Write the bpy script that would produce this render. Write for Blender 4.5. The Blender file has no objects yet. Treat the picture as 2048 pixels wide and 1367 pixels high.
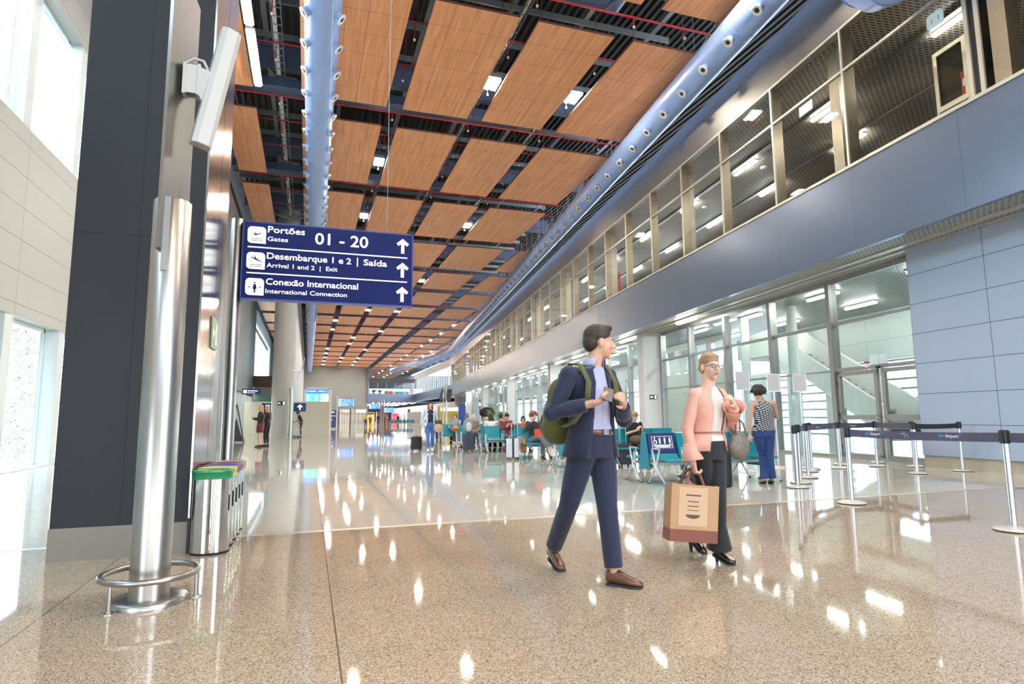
import bpy, bmesh, math, random
from mathutils import Vector, Matrix
random.seed(7)
S = bpy.context.scene
COL = S.collection
R = math.radians
BR = R(7.1557)                       # the glazed side wall runs 7.2 degrees off the hall's axis

# ------------------------------------------------------------------ camera, world, exposure
CAM_H = 1.16
cam_d = bpy.data.cameras.new('camera'); cam = bpy.data.objects.new('camera', cam_d); COL.objects.link(cam)
cam_d.sensor_fit = 'HORIZONTAL'; cam_d.sensor_width = 36.0; cam_d.lens = 1218.23 / 2048 * 36.0
cam_d.clip_start = 0.05; cam_d.clip_end = 900
def cam_matrix(yaw, pit, rol):
    f = Vector((math.sin(yaw)*math.cos(pit), math.cos(yaw)*math.cos(pit), math.sin(pit)))
    r = Vector((math.cos(yaw), -math.sin(yaw), 0)); d = f.cross(r)
    c, s = math.cos(rol), math.sin(rol)
    rr = c*r + s*d; dd = -s*r + c*d
    m = Matrix((rr, -dd, -f)).transposed().to_4x4()
    m.translation = Vector((0, 0, CAM_H))
    return m
cam.matrix_world = cam_matrix(R(18.4446), R(7.0141), R(0.4524))
S.camera = cam
vs = S.view_settings
vs.view_transform = 'Standard'; vs.look = 'None'; vs.exposure = 1.85; vs.gamma = 1.0
try: vs.use_curve_mapping = False
except Exception: pass
cy = S.cycles
cy.use_denoising = True; cy.use_adaptive_sampling = True; cy.adaptive_threshold = 0.03
cy.max_bounces = 7; cy.diffuse_bounces = 4; cy.glossy_bounces = 3; cy.transmission_bounces = 4; cy.transparent_max_bounces = 16
cy.caustics_reflective = False; cy.caustics_refractive = False; cy.sample_clamp_indirect = 6.0
cy.use_light_tree = True

W = bpy.data.worlds.new('World'); S.world = W; W.use_nodes = True
wn = W.node_tree.nodes; wl = W.node_tree.links; wn.clear()
wo = wn.new('ShaderNodeOutputWorld'); wb = wn.new('ShaderNodeBackground')
tc = wn.new('ShaderNodeTexCoord'); sx = wn.new('ShaderNodeSeparateXYZ'); ramp = wn.new('ShaderNodeValToRGB')
wl.new(tc.outputs['Generated'], sx.inputs[0]); wl.new(sx.outputs['Z'], ramp.inputs[0]); wl.new(ramp.outputs[0], wb.inputs[0]); wl.new(wb.outputs[0], wo.inputs[0])
ce = ramp.color_ramp.elements
ce[0].position = 0.0; ce[0].color = (0.56, 0.62, 0.70, 1); ce[1].position = 0.6; ce[1].color = (0.66, 0.82, 1.0, 1)
e = ce.new(0.06); e.color = (0.86, 0.94, 1.0, 1)
wb.inputs[1].default_value = 3.4          # bright overcast daylight

# ------------------------------------------------------------------ materials
def new_mat(name):
    m = bpy.data.materials.new(name); m.use_nodes = True
    return m, m.node_tree.nodes, m.node_tree.links, m.node_tree.nodes['Principled BSDF']
def pbr(name, col, rough=0.5, metal=0.0, spec=0.5, coat=0.0, emis=None, es=0.0, noise=0.0, nscale=6.0, bump=0.0, bscale=60.0, sheen=0.0):
    m, n, l, b = new_mat(name)
    b.inputs['Base Color'].default_value = (*col, 1); b.inputs['Roughness'].default_value = rough
    b.inputs['Metallic'].default_value = metal; b.inputs['Specular IOR Level'].default_value = spec
    if coat: b.inputs['Coat Weight'].default_value = coat; b.inputs['Coat Roughness'].default_value = 0.05
    if sheen: b.inputs['Sheen Weight'].default_value = sheen
    if emis: b.inputs['Emission Color'].default_value = (*emis, 1); b.inputs['Emission Strength'].default_value = es
    tcn = n.new('ShaderNodeTexCoord')
    if noise:
        t = n.new('ShaderNodeTexNoise'); t.inputs['Scale'].default_value = nscale; t.inputs['Detail'].default_value = 4
        l.new(tcn.outputs['Object'], t.inputs['Vector'])
        mx = n.new('ShaderNodeMix'); mx.data_type = 'RGBA'
        mx.inputs['A'].default_value = (*[c*(1-noise) for c in col], 1); mx.inputs['B'].default_value = (*[min(1, c*(1+noise)) for c in col], 1)
        l.new(t.outputs['Fac'], mx.inputs['Factor']); l.new(mx.outputs['Result'], b.inputs['Base Color'])
    if bump:
        t2 = n.new('ShaderNodeTexNoise'); t2.inputs['Scale'].default_value = bscale; t2.inputs['Detail'].default_value = 3
        l.new(tcn.outputs['Object'], t2.inputs['Vector'])
        bp = n.new('ShaderNodeBump'); bp.inputs['Strength'].default_value = bump; bp.inputs['Distance'].default_value = 0.01
        l.new(t2.outputs['Fac'], bp.inputs['Height']); l.new(bp.outputs[0], b.inputs['Normal'])
    return m
def emit(name, col, s):
    m = bpy.data.materials.new(name); m.use_nodes = True; n = m.node_tree.nodes; n.clear()
    o = n.new('ShaderNodeOutputMaterial'); e = n.new('ShaderNodeEmission'); e.inputs[0].default_value = (*col, 1); e.inputs[1].default_value = s
    m.node_tree.links.new(e.outputs[0], o.inputs[0]); return m
def glass(name, tint=(0.86, 0.93, 0.93), refl=0.9):
    m = bpy.data.materials.new(name); m.use_nodes = True; n = m.node_tree.nodes; l = m.node_tree.links; n.clear()
    o = n.new('ShaderNodeOutputMaterial'); mx = n.new('ShaderNodeMixShader'); t = n.new('ShaderNodeBsdfTransparent'); g = n.new('ShaderNodeBsdfGlossy')
    f = n.new('ShaderNodeFresnel'); f.inputs['IOR'].default_value = 1.5
    ml = n.new('ShaderNodeMath'); ml.operation = 'MULTIPLY'; ml.inputs[1].default_value = refl
    t.inputs[0].default_value = (*tint, 1); g.inputs['Roughness'].default_value = 0.02; g.inputs['Color'].default_value = (0.9, 0.95, 0.95, 1)
    ge = n.new('ShaderNodeNewGeometry'); iv = n.new('ShaderNodeMath'); iv.operation = 'SUBTRACT'; iv.inputs[0].default_value = 1.0; l.new(ge.outputs['Backfacing'], iv.inputs[1])
    m2 = n.new('ShaderNodeMath'); m2.operation = 'MULTIPLY'; l.new(iv.outputs[0], m2.inputs[0]); l.new(ml.outputs[0], m2.inputs[1])
    l.new(f.outputs[0], ml.inputs[0]); l.new(m2.outputs[0], mx.inputs[0]); l.new(t.outputs[0], mx.inputs[1]); l.new(g.outputs[0], mx.inputs[2]); l.new(mx.outputs[0], o.inputs[0])
    return m
def math_node(n, l, op, a, b=None, c=None):
    x = n.new('ShaderNodeMath'); x.operation = op
    for i, v in enumerate((a, b, c)):
        if v is None: continue
        if isinstance(v, (int, float)): x.inputs[i].default_value = v
        else: l.new(v, x.inputs[i])
    return x.outputs[0]
def line_mask(n, l, coord, period, width, offset=0.0):
    """1 on a thin joint line repeated every period along coord"""
    a = math_node(n, l, 'ADD', coord, -offset + period*0.5 + period*400)
    a = math_node(n, l, 'MODULO', a, period)
    a = math_node(n, l, 'SUBTRACT', a, period*0.5)
    a = math_node(n, l, 'ABSOLUTE', a)
    return math_node(n, l, 'LESS_THAN', a, width*0.5)
def mixc(n, l, fac, A, B):
    x = n.new('ShaderNodeMix'); x.data_type = 'RGBA'
    for nm, v in (('Factor', fac), ('A', A), ('B', B)):
        if isinstance(v, (int, float)): x.inputs[nm].default_value = v
        elif isinstance(v, tuple): x.inputs[nm].default_value = (*v, 1)
        else: l.new(v, x.inputs[nm])
    return x.outputs['Result']

def granite():
    m, n, l, b = new_mat('polished_granite')
    tcn = n.new('ShaderNodeTexCoord'); s = n.new('ShaderNodeSeparateXYZ'); l.new(tcn.outputs['Object'], s.inputs[0])
    v1 = n.new('ShaderNodeTexVoronoi'); v1.inputs['Scale'].default_value = 170; l.new(tcn.outputs['Object'], v1.inputs['Vector'])
    sp = n.new('ShaderNodeSeparateColor'); l.new(v1.outputs['Color'], sp.inputs[0])
    r1 = n.new('ShaderNodeValToRGB'); r1.color_ramp.interpolation = 'CONSTANT'
    el = r1.color_ramp.elements; el[0].position = 0; el[0].color = (0.17, 0.13, 0.10, 1); el[1].position = 0.12; el[1].color = (0.34, 0.27, 0.20, 1)
    for p, c in ((0.32, (0.43, 0.335, 0.245, 1)), (0.62, (0.52, 0.42, 0.315, 1)), (0.86, (0.60, 0.52, 0.42, 1))):
        q = el.new(p); q.color = c
    l.new(sp.outputs[0], r1.inputs[0])
    t = n.new('ShaderNodeTexNoise'); t.inputs['Scale'].default_value = 1.2; t.inputs['Detail'].default_value = 5; l.new(tcn.outputs['Object'], t.inputs['Vector'])
    c = mixc(n, l, t.outputs['Fac'], (0.90, 0.86, 0.82), (1.08, 1.05, 1.0))
    mu = n.new('ShaderNodeMix'); mu.data_type = 'RGBA'; mu.blend_type = 'MULTIPLY'; mu.inputs['Factor'].default_value = 1.0
    l.new(r1.outputs[0], mu.inputs['A']); l.new(c, mu.inputs['B'])
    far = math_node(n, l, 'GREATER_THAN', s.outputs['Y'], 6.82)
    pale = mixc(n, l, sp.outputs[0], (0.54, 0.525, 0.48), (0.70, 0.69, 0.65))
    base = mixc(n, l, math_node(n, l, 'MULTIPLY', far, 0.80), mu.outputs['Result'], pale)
    jx = line_mask(n, l, s.outputs['X'], 0.92, 0.004, 0.18); jy = line_mask(n, l, s.outputs['Y'], 0.92, 0.004, 6.06)
    bx = line_mask(n, l, s.outputs['X'], 5.66, 0.009, 0.18); b2 = line_mask(n, l, s.outputs['X'], 40.0, 0.009, -1.475)
    thin = math_node(n, l, 'MAXIMUM', jx, jy); thin = math_node(n, l, 'MULTIPLY', thin, 0.45)
    bold = math_node(n, l, 'MAXIMUM', bx, b2); allj = math_node(n, l, 'MAXIMUM', thin, math_node(n, l, 'MULTIPLY', bold, 0.85))
    col = mixc(n, l, allj, base, (0.09, 0.075, 0.06))
    l.new(col, b.inputs['Base Color'])
    b.inputs['Roughness'].default_value = 0.04; b.inputs['Specular IOR Level'].default_value = 0.62
    t3 = n.new('ShaderNodeTexNoise'); t3.inputs['Scale'].default_value = 2.3; l.new(tcn.outputs['Object'], t3.inputs['Vector'])
    bp = n.new('ShaderNodeBump'); bp.inputs['Strength'].default_value = 0.008; bp.inputs['Distance'].default_value = 0.02
    l.new(t3.outputs['Fac'], bp.inputs['Height']); l.new(bp.outputs[0], b.inputs['Normal'])
    return m
def wood():
    m, n, l, b = new_mat('wood_veneer')
    tcn = n.new('ShaderNodeTexCoord'); mp = n.new('ShaderNodeMapping'); mp.inputs['Scale'].default_value = (9, 0.5, 1)
    s = n.new('ShaderNodeSeparateXYZ'); l.new(tcn.outputs['Object'], s.inputs[0]); l.new(tcn.outputs['Object'], mp.inputs[0])
    info = n.new('ShaderNodeObjectInfo')
    ad = n.new('ShaderNodeVectorMath'); ad.operation = 'ADD'; l.new(mp.outputs[0], ad.inputs[0])
    cmb = n.new('ShaderNodeCombineXYZ'); l.new(math_node(n, l, 'MULTIPLY', info.outputs['Random'], 50), cmb.inputs[0]); l.new(cmb.outputs[0], ad.inputs[1])
    t = n.new('ShaderNodeTexNoise'); t.inputs['Scale'].default_value = 1.0; t.inputs['Detail'].default_value = 6; t.inputs['Distortion'].default_value = 0.6; l.new(ad.outputs[0], t.inputs['Vector'])
    r1 = n.new('ShaderNodeValToRGB'); el = r1.color_ramp.elements
    el[0].position = 0.30; el[0].color = (0.72, 0.285, 0.115, 1); el[1].position = 0.70; el[1].color = (0.92, 0.45, 0.215, 1)
    l.new(t.outputs['Fac'], r1.inputs[0])
    jx = line_mask(n, l, s.outputs['X'], 0.648, 0.014, 0.0); jy = line_mask(n, l, s.outputs['Y'], 1.1, 0.014, 0.0)
    col = mixc(n, l, math_node(n, l, 'MULTIPLY', math_node(n, l, 'MAXIMUM', jx, jy), 0.75), r1.outputs[0], (0.14, 0.05, 0.02))
    l.new(col, b.inputs['Base Color']); b.inputs['Roughness'].default_value = 0.42
    return m
def steel(name, col=(0.40, 0.375, 0.345), rough=0.30, stretch=(60, 60, 0.6)):
    m, n, l, b = new_mat(name)
    b.inputs['Base Color'].default_value = (*col, 1); b.inputs['Metallic'].default_value = 1.0
    tcn = n.new('ShaderNodeTexCoord'); mp = n.new('ShaderNodeMapping'); mp.inputs['Scale'].default_value = stretch; l.new(tcn.outputs['Object'], mp.inputs[0])
    t = n.new('ShaderNodeTexNoise'); t.inputs['Scale'].default_value = 1.0; t.inputs['Detail'].default_value = 3; l.new(mp.outputs[0], t.inputs['Vector'])
    mr = n.new('ShaderNodeMapRange'); mr.inputs['To Min'].default_value = rough*0.8; mr.inputs['To Max'].default_value = rough*1.25
    l.new(t.outputs['Fac'], mr.inputs[0]); l.new(mr.outputs[0], b.inputs['Roughness'])
    return m
def grid_panels(name, col, px, pz, ox, oz, jw=0.012, rough=0.4, metal=0.0, joint=(0.08, 0.08, 0.08), axis='Y', jstr=1.0, spec=0.5):
    """cladding with open joints: vertical joints every px along the wall, horizontal joints every pz in height"""
    m, n, l, b = new_mat(name)
    tcn = n.new('ShaderNodeTexCoord'); s = n.new('ShaderNodeSeparateXYZ'); l.new(tcn.outputs['Object'], s.inputs[0])
    a = line_mask(n, l, s.outputs[axis], px, jw, ox) ; c = line_mask(n, l, s.outputs['Z'], pz, jw, oz)
    col2 = mixc(n, l, math_node(n, l, 'MULTIPLY', math_node(n, l, 'MAXIMUM', a, c), jstr), col, joint)
    l.new(col2, b.inputs['Base Color']); b.inputs['Roughness'].default_value = rough; b.inputs['Metallic'].default_value = metal; b.inputs['Specular IOR Level'].default_value = spec
    t = n.new('ShaderNodeTexNoise'); t.inputs['Scale'].default_value = 0.35; l.new(tcn.outputs['Object'], t.inputs['Vector'])
    bp = n.new('ShaderNodeBump'); bp.inputs['Strength'].default_value = 0.15; bp.inputs['Distance'].default_value = 0.05
    l.new(t.outputs['Fac'], bp.inputs['Height']); l.new(bp.outputs[0], b.inputs['Normal'])
    return m
def mesh_ceiling(name, col=(0.42, 0.42, 0.40), dark=(0.02, 0.02, 0.02), p1=0.14, p2=0.06, ms=0.018):
    """expanded metal lath: dark openings in staggered rows between bright strands"""
    m, n, l, b = new_mat(name)
    tcn = n.new('ShaderNodeTexCoord'); br = n.new('ShaderNodeTexBrick')
    l.new(tcn.outputs['Object'], br.inputs['Vector'])
    br.inputs['Scale'].default_value = 1.0; br.inputs['Brick Width'].default_value = p1; br.inputs['Row Height'].default_value = p2
    br.inputs['Mortar Size'].default_value = ms; br.inputs['Mortar Smooth'].default_value = 0.2
    br.inputs['Color1'].default_value = (*dark, 1); br.inputs['Color2'].default_value = (*[d*2 for d in dark], 1); br.inputs['Mortar'].default_value = (*col, 1)
    l.new(br.outputs['Color'], b.inputs['Base Color']); b.inputs['Roughness'].default_value = 0.5
    return m
M = {}
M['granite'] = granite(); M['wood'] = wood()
M['wood_edge'] = pbr('wood_edge', (0.16, 0.05, 0.025), 0.6)
M['steel'] = steel('brushed_steel'); M['steel_dark'] = pbr('brushed_steel_band', (0.20, 0.18, 0.15), 0.45, 0.4, noise=0.06, nscale=3)
M['chrome'] = pbr('polished_steel', (0.62, 0.61, 0.59), 0.09, 1.0)
M['alu'] = pbr('satin_aluminium', (0.60, 0.61, 0.64), 0.28, 1.0)
M['alu_grey'] = pbr('grey_aluminium_frame', (0.36, 0.36, 0.36), 0.38, 0.6)
M['bronze'] = pbr('champagne_frame', (0.42, 0.37, 0.29), 0.35, 0.75)
M['frame_light'] = pbr('light_frame', (0.55, 0.53, 0.47), 0.35, 0.5)
M['column'] = grid_panels('dark_panel', (0.016, 0.017, 0.021), 5.0, 5.0, -0.005, 2.81, 0.010, 0.5, 0.0, (0.006, 0.006, 0.007), axis='X', spec=0.35)
M['duct'] = pbr('blue_duct_paint', (0.34, 0.49, 0.86), 0.35, 0.1, noise=0.05, nscale=1.5)
M['white'] = pbr('white_paint', (0.78, 0.78, 0.76), 0.4)
M['black'] = pbr('black_plastic', (0.015, 0.015, 0.017), 0.35)
M['rubber'] = pbr('dark_rubber', (0.03, 0.03, 0.03), 0.6)
M['deck'] = pbr('dark_roof_deck', (0.07, 0.07, 0.065), 0.8, noise=0.3, nscale=3)
M['beam'] = pbr('blue_grey_beam', (0.10, 0.14, 0.22), 0.5)
M['galv'] = pbr('galvanised_steel', (0.38, 0.41, 0.42), 0.45, 0.6, noise=0.15, nscale=5)
M['redpipe'] = pbr('red_pipe_paint', (0.45, 0.02, 0.03), 0.4)
M['left_wall'] = grid_panels('beige_cladding', (0.50, 0.50, 0.47), 4.3, 0.738, 16.5, 3.82, 0.014, 0.5, 0.0, (0.18, 0.17, 0.15))
M['far_left'] = grid_panels('grey_cladding', (0.40, 0.41, 0.43), 2.4, 0.74, 0.0, 3.82, 0.02, 0.45, 0.0, (0.25, 0.25, 0.26), jstr=0.8)
M['white_frame'] = pbr('white_window_frame', (0.74, 0.80, 0.80), 0.4)
M['right_wall'] = grid_panels('blue_grey_cladding', (0.36, 0.435, 0.57), 1.845, 0.6755, 9.855, 0.2485, 0.011, 0.38, 0.1, (0.03, 0.035, 0.05))
M['fascia'] = grid_panels('metallic_fascia', (0.155, 0.205, 0.295), 2.735, 50, 11.80, 25, 0.012, 0.27, 0.55, (0.10, 0.12, 0.15))
M['fascia_top'] = grid_panels('taupe_fascia', (0.17, 0.165, 0.16), 2.735, 50, 11.80, 25, 0.010, 0.33, 0.6, (0.14, 0.12, 0.10))
M['soffit'] = mesh_ceiling('expanded_metal_soffit', (0.40, 0.40, 0.39))
M['mesh_up'] = mesh_ceiling('expanded_metal_ceiling', (0.62, 0.58, 0.50), (0.03, 0.03, 0.03), 0.20, 0.085, 0.024)
M['glass'] = glass('clear_glass'); M['glass_up'] = glass('bronze_reflecting_glass', (0.88, 0.88, 0.85), 0.7)
M['skirt'] = pbr('granite_skirting', (0.42, 0.37, 0.29), 0.2, noise=0.25, nscale=3)
M['pillar'] = pbr('grey_column_paint', (0.58, 0.58, 0.60), 0.5)
M['lamp'] = emit('lamp_tube', (1.0, 0.87, 0.70), 120.0)
M['lamp_cool'] = emit('linear_lamp', (1.0, 0.96, 0.88), 26.0)
M['dark'] = pbr('dark_interior', (0.05, 0.05, 0.055), 0.6)
M['bluesign'] = pbr('blue_sign_face', (0.005, 0.011, 0.085), 0.16, spec=0.35, emis=(0.012, 0.03, 0.22), es=0.04)
M['letter'] = pbr('white_lettering', (0.9, 0.9, 0.9), 0.4, emis=(1, 1, 1), es=0.35)
M['beige'] = grid_panels('beige_hoarding', (0.56, 0.53, 0.46), 1.22, 20, 0.0, 10, 0.012, 0.5, 0.0, (0.35, 0.33, 0.28), axis='X')
M['brown'] = pbr('brown_panel', (0.085, 0.045, 0.038), 0.5)
M['concrete'] = pbr('pale_pavement', (0.62, 0.62, 0.60), 0.8, noise=0.1)
M['endwall'] = grid_panels('end_wall_cladding', (0.26, 0.265, 0.26), 6.0, 0.74, 0.0, 3.82, 0.03, 0.4, 0.15, (0.26, 0.26, 0.26), axis='X', jstr=0.6)

# ------------------------------------------------------------------ mesh helpers
class MB:
    def __init__(s): s.v = []; s.f = []; s.m = []; s.sm = []
    def add(s, vs_, fs_, mat=0, smooth=False):
        o = len(s.v); s.v += [tuple(p) for p in vs_]
        for f in fs_: s.f.append(tuple(i+o for i in f)); s.m.append(mat); s.sm.append(smooth)
        return s
    def box(s, x0, x1, y0, y1, z0, z1, mat=0):
        return s.add([(x0,y0,z0),(x1,y0,z0),(x1,y1,z0),(x0,y1,z0),(x0,y0,z1),(x1,y0,z1),(x1,y1,z1),(x0,y1,z1)],
            [(0,3,2,1),(4,5,6,7),(0,1,5,4),(1,2,6,5),(2,3,7,6),(3,0,4,7)], mat)
    def rbox(s, x0, x1, y0, y1, z0, z1, r=0.02, n=4, mat=0):
        """box with rounded vertical edges"""
        pts = []
        for cx_, cy_, a0 in ((x1-r, y1-r, 0), (x0+r, y1-r, 90), (x0+r, y0+r, 180), (x1-r, y0+r, 270)):
            for i in range(n+1):
                a = R(a0 + 90*i/n); pts.append((cx_+r*math.cos(a), cy_+r*math.sin(a)))
        return s.prism(pts, z0, z1, mat)
    def prism(s, pts, z0, z1, mat=0):
        k = len(pts)
        return s.add([(x,y,z0) for x,y in pts]+[(x,y,z1) for x,y in pts],
            [tuple(reversed(range(k))), tuple(range(k, 2*k))]+[(i,(i+1)%k,(i+1)%k+k,i+k) for i in range(k)], mat)
    def prism_axis(s, pts, a0, a1, axis, mat=0):
        """profile extruded along X ('X': pts are (y,z)) or along Y ('Y': pts are (x,z))"""
        k = len(pts)
        g = (lambda p, a: (a, p[0], p[1])) if axis == 'X' else (lambda p, a: (p[0], a, p[1]))
        return s.add([g(p, a0) for p in pts]+[g(p, a1) for p in pts],
            [tuple(reversed(range(k))), tuple(range(k, 2*k))]+[(i,(i+1)%k,(i+1)%k+k,i+k) for i in range(k)], mat)
    def cyl(s, p0, p1, r0, r1=None, n=16, mat=0, caps=True):
        return s.tube([p0, p1], [r0, r0 if r1 is None else r1], n, mat, caps)
    def tube(s, pts, r, n=10, mat=0, caps=True, closed=False, flat=1.0, up=None):
        pts = [Vector(p) for p in pts]; k = len(pts)
        rs = r if isinstance(r, (list, tuple)) else [r]*k
        t0 = (pts[1]-pts[0]).normalized()
        ref = Vector(up) if up else (Vector((0,0,1)) if abs(t0.z) < 0.9 else Vector((0,1,0)))
        u = ref.cross(t0).normalized(); rings = []
        for i, p in enumerate(pts):
            if closed: t = (pts[(i+1)%k]-pts[i-1]).normalized()
            elif i == 0: t = t0
            elif i == k-1: t = (pts[-1]-pts[-2]).normalized()
            else: t = ((pts[i+1]-p).normalized()+(p-pts[i-1]).normalized()).normalized()
            u = (u - t*u.dot(t)).normalized(); w_ = t.cross(u)
            rings.append([p + (u*math.cos(2*math.pi*j/n) + w_*math.sin(2*math.pi*j/n)*flat)*rs[i] for j in range(n)])
        fs = []; m = k if closed else k-1
        for i in range(m):
            a = i*n; b = ((i+1)%k)*n
            fs += [(a+j, a+(j+1)%n, b+(j+1)%n, b+j) for j in range(n)]
        s.add([q for g in rings for q in g], fs, mat, n > 6)
        if caps and not closed:
            s.add(rings[0], [tuple(reversed(range(n)))], mat); s.add(rings[-1], [tuple(range(n))], mat)
        return s
    def lathe(s, prof, n=24, mat=0, c=(0,0,0), sx=1.0, sy=1.0):
        """prof: (r, z) from bottom to top"""
        k = len(prof); vs_ = [(c[0]+sx*r*math.cos(2*math.pi*j/n), c[1]+sy*r*math.sin(2*math.pi*j/n), c[2]+z) for r, z in prof for j in range(n)]
        fs = [(i*n+j, i*n+(j+1)%n, (i+1)*n+(j+1)%n, (i+1)*n+j) for i in range(k-1) for j in range(n)]
        s.add(vs_, fs, mat, True)
        s.add(vs_[:n], [tuple(reversed(range(n)))], mat); s.add(vs_[-n:], [tuple(range(n))], mat)
        return s
    def ell(s, c, rx, ry, rz, n=12, mat=0, rot=None):
        vs_ = []; fs = []; m = max(4, n//2+1)
        for i in range(1, m):
            a = math.pi*i/m
            for j in range(n):
                b = 2*math.pi*j/n; vs_.append(Vector((rx*math.sin(a)*math.cos(b), ry*math.sin(a)*math.sin(b), rz*math.cos(a))))
        vs_ += [Vector((0,0,rz)), Vector((0,0,-rz))]; T = len(vs_)-2; B_ = T+1
        for i in range(m-2):
            fs += [(i*n+j, (i+1)*n+j, (i+1)*n+(j+1)%n, i*n+(j+1)%n) for j in range(n)]
        fs += [(T, j, (j+1)%n) for j in range(n)] + [(B_, (m-2)*n+(j+1)%n, (m-2)*n+j) for j in range(n)]
        if rot is not None: vs_ = [rot @ v for v in vs_]
        return s.add([v+Vector(c) for v in vs_], fs, mat, True)
    def xf(s, mtx):
        s.v = [tuple(mtx @ Vector(p)) for p in s.v]; return s
    def obj(s, name, mats, parent=None, loc=(0,0,0), rz=0.0, label=None, cat=None, group=None, kind=None, bevel=0.0, solid=0.0):
        me = bpy.data.meshes.new(name); me.from_pydata(s.v, [], s.f)
        if not isinstance(mats, (list, tuple)): mats = [mats]
        for m in mats: me.materials.append(M[m] if isinstance(m, str) else m)
        me.polygons.foreach_set('material_index', s.m); me.polygons.foreach_set('use_smooth', s.sm); me.update()
        o = bpy.data.objects.new(name, me); COL.objects.link(o)
        o.location = loc; o.rotation_euler = (0, 0, rz)
        if parent: o.parent = parent
        tag(o, label, cat, group, kind)
        if bevel:
            b = o.modifiers.new('bevel', 'BEVEL'); b.width = bevel; b.segments = 2; b.limit_method = 'ANGLE'; b.angle_limit = R(40)
        return o
def tag(o, label=None, cat=None, group=None, kind=None):
    if label: o['label'] = label
    if cat: o['category'] = cat
    if group: o['group'] = group
    if kind: o['kind'] = kind
    return o
def empty(name, loc=(0,0,0), rz=0.0, label=None, cat=None, group=None, kind=None):
    o = bpy.data.objects.new(name, None); COL.objects.link(o); o.location = loc; o.rotation_euler = (0, 0, rz); o.empty_display_size = 0.1
    return tag(o, label, cat, group, kind)
def kids(o): return list(o.children)
def copy_tree(o, parent=None, loc=None, rz=None, label=None, group=None):
    c = o.copy(); COL.objects.link(c)
    if parent: c.parent = parent
    if loc is not None: c.location = loc
    if rz is not None: c.rotation_euler = (0, 0, rz)
    if label: c['label'] = label
    if group: c['group'] = group
    for ch in kids(o): copy_tree(ch, c)
    return c
def text(s, name, size, mat, loc, rot, align='LEFT', off=0.0, ext=0.001):
    cu = bpy.data.curves.new(name, 'FONT'); cu.body = s; cu.size = size; cu.align_x = align; cu.offset = off; cu.extrude = ext; cu.resolution_u = 3
    cu.materials.append(M[mat] if isinstance(mat, str) else mat)
    o = bpy.data.objects.new(name, cu); COL.objects.link(o); o.location = loc; o.rotation_euler = rot
    return o
def to_mesh(o, parent, width=None):
    """turn lettering into a real mesh, stretched to a given width"""
    bpy.context.view_layer.update()
    me = bpy.data.meshes.new_from_object(o.evaluated_get(bpy.context.evaluated_depsgraph_get()))
    if width:
        xs = [v.co.x for v in me.vertices]; x0, x1 = min(xs), max(xs)
        for v in me.vertices: v.co.x = (v.co.x-x0)*width/(x1-x0)
    me.name = o.name; q = bpy.data.objects.new('lettering', me); COL.objects.link(q)
    q.location = o.location; q.rotation_euler = o.rotation_euler; q.parent = parent
    cu = o.data; bpy.data.objects.remove(o); bpy.data.curves.remove(cu)
    return q
NB = Vector((math.cos(BR), -math.sin(BR), 0)); VB = Vector((math.sin(BR), math.cos(BR), 0))
def wB(D, s, z=0.0): return NB*D + VB*s + Vector((0, 0, z))
ORD = ['first','second','third','fourth','fifth','sixth','seventh','eighth','ninth','tenth','eleventh','twelfth','thirteenth','fourteenth','fifteenth','sixteenth','seventeenth','eighteenth','nineteenth','twentieth','twenty-first','twenty-second','twenty-third','twenty-fourth','twenty-fifth','twenty-sixth','twenty-seventh','twenty-eighth','twenty-ninth','thirtieth','thirty-first','thirty-second','thirty-third','thirty-fourth','thirty-fifth','thirty-sixth','thirty-seventh','thirty-eighth','thirty-ninth','fortieth','forty-first','forty-second','forty-third','forty-fourth','forty-fifth','forty-sixth','forty-seventh','forty-eighth','forty-ninth','fiftieth']
# ------------------------------------------------------------------ the setting: floor, walls, ceiling
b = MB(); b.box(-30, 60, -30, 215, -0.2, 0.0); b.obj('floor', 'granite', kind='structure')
b = MB(); b.box(-6.3, 12.3, 6.78, 6.86, 0.0005, 0.003); b.obj('trim_1', pbr('brass_expansion_strip', (0.62, 0.50, 0.36), 0.3, 0.3), kind='structure')
b = MB(); b.box(-120, -6.9, -20, 120, -0.30, -0.05); b.obj('ground_outside', 'concrete', kind='structure')

LX = -6.39; FX_ = -4.14
# near side wall with its openings: lower windows z 0..3.55, upper windows z 7.95..11.72
b = MB()
b.box(LX-0.45, LX, -2, 23.5, 3.55, 7.93); b.box(LX-0.45, LX, -2, 23.5, 11.72, 15.6); b.box(LX-0.45, LX, 22.7, 23.5, 0.0, 3.55); b.box(LX-0.45, LX, 22.7, 23.5, 7.93, 11.72)
b.obj('wall_left', 'left_wall', kind='structure')
b = MB(); b.box(LX-0.4, FX_, 23.5, 23.8, 0, 15.6); b.obj('wall_left_return', 'far_left', kind='structure')
def side_window(idx, y0, y1, z0, z1, deep=0.34):
    """one bay: white box mullion in front, thin grey sash behind, glass"""
    f = MB()
    f.box(LX-deep-0.08, LX-0.02, y1-0.40, y1, z0, z1)
    f.box(LX-deep-0.02, LX-deep+0.06, y0, y1-0.40, z1-0.10, z1); f.box(LX-deep-0.02, LX-deep+0.06, y0, y1-0.40, z0, z0+0.07)
    f.box(LX-deep-0.02, LX-deep+0.06, y1-0.62, y1-0.56, z0, z1)
    f.box(LX-deep-0.02, LX-deep+0.06, y0, y0+0.07, z0, z1)
    o = f.obj('window_%d' % idx, 'white_frame', kind='structure')
    g = MB(); g.box(LX-deep+0.01, LX-deep+0.02, y0+0.07, y1-0.4, z0+0.07, z1-0.1); g.obj('pane', 'glass', parent=o)
    return o
wi = 1
yb = [-1.6, 1.4, 4.4, 7.4, 10.4, 13.4, 16.5, 19.6, 22.7]
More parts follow.
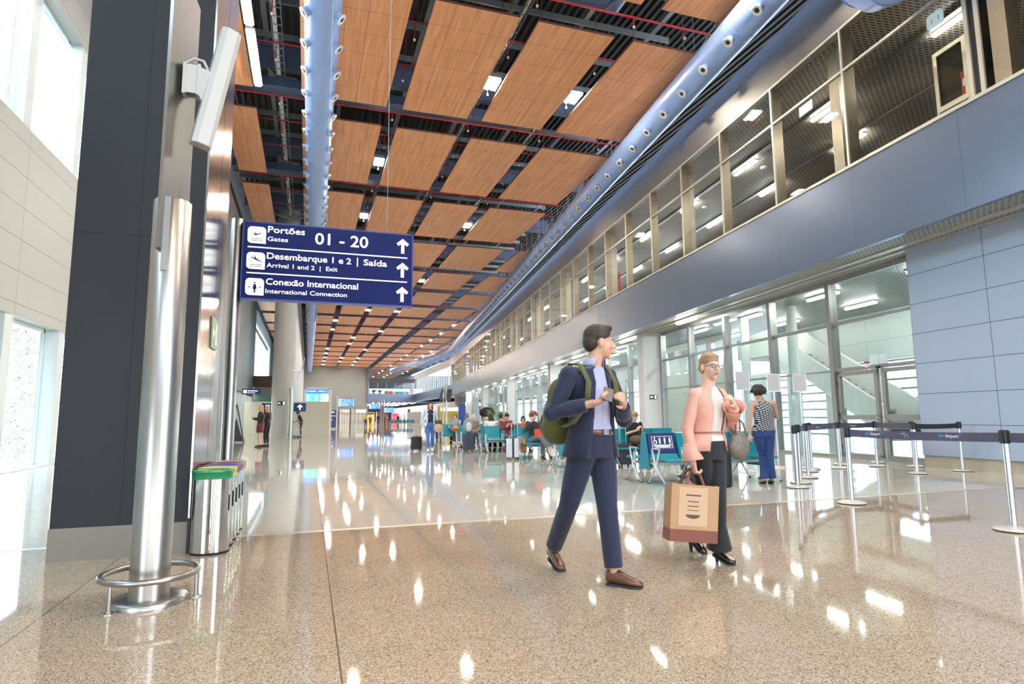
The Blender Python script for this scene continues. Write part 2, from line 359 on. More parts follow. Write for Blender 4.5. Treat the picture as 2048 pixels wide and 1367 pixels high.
for i in range(len(yb)-1):
    side_window(wi, yb[i], yb[i+1], 0.0, 3.55); wi += 1
    side_window(wi, yb[i], yb[i+1], 7.95, 11.72); wi += 1
b = MB(); b.box(LX-0.5, LX, -2, 22.6, -0.02, 0.03); b.obj('trim_2', 'white_frame', kind='structure')
# translucent ribbed screen outside the windows
b = MB()
for i in range(52):
    y = -6 + i*0.55; b.box(-9.9, -9.82, y, y+0.50, 2.9 if i % 2 else 2.9, 9.4)
for i in range(46):
    y = -6 + i*0.5; b.box(-9.9, -9.86, y, y+0.47, 0.0, 2.9)
b.obj('fence_screen', pbr('pale_ribbed_screen', (0.17, 0.20, 0.225), 0.5), label='pale ribbed metal screen standing outside the tall side windows', cat='screen')

# far side wall beyond the dark column, top reaches the roof
FX = -4.14; RX_ = -5.9
b = MB(); b.box(FX-0.35, FX, 23.8, 52, 2.95, 15.6); b.box(FX-0.35, FX, 23.8, 38, 0, 2.95); b.box(FX-0.35, FX, 51.3, 52, 0, 2.95); b.box(RX_, FX-0.35, 51.7, 52, 0, 15.6); b.obj('wall_left_far', 'far_left', kind='structure')
b = MB(); b.box(FX+0.001, FX+0.05, 23.8, 52, 12.85, 13.15); b.obj('trim_3', 'dark', kind='structure')
wj = wi
for k in range(4):
    y0 = 38.2+k*3.25; f = MB()
    for q in range(4): f.box(FX-0.12, FX-0.02, y0+q*1.05, y0+q*1.05+0.10, 0, 2.95)
    f.box(FX-0.12, FX-0.02, y0, y0+3.25, 2.85, 2.95); f.box(FX-0.12, FX-0.02, y0, y0+3.25, 0, 0.12)
    o = f.obj('window_%d' % wj, 'alu_grey', kind='structure'); wj += 1
    g = MB(); g.box(FX-0.08, FX-0.07, y0, y0+3.2, 0.12, 2.85); g.obj('pane', 'glass', parent=o)
b = MB(); b.box(-9.0, -8.8, 36, 56, 0, 3.4); b.box(-9, FX-0.36, 36, 36.2, 0, 3.4); b.box(-9, FX-0.36, 36, 56, 3.2, 3.4); b.obj('wall_shop', 'white', kind='structure')
for k in range(4):
    b = MB(); b.box(-7.5, -5.0, 40+k*4.2, 40.35+k*4.2, 3.10, 3.16); b.obj('ceiling_light', 'lamp_cool', label='white linear lamp in the glazed shop, the %s from the entrance' % ORD[k], cat='light', group='lamps in the glazed shop')
# recess beyond the end of the far side wall: long wall with a tall window band
RX = -5.55
b = MB(); b.box(RX-0.35, RX, 52, 66, 0, 15.6); b.box(RX-0.35, RX, 96, 106, 0, 15.6); b.box(RX-0.35, RX, 66, 96, 0, 5.5); b.box(RX-0.35, RX, 66, 96, 11.5, 15.6); b.box(RX, -1.2, 105.7, 106, 0, 15.6); b.obj('wall_recess', 'far_left', kind='structure')
b = MB(); b.box(FX, -1.56, 53.0, 53.2, 0, 4.5); b.obj('wall_back_recess', 'far_left', kind='structure')
b = MB(); b.box(RX, RX+0.12, 52, 106, 12.85, 13.15); b.obj('trim_25', 'dark', kind='structure')
b = MB(); b.box(-4.135, -1.7, 51.3, 51.6, 3.62, 4.50); b.obj('bulkhead_panel', 'brown', label='dark brown rectangular bulkhead panel beneath the tall bright window', cat='panel')
b = MB(); b.box(-4.1, -1.7, 52.9, 52.95, 2.45, 3.05); b.obj('banner', pbr('green_banner', (0.16, 0.36, 0.30), 0.6), label='dull green banner hung above the beige hoarding beside the round column', cat='banner')
f = MB(); f.box(RX-0.3, RX-0.1, 66, 66.15, 5.5, 11.5); f.box(RX-0.3, RX-0.1, 95.85, 96, 5.5, 11.5); f.box(RX-0.3, RX-0.1, 66, 96, 11.4, 11.5); f.box(RX-0.3, RX-0.1, 66, 96, 5.5, 5.6)
o = f.obj('window_%d' % wj, 'white_frame', kind='structure'); wj += 1
g = MB(); g.box(RX-0.22, RX-0.2, 66.1, 95.9, 5.6, 11.4); g.obj('pane', 'glass', parent=o)

# inner side wall behind the round column and the end wall
b = MB(); b.box(-1.55, -1.2, 47, 150, 0, 15.6); b.obj('wall_inner', 'far_left', kind='structure')
b = MB(); b.box(-1.2, 13.5, 150, 150.5, 0, 15.6); b.obj('wall_back', 'endwall', kind='structure')
b = MB(); b.box(13.5, 60, 215, 215.4, 0, 16); b.obj('wall_back_far', 'dark', kind='structure')

# roof deck high above the panels
b = MB(); b.box(-9, 34, -12, 215, 16.0, 16.2)
for i in range(0, 150):
    x = -8.8 + i*0.285
    b.box(x, x+0.12, -12, 120, 15.93, 16.0)
b.obj('ceiling', 'deck', kind='structure')

# ------------------------------------------------------------------ glazed side wall (rotated frame: x = distance D, y = along s)
BW = dict(rz=-BR)
DF, DG = 10.43, 12.1
GB = pbr('glimpse', (0.5,0.5,0.5))
def bobj(mb, name, mat, **k): return mb.obj(name, mat, rz=-BR, **k)
b = MB(); b.box(DF, DF+0.12, -4, 110, 4.90, 6.86); bobj(b, 'trim_4', 'fascia', kind='structure')
b = MB(); b.box(DF-0.03, DF+0.16, -4, 110, 6.86, 6.93); bobj(b, 'trim_5', 'frame_light', kind='structure')
b = MB(); b.box(DF, DF+0.14, -4, 110, 10.36, 11.75); bobj(b, 'trim_6', 'fascia_top', kind='structure')
b = MB(); b.box(DF-0.02, DF+0.16, -4, 110, 10.30, 10.36); bobj(b, 'trim_7', 'frame_light', kind='structure')
b = MB(); b.box(DF+0.12, 18, -4, 110, 5.35, 6.7); b.box(DF+0.12, DF+0.5, -4, 110, 4.95, 6.8); bobj(b, 'floor_upper', 'dark', kind='structure')
b = MB(); b.box(DF+0.12, 19, -4, 110, 4.90, 4.95); bobj(b, 'ceiling_soffit', 'soffit', kind='structure')
b = MB(); b.box(11.1, 11.22, -4, 110, 4.86, 4.90); b.box(11.5, 11.56, -4, 110, 4.87, 4.90); bobj(b, 'trim_8', 'frame_light', kind='structure')
b = MB(); b.box(DF+0.14, 19, -4, 110, 10.40, 10.45); bobj(b, 'ceiling_upper', 'mesh_up', kind='structure')
for j, d_ in enumerate((12.6, 14.9, 17.0)):
    b = MB(); b.box(d_, d_+0.16, -4, 110, 10.36, 10.40); bobj(b, 'trim_%d' % (9+j), 'alu_grey', kind='structure')
# lower solid wall
b = MB(); b.box(11.63, 12.3, -4, 11.70, 0.25, 4.90); bobj(b, 'wall_right', 'right_wall', kind='structure')
b = MB(); b.box(11.66, 12.3, -4, 11.70, 0, 0.25); bobj(b, 'baseboard_right', 'skirt', kind='structure')
# rear walls of the rooms behind the glass
b = MB(); b.box(17.6, 17.9, -4, 15.5, 0, 4.9); b.box(17.6, 17.9, 15.5, 25.4, 3.15, 4.9); b.box(17.6, 17.9, 34, 110, 3.9, 4.9)
for s0, s1 in ((19.2, 19.7), (21.2, 22.2), (24.0, 24.65), (25.5, 27.5), (36, 37), (44, 46), (56, 58), (70, 73), (88, 110)): b.box(17.6, 17.9, s0, s1, 0, 3.15 if s0 < 30 else 3.9)
bobj(b, 'wall_right_rear', grid_panels('rear_cladding', (0.52, 0.55, 0.55), 2.2, 0.9, 0, 0.25, 0.012, 0.5, 0, (0.2, 0.2, 0.2)), kind='structure')
b = MB(); b.box(12.3, 17.6, 10.2, 10.5, 0, 4.9); bobj(b, 'wall_right_partition', grid_panels('partition_cladding', (0.50, 0.53, 0.53), 2.2, 0.9, 0, 0.25, 0.012, 0.5, 0, (0.2, 0.2, 0.2), axis='X'), kind='structure')
wk = wj
for s0, s1 in ((15.5, 19.2), (19.7, 21.2), (22.2, 24.0), (24.65, 25.5), (29.5, 36), (37, 44), (46, 56), (58, 70), (73, 88)):
    f = MB()
    for z in ((0.32, 0.66, 1.0, 1.34, 1.68, 2.02, 2.36, 2.70, 3.04) if s0 < 26 else (1.2, 2.5, 3.8)): f.box(17.66, 17.82, s0, s1, z, z+0.075)
    f.box(17.66, 17.84, s0, s0+0.06, 0, 3.25); f.box(17.66, 17.84, s1-0.06, s1, 0, 3.25)
    o = bobj(f, 'window_%d' % wk, 'alu_grey', kind='structure'); wk += 1
    g = MB(); g.box(17.73, 17.74, s0, s1, 0.0, 3.25); g.obj('pane', 'glass', parent=o)
b = MB(); b.box(18.5, 60, -30, 220, -0.15, -0.05); bobj(b, 'ground_apron', 'concrete', kind='structure')
# upper corridor rear wall: solid near, windows beyond
b = MB(); b.box(17.0, 17.3, -4, 24, 6.7, 10.4); b.box(17.0, 17.3, 24, 110, 9.6, 10.4)
for q in range(14): b.box(17.0, 17.3, 26.5+q*6, 27.6+q*6, 6.7, 9.6)
bobj(b, 'wall_right_upper', pbr('brown_grey_wall', (0.13, 0.125, 0.12), 0.5), kind='structure')
b = MB(); b.box(DF+0.2, 17, 7.2, 7.35, 6.7, 10.4); bobj(b, 'wall_right_screen', pbr('dark_partition', (0.05, 0.055, 0.06), 0.3), kind='structure')

# lower glazing, one bay per window
LM = [11.70, 14.83, 17.57, 20.30, 23.04, 25.80, 26.5] 
def lower_bay(i, s0, s1, door=False):
    f = MB()
    f.box(DG-0.09, DG+0.16, s1-0.075, s1+0.075, 0, 4.78)
    f.box(DG-0.03, DG+0.10, s0, s1, 4.78, 4.90); f.box(DG-0.03, DG+0.10, s0, s1, 3.61, 3.69)
    f.box(DG-0.03, DG+0.10, s0, s1, 2.32 if door else 2.33, 2.41 if door else 2.38); f.box(DG-0.04, DG+0.10, s0, s1, 0, 0.07)
    o = bobj(f, 'window_%d' % i, 'alu_grey', kind='structure')
    g = MB(); g.box(DG+0.02, DG+0.03, s0, s1, 0.07 if not door else 2.38, 4.8); g.obj('pane', 'glass', parent=o)
    return o
ss = [11.70, 14.83, 17.57, 20.30, 23.04, 25.72]
s = 26.5
PIL = [25.8+16.45*k for k in range(6)]
for k in range(5):
    a = PIL[k]+0.62; z = PIL[k+1]; nb = 5 if k else 5
    for q in range(nb+1): ss.append(a+(z-a)*q/nb)
wn_ = wk
for i in range(5): lower_bay(wn_, ss[i], ss[i+1], door=(i == 0)); wn_ += 1
for k in range(5):
    seg = ss[6+k*6:12+k*6]
    for q in range(5): lower_bay(wn_, seg[q], seg[q+1]); wn_ += 1
# double door below the transom of the first bay
for di, (s0, s1) in enumerate(((11.78, 13.18), (13.32, 14.72))):
    f = MB()
    f.box(DG-0.03, DG+0.05, s0, s0+0.10, 0.02, 2.30); f.box(DG-0.03, DG+0.05, s1-0.10, s1, 0.02, 2.30)
    f.box(DG-0.03, DG+0.05, s0, s1, 2.20, 2.30); f.box(DG-0.03, DG+0.05, s0, s1, 1.02, 1.14); f.box(DG-0.03, DG+0.05, s0, s1, 0.02, 0.14)
    o = bobj(f, 'door_%d' % (di+1), 'alu_grey', kind='structure')
    g = MB(); g.box(DG+0.005, DG+0.012, s0+0.1, s1-0.1, 0.14, 2.2); g.obj('pane', 'glass', parent=o)
    if di == 1:
        h = MB(); h.cyl((DG-0.03, s0+0.05, 1.08), (DG-0.09, s0+0.05, 1.08), 0.012); h.cyl((DG-0.09, s0+0.05, 1.08), (DG-0.09, s0+0.20, 1.08), 0.011); h.box(DG-0.035, DG-0.03, s0+0.025, s0+0.075, 0.98, 1.16)
        h.obj('door_handle', 'chrome', parent=o)
    for z in (0.3, 1.15, 2.0):
        h = MB(); yy = s1-0.01 if di else s0; h.cyl((DG-0.045, yy, z-0.05), (DG-0.045, yy, z+0.05), 0.014); h.obj('hinge', 'black', parent=o)
# pillars
for k, s in enumerate(PIL):
    b = MB(); b.rbox(11.2, 12.12, s, s+0.62, 0, 4.9, 0.01); 
    o = bobj(b, 'square_column', 'pillar', label='pale grey square column on the glazed side, the %s away from the doors' % ORD[k], cat='column', group='square columns along the glazing')
# upper glazing
UM = [8.60] + [11.81+2.735*k for k in range(0, 36)]
wu = wn_
for i in range(len(UM)-1):
    s0, s1 = UM[i], UM[i+1]; f = MB()
    f.box(DF-0.02, DF+0.02, s1-0.03, s1+0.03, 6.93, 10.30); f.box(DF+0.02, DF+0.30, s1-0.03, s1+0.03, 6.93, 10.36, 1)
    f.box(DF-0.02, DF+0.06, s0, s1, 9.24, 9.30)
    o = bobj(f, 'window_%d' % wu, ['frame_light', 'bronze'], kind='structure'); wu += 1
    g = MB(); g.box(DF+0.015, DF+0.025, s0, s1, 6.93, 10.3); g.obj('pane', 'glass_up', parent=o)
f = MB(); f.box(DF-0.02, DF+0.02, 8.45, 8.53, 6.93, 10.3); f.box(DF-0.02, DF+0.02, 8.66, 8.74, 6.93, 10.3); f.box(DF+0.02, DF+0.35, 8.53, 8.66, 6.93, 10.36, 1)
f.box(DF+0.02, DF+0.30, 8.0, 8.30, 6.93, 10.36, 2)
o = bobj(f, 'window_%d' % wu, ['frame_light', 'black', 'bronze'], kind='structure'); wu += 1
g = MB(); g.box(DF+0.015, DF+0.025, 2.5, 8.45, 6.93, 10.3); g.obj('pane', 'glass_up', parent=o)
# corridor columns behind the upper glass
for k in range(14):
    s = 12.6+k*8.2 if k else 12.6
    b = MB(); b.box(11.0, 11.35, s, s+0.35, 6.7, 10.4); bobj(b, 'corridor_column', 'frame_light', label='champagne post behind the upper glass, the %s going into the hall' % ORD[k], cat='column', group='posts of the upper corridor')

# far bend of the side wall and the gallery across the end
def slab(x0, y0, x1, y1, z0, z1, th, name, mat):
    a = math.atan2(y1-y0, x1-x0); L = math.hypot(x1-x0, y1-y0); q = MB(); q.box(0, L, 0, th, z0, z1)
    return q.obj(name, mat, loc=(x0, y0, 0), rz=a, kind='structure')
P0 = wB(DF, 110); PX, PY = P0.x, P0.y
slab(PX+0.6, 150, PX, PY, 4.9, 6.93, 0.2, 'trim_20', 'fascia'); slab(PX+0.6, 150, PX, PY, 10.3, 11.7, 0.2, 'trim_21', 'fascia_top')
slab(13.4, 149.6, PX+0.6, 149.6, 4.9, 6.93, 0.3, 'trim_22', 'fascia'); slab(13.4, 149.6, PX+0.6, 149.6, 9.6, 10.5, 0.3, 'trim_23', 'dark')
b = MB(); b.box(13.5, 60, 150, 190, 6.0, 6.6); b.obj('floor_gallery', 'dark', kind='structure')
b = MB(); b.box(13.3, 13.6, 149.5, 190, 4.9, 16); b.obj('trim_24', 'fascia', kind='structure')
f = MB(); 
for q in range(6): f.box(13.6+q*2.1, 13.68+q*2.1, 149.7, 149.8, 6.93, 9.6)
o = f.obj('window_%d' % wu, 'alu_grey', kind='structure'); wu += 1
g = MB(); g.box(13.5, PX+0.6, 149.74, 149.75, 6.93, 9.6); g.obj('pane', 'glass', parent=o)
f = MB()
for q in range(18): f.box(PX+0.02+q*0.03, PX+0.12+q*0.03, PY+1+q*2.2, PY+1.1+q*2.2, 6.93, 10.3)
o = f.obj('window_%d' % wu, 'frame_light', kind='structure'); wu += 1
b = MB(); b.box(24.9, 25.4, PY, 190, 0, 4.0); b.obj('wall_right_far', 'pillar', kind='structure')
b = MB(); b.box(13.5, 60, 151, 215, 4.85, 4.9); b.obj('ceiling_low_hall', 'dark', kind='structure')
b = MB(); b.box(14, 33, 186, 186.3, 6.6, 9.9); b.obj('wall_gallery', 'white', kind='structure')

# ------------------------------------------------------------------ unseen wall added behind the viewpoint to cut daylight; side wall runs on
b = MB(); b.box(LX-0.4, 12, -16.4, -16.0, 4.2, 16); 
for q in range(6): b.box(LX-0.4+q*3.6, LX+1.7+q*3.6, -16.4, -16.0, 0, 4.2)
b.obj('wall_daylight_blocker', pbr('warm_grey_blocker', (0.42, 0.40, 0.37), 0.6), kind='structure')
b = MB(); b.box(LX-0.45, LX, -16.0, -2, 3.55, 15.9); b.box(LX-0.45, LX, -16.0, -9, 0, 3.55); b.obj('wall_left_near', 'left_wall', kind='structure')
# clerestory screen wall in the ground floor room
b = MB(); b.box(15.0, 15.2, 25.4, 33, 0, 3.35); b.box(15.0, 15.2, 25.4, 33, 4.62, 4.9)
for q in range(9):
    s0 = 25.5+q*0.85; w2 = 0.07
    t = 0.28 if q % 2 else -0.28
    b.add([(15.0, s0-w2, 3.35), (15.0, s0+w2, 3.35), (15.0, s0+w2+t, 4.62), (15.0, s0-w2+t, 4.62), (15.2, s0-w2, 3.35), (15.2, s0+w2, 3.35), (15.2, s0+w2+t, 4.62), (15.2, s0-w2+t, 4.62)], [(0, 1, 2, 3), (7, 6, 5, 4), (0, 4, 5, 1), (1, 5, 6, 2), (2, 6, 7, 3), (3, 7, 4, 0)])
bobj(b, 'wall_clerestory', grid_panels('clerestory_cladding', (0.58, 0.57, 0.54), 2.0, 0.95, 0, 0.4, 0.01, 0.5, 0, (0.25, 0.25, 0.25)), kind='structure')
st = empty('staircase', wB(14.2, 15.4, 0), -BR, 'white staircase with solid sloping side behind the glass doors', 'staircase')
m = MB(); m.prism_axis([(0, 0.40), (5.2, 3.42), (7.6, 3.42), (7.6, 4.25), (5.5, 4.42), (0, 1.35)], 0, 0.10, 'X'); m.obj('side_panel', 'white', parent=st)
m = MB(); m.prism_axis([(0, 0.40), (5.2, 3.42), (7.6, 3.42), (7.6, 4.25), (5.5, 4.42), (0, 1.35)], 1.5, 1.6, 'X'); m.obj('side_panel', 'white', parent=st)
m = MB(); m.add([(0.1, 0, 0.42), (1.5, 0, 0.42), (1.5, 5.2, 3.44), (0.1, 5.2, 3.44), (0.1, 7.6, 3.44), (1.5, 7.6, 3.44)], [(0, 1, 2, 3), (3, 2, 5, 4)]); sf = m.obj('soffit', 'white', parent=st); sf.modifiers.new('s', 'SOLIDIFY').thickness = 0.05
m = MB()
for q in range(17): m.box(0.1, 1.5, q*0.31, q*0.31+0.31, 0.52+q*0.178, 0.60+q*0.178)
m.obj('steps', 'frame_light', parent=st)
for q, (D_, s_) in enumerate(((13.6, 18.6), (13.3, 21.0), (13.9, 23.2))):
    m = MB(); m.lathe([(0.17, 0), (0.17, 4.9)], 20); m.obj('round_column', 'white', loc=wB(D_, s_, 0), label='slim white round column inside the glazed room, %s from the stair' % ORD[q], cat='column', group='slim columns in the glazed room')
# ------------------------------------------------------------------ suspended wooden panels
PZ = 13.11; ROW0 = 16.07; PITCH = 8.22; PL = 6.60
COLS = [(-3.54, -2.27), (-0.60, 2.50), (3.12, 5.71), (6.30, 8.88), (9.56, 13.05), (14.25, 17.55), (17.95, 20.70), (21.05, 24.0)]
CN = ['the half-width strip by the side wall', 'the column above the straight duct', 'the second full column', 'the middle column', 'the column before the wide gap', 'the column after the wide gap', 'the next-to-last column', 'the last column']
def clip_right(pts, D):
    """cut a polygon by the vertical plane at distance D from the camera axis of the glazed wall"""
    out = []
    for i in range(len(pts)):
        p, q = Vector((*pts[i], 0)), Vector((*pts[(i+1) % len(pts)], 0))
        dp, dq = p.dot(NB)-D, q.dot(NB)-D
        if dp <= 0: out.append((p.x, p.y))
        if dp*dq < 0:
            t = dp/(dp-dq); r = p+(q-p)*t; out.append((r.x, r.y))
    return out
for i in range(-2, 21):
    y0 = ROW0+PITCH*i; y1 = y0+PL
    for c, (x0, x1) in enumerate(COLS):
        if c == 0 and y0 > 50: x0 = -5.30
        if y0 > 150 and c < 5: continue
        if c == 0 and y0 > 100: continue
        if i < 0 and c > 4: continue
        pts = clip_right([(x0, y0), (x1, y0), (x1, y1), (x0, y1)], 9.80 if y0 < 100 else 9.8+max(0, (y0-100)*0.0))
        if len(pts) < 3: continue
        ar = 0
        for k in range(len(pts)): ar += pts[k][0]*pts[(k+1) % len(pts)][1]-pts[(k+1) % len(pts)][0]*pts[k][1]
        if abs(ar)/2 < 1.5: continue
        loc = (x0, y0, PZ); lp = [(p[0]-x0, p[1]-y0) for p in pts]
        m = MB(); k = len(lp)
        m.add([(x, y, 0) for x, y in lp]+[(x, y, 0.07) for x, y in lp], [tuple(reversed(range(k)))], 0)
        m.add([(x, y, 0) for x, y in lp]+[(x, y, 0.07) for x, y in lp], [tuple(range(k, 2*k))]+[(q, (q+1) % k, (q+1) % k+k, q+k) for q in range(k)], 1)
        for (hx, hy) in ((0.3, 0.5), (0.3, PL-0.5), (x1-x0-0.4, 0.5), (x1-x0-0.4, PL-0.5)):
            if hx < max(p[0] for p in lp)-0.1 and Vector((x0+hx, y0+hy, 0)).dot(NB) < 9.7: m.cyl((hx, hy, 0.07), (hx, hy, 2.8), 0.012, n=4, mat=1)
        rown = 'the %s row into the hall' % ORD[i] if i >= 0 else ('the row nearest overhead' if i == -1 else 'the row behind the nearest one')
        m.obj('ceiling_panel', ['wood', 'wood_edge'], loc=loc, label='orange wood ceiling panel in %s, %s' % (rown, CN[c]), cat='ceiling panel', group='suspended wooden ceiling panels')

# ------------------------------------------------------------------ twin-tube lamps in the gaps
LT = [(6.0,20.1),(9.22,20.1),(2.81,28.3),(2.81,36.5),(9.22,36.5),(9.22,53.0),(9.22,86.2),(9.22,110.4),(9.22,126.8),(9.22,135),(9.22,143.3),(6.0,69.5),(6.0,94.2),(9.22,69.5),(17.75,78),(17.75,86.2),(17.75,94.2),(17.75,102.3),(17.75,118.6),(17.75,126.8),(17.75,143.3),(17.75,159.7),(17.75,168),(17.75,183),(20.9,110.4),(20.9,118.6),(20.9,126.8),(20.9,135),(20.9,143.3),(20.9,151.5),(20.9,159.7),(20.9,168),(20.9,176),(20.9,183.4),(24.2,159.7),(24.2,168),(2.81,78),(2.81,86.2),(2.81,110.4),(2.81,118.6),(2.81,126.8),(2.81,135),(2.81,143.3),(6.0,102.3),(6.0,126.8),(6.0,135),(2.81,12.0),(6.0,3.8),(9.22,3.8),(2.81,-4.4),(6.0,-4.4),(9.22,12.0)]
LT.sort(key=lambda p: (p[1], p[0]))
proto = None
def near_name(x): return {2.81: 'first', 6.0: 'second', 9.22: 'third', 17.75: 'fourth', 20.9: 'fifth', 24.2: 'sixth'}[x]
cnt = {}
for (x, y) in LT:
    k = cnt.get(x, 0); cnt[x] = k+1
    lab = 'twin tube lamp, %s along the %s lit gap from the straight duct' % (ORD[k], near_name(x))
    if proto is None:
        proto = empty('ceiling_light', (x, y, 13.22), 0, lab, 'ceiling light', 'twin tube lamps between the wooden panels')
        h = MB(); h.box(-0.25, 0.25, -0.42, 0.42, 0.06, 0.22); h.box(-0.25, -0.235, -0.42, 0.42, -0.02, 0.06); h.box(0.235, 0.25, -0.42, 0.42, -0.02, 0.06); h.cyl((0, -0.3, 0.22), (0, -0.3, 2.6), 0.012, n=4); h.cyl((0, 0.3, 0.22), (0, 0.3, 2.6), 0.012, n=4)
        h.obj('housing', 'galv', parent=proto)
        for xx in (-0.11, 0.11):
            t = MB(); t.box(xx-0.075, xx+0.075, -0.38, 0.38, 0.0, 0.045); t.obj('tube', 'lamp', parent=proto)
    else: copy_tree(proto, loc=(x, y, 13.22), label=lab)
# continuous line lamp near the side wall
for k in range(2):
    o = MB(); o.box(-0.09, 0.09, 0, 3.2, 0.0, 0.05); o.box(-0.14, 0.14, -0.02, 3.22, 0.05, 0.14, 1); o.cyl((0, 0.4, 0.14), (0, 0.4, 3.2), 0.01, n=4, mat=1); o.cyl((0, 2.8, 0.14), (0, 2.8, 3.2), 0.01, n=4, mat=1)
    o.obj('line_light', [emit('line_lamp_%d' % k, (1, 0.93, 0.82), 30.0), 'galv'], loc=(-2.02, 15.2+k*3.5, 12.75), label='white line lamp above the steel post, %s piece of the run' % ('nearer' if k == 0 else 'farther'), cat='ceiling light', group='line lamps by the side wall')

# ------------------------------------------------------------------ air ducts with nozzles
def nozzle_mesh(n=14):
    m = MB(); m.lathe([(0.125, -0.04), (0.125, 0.13)], n, 0); m.lathe([(0.13, 0.13), (0.155, 0.14), (0.160, 0.165), (0.150, 0.18), (0.085, 0.172), (0.07, 0.14)], n, 2)
    m.lathe([(0.055, 0.13), (0.062, 0.176), (0.03, 0.182)], 10, 1); return m
duct = empty('air_duct', (0.045, 2.0, 12.15), 0, 'straight pale blue round air duct with nozzles on both flanks', 'air duct')
m = MB(); 
for q in range(0, 36):
    y = q*4.0; m.cyl((0, y, 0), (0, y+4.0, 0), 0.487, n=36, caps=(q in (0, 35))); m.cyl((0, y-0.02, 0), (0, y+0.02, 0), 0.494, n=36)
m.obj('pipe', 'duct', parent=duct)
nz = nozzle_mesh().obj('nozzle', ['duct', 'black', 'white'], parent=duct)
first = True
for sd in (-1, 1):
    for q in range(48):
        y = 1.1+q*1.41
        o = nz if first else nz.copy()
        if not first: COL.objects.link(o)
        first = False
        a = R(40); o.parent = duct; o.location = (sd*math.cos(a)*0.47, y, -math.sin(a)*0.47)
        o.rotation_euler = Vector((sd*math.cos(a), 0, -math.sin(a))).to_track_quat('Z', 'Y').to_euler()
duct2 = empty('air_duct', (0, 0, 12.15), -BR, 'long pale blue round air duct along the upper glazing, bending far away', 'air duct')
m = MB(); Dc = 9.62
for q in range(0, 24):
    y = -2+q*4.08; m.cyl((Dc, y, 0), (Dc, y+4.08, 0), 0.487, n=36, caps=False); m.cyl((Dc, y-0.02, 0), (Dc, y+0.02, 0), 0.494, n=36)
pb = [(Dc, 95.9, 0), (Dc-0.05, 99, 0), (Dc-0.6, 103, 0), (Dc-2.3, 112, 0), (Dc-5.8, 128, 0), (Dc-9.5, 146, 0)]
m.tube(pb, 0.487, 24)
m.obj('pipe', 'duct', parent=duct2)
nz2 = nozzle_mesh().obj('nozzle', ['duct', 'black', 'white'], parent=duct2)
for q in range(50):
    y = 8.99+q*1.405
    o = nz2 if q == 0 else nz2.copy()
    if q: COL.objects.link(o)
    a = R(52); o.parent = duct2; o.location = (Dc-math.cos(a)*0.47, y, -math.sin(a)*0.47)
    o.rotation_euler = Vector((-math.cos(a), 0, -math.sin(a))).to_track_quat('Z', 'Y').to_euler()
# ------------------------------------------------------------------ services above the panels
for i in range(-1, 19):
    yg = ROW0+PITCH*i-0.81
    lim = 14.2 if yg < 148 else 24
    tagrow = ORD[i+1]
    m = MB(); m.box(-6 if yg < 50 else -1.1, 30 if yg > 100 else wB(10.2, yg).x+1, yg-0.16, yg-0.13, 14.35, 15.2); m.box(-6 if yg < 50 else -1.1, 30 if yg > 100 else wB(10.2, yg).x+1, yg-0.32, yg+0.03, 14.32, 14.36); m.box(-6 if yg < 50 else -1.1, 30 if yg > 100 else wB(10.2, yg).x+1, yg-0.32, yg+0.03, 15.2, 15.24)
    m.obj('roof_beam', 'beam', label='dark blue steel roof beam above the %s cross gap of panels' % tagrow, cat='beam', group='roof beams')
    if i > 11: continue
    xr = min(13.0, wB(9.6, yg).x) if yg < 90 else 12
    m = MB(); m.cyl(((-0.9 if yg < 8 else -3.9) if yg < 50 else -1.0, yg+0.15, 13.42), (xr+1.5, yg+0.15, 13.42), 0.035, n=8)
    o = m.obj('sprinkler_pipe', 'redpipe', label='red sprinkler pipe in the %s cross gap of panels' % tagrow, cat='pipe', group='red sprinkler pipes')
    if i < 6:
        for x in (-1.4, 2.85, 6.0, 9.2, xr-0.4):
            d = MB(); d.cyl((x, yg+0.15, 13.42), (x, yg+0.15, 13.12), 0.018, n=6); d.cyl((x, yg+0.15, 13.12), (x, yg+0.15, 13.06), 0.045, 0.03, n=8, mat=1); d.obj('sprinkler_drop', ['redpipe', 'white'], parent=o)
    for q, dy in enumerate((2.9, 5.4)):
        m = MB(); m.cyl((-3.9 if yg < 50 else -1.0, yg+dy, 13.75), (xr+1.5, yg+dy, 13.75), 0.03, n=6); m.cyl((2.95, yg+dy, 13.75), (2.95, yg+dy, 15.92), 0.01, n=4); m.cyl((6.1, yg+dy, 13.75), (6.1, yg+dy, 15.92), 0.01, n=4)
        o = m.obj('sprinkler_pipe', 'redpipe', label='red branch pipe above the %s row of panels, %s one' % (tagrow, 'nearer' if q == 0 else 'farther'), cat='pipe', group='red sprinkler pipes')
        if i < 4:
            for x in (-1.4, 2.85, 6.0, 9.2):
                d = MB(); d.cyl((x, yg+dy, 13.75), (x, yg+dy, 13.15), 0.018, n=6); d.cyl((x, yg+dy, 13.15), (x, yg+dy, 13.09), 0.045, 0.03, n=8, mat=1); d.obj('sprinkler_drop', ['redpipe', 'white'], parent=o)
# purlins along the hall
for k, x in enumerate((-4.6, -1.9, 0.9, 3.6, 6.3, 9.0, 11.7, 14.4)):
    m = MB(); m.box(x-0.05, x+0.05, -8, 150, 15.24, 15.5); m.box(x-0.09, x+0.09, -8, 150, 15.22, 15.25)
    m.obj('roof_purlin', 'galv', label='grey roof purlin running along the hall, %s from the side wall' % ORD[k], cat='beam', group='roof purlins')
# cross joists
for k in range(34):
    y = 6+k*2.055
    m = MB(); m.box(-5, wB(10.2, y).x, y-0.03, y+0.03, 15.0, 15.22)
    m.obj('roof_joist', 'galv', label='thin grey roof joist, the %s counted from the near end' % ORD[k], cat='beam', group='roof joists')
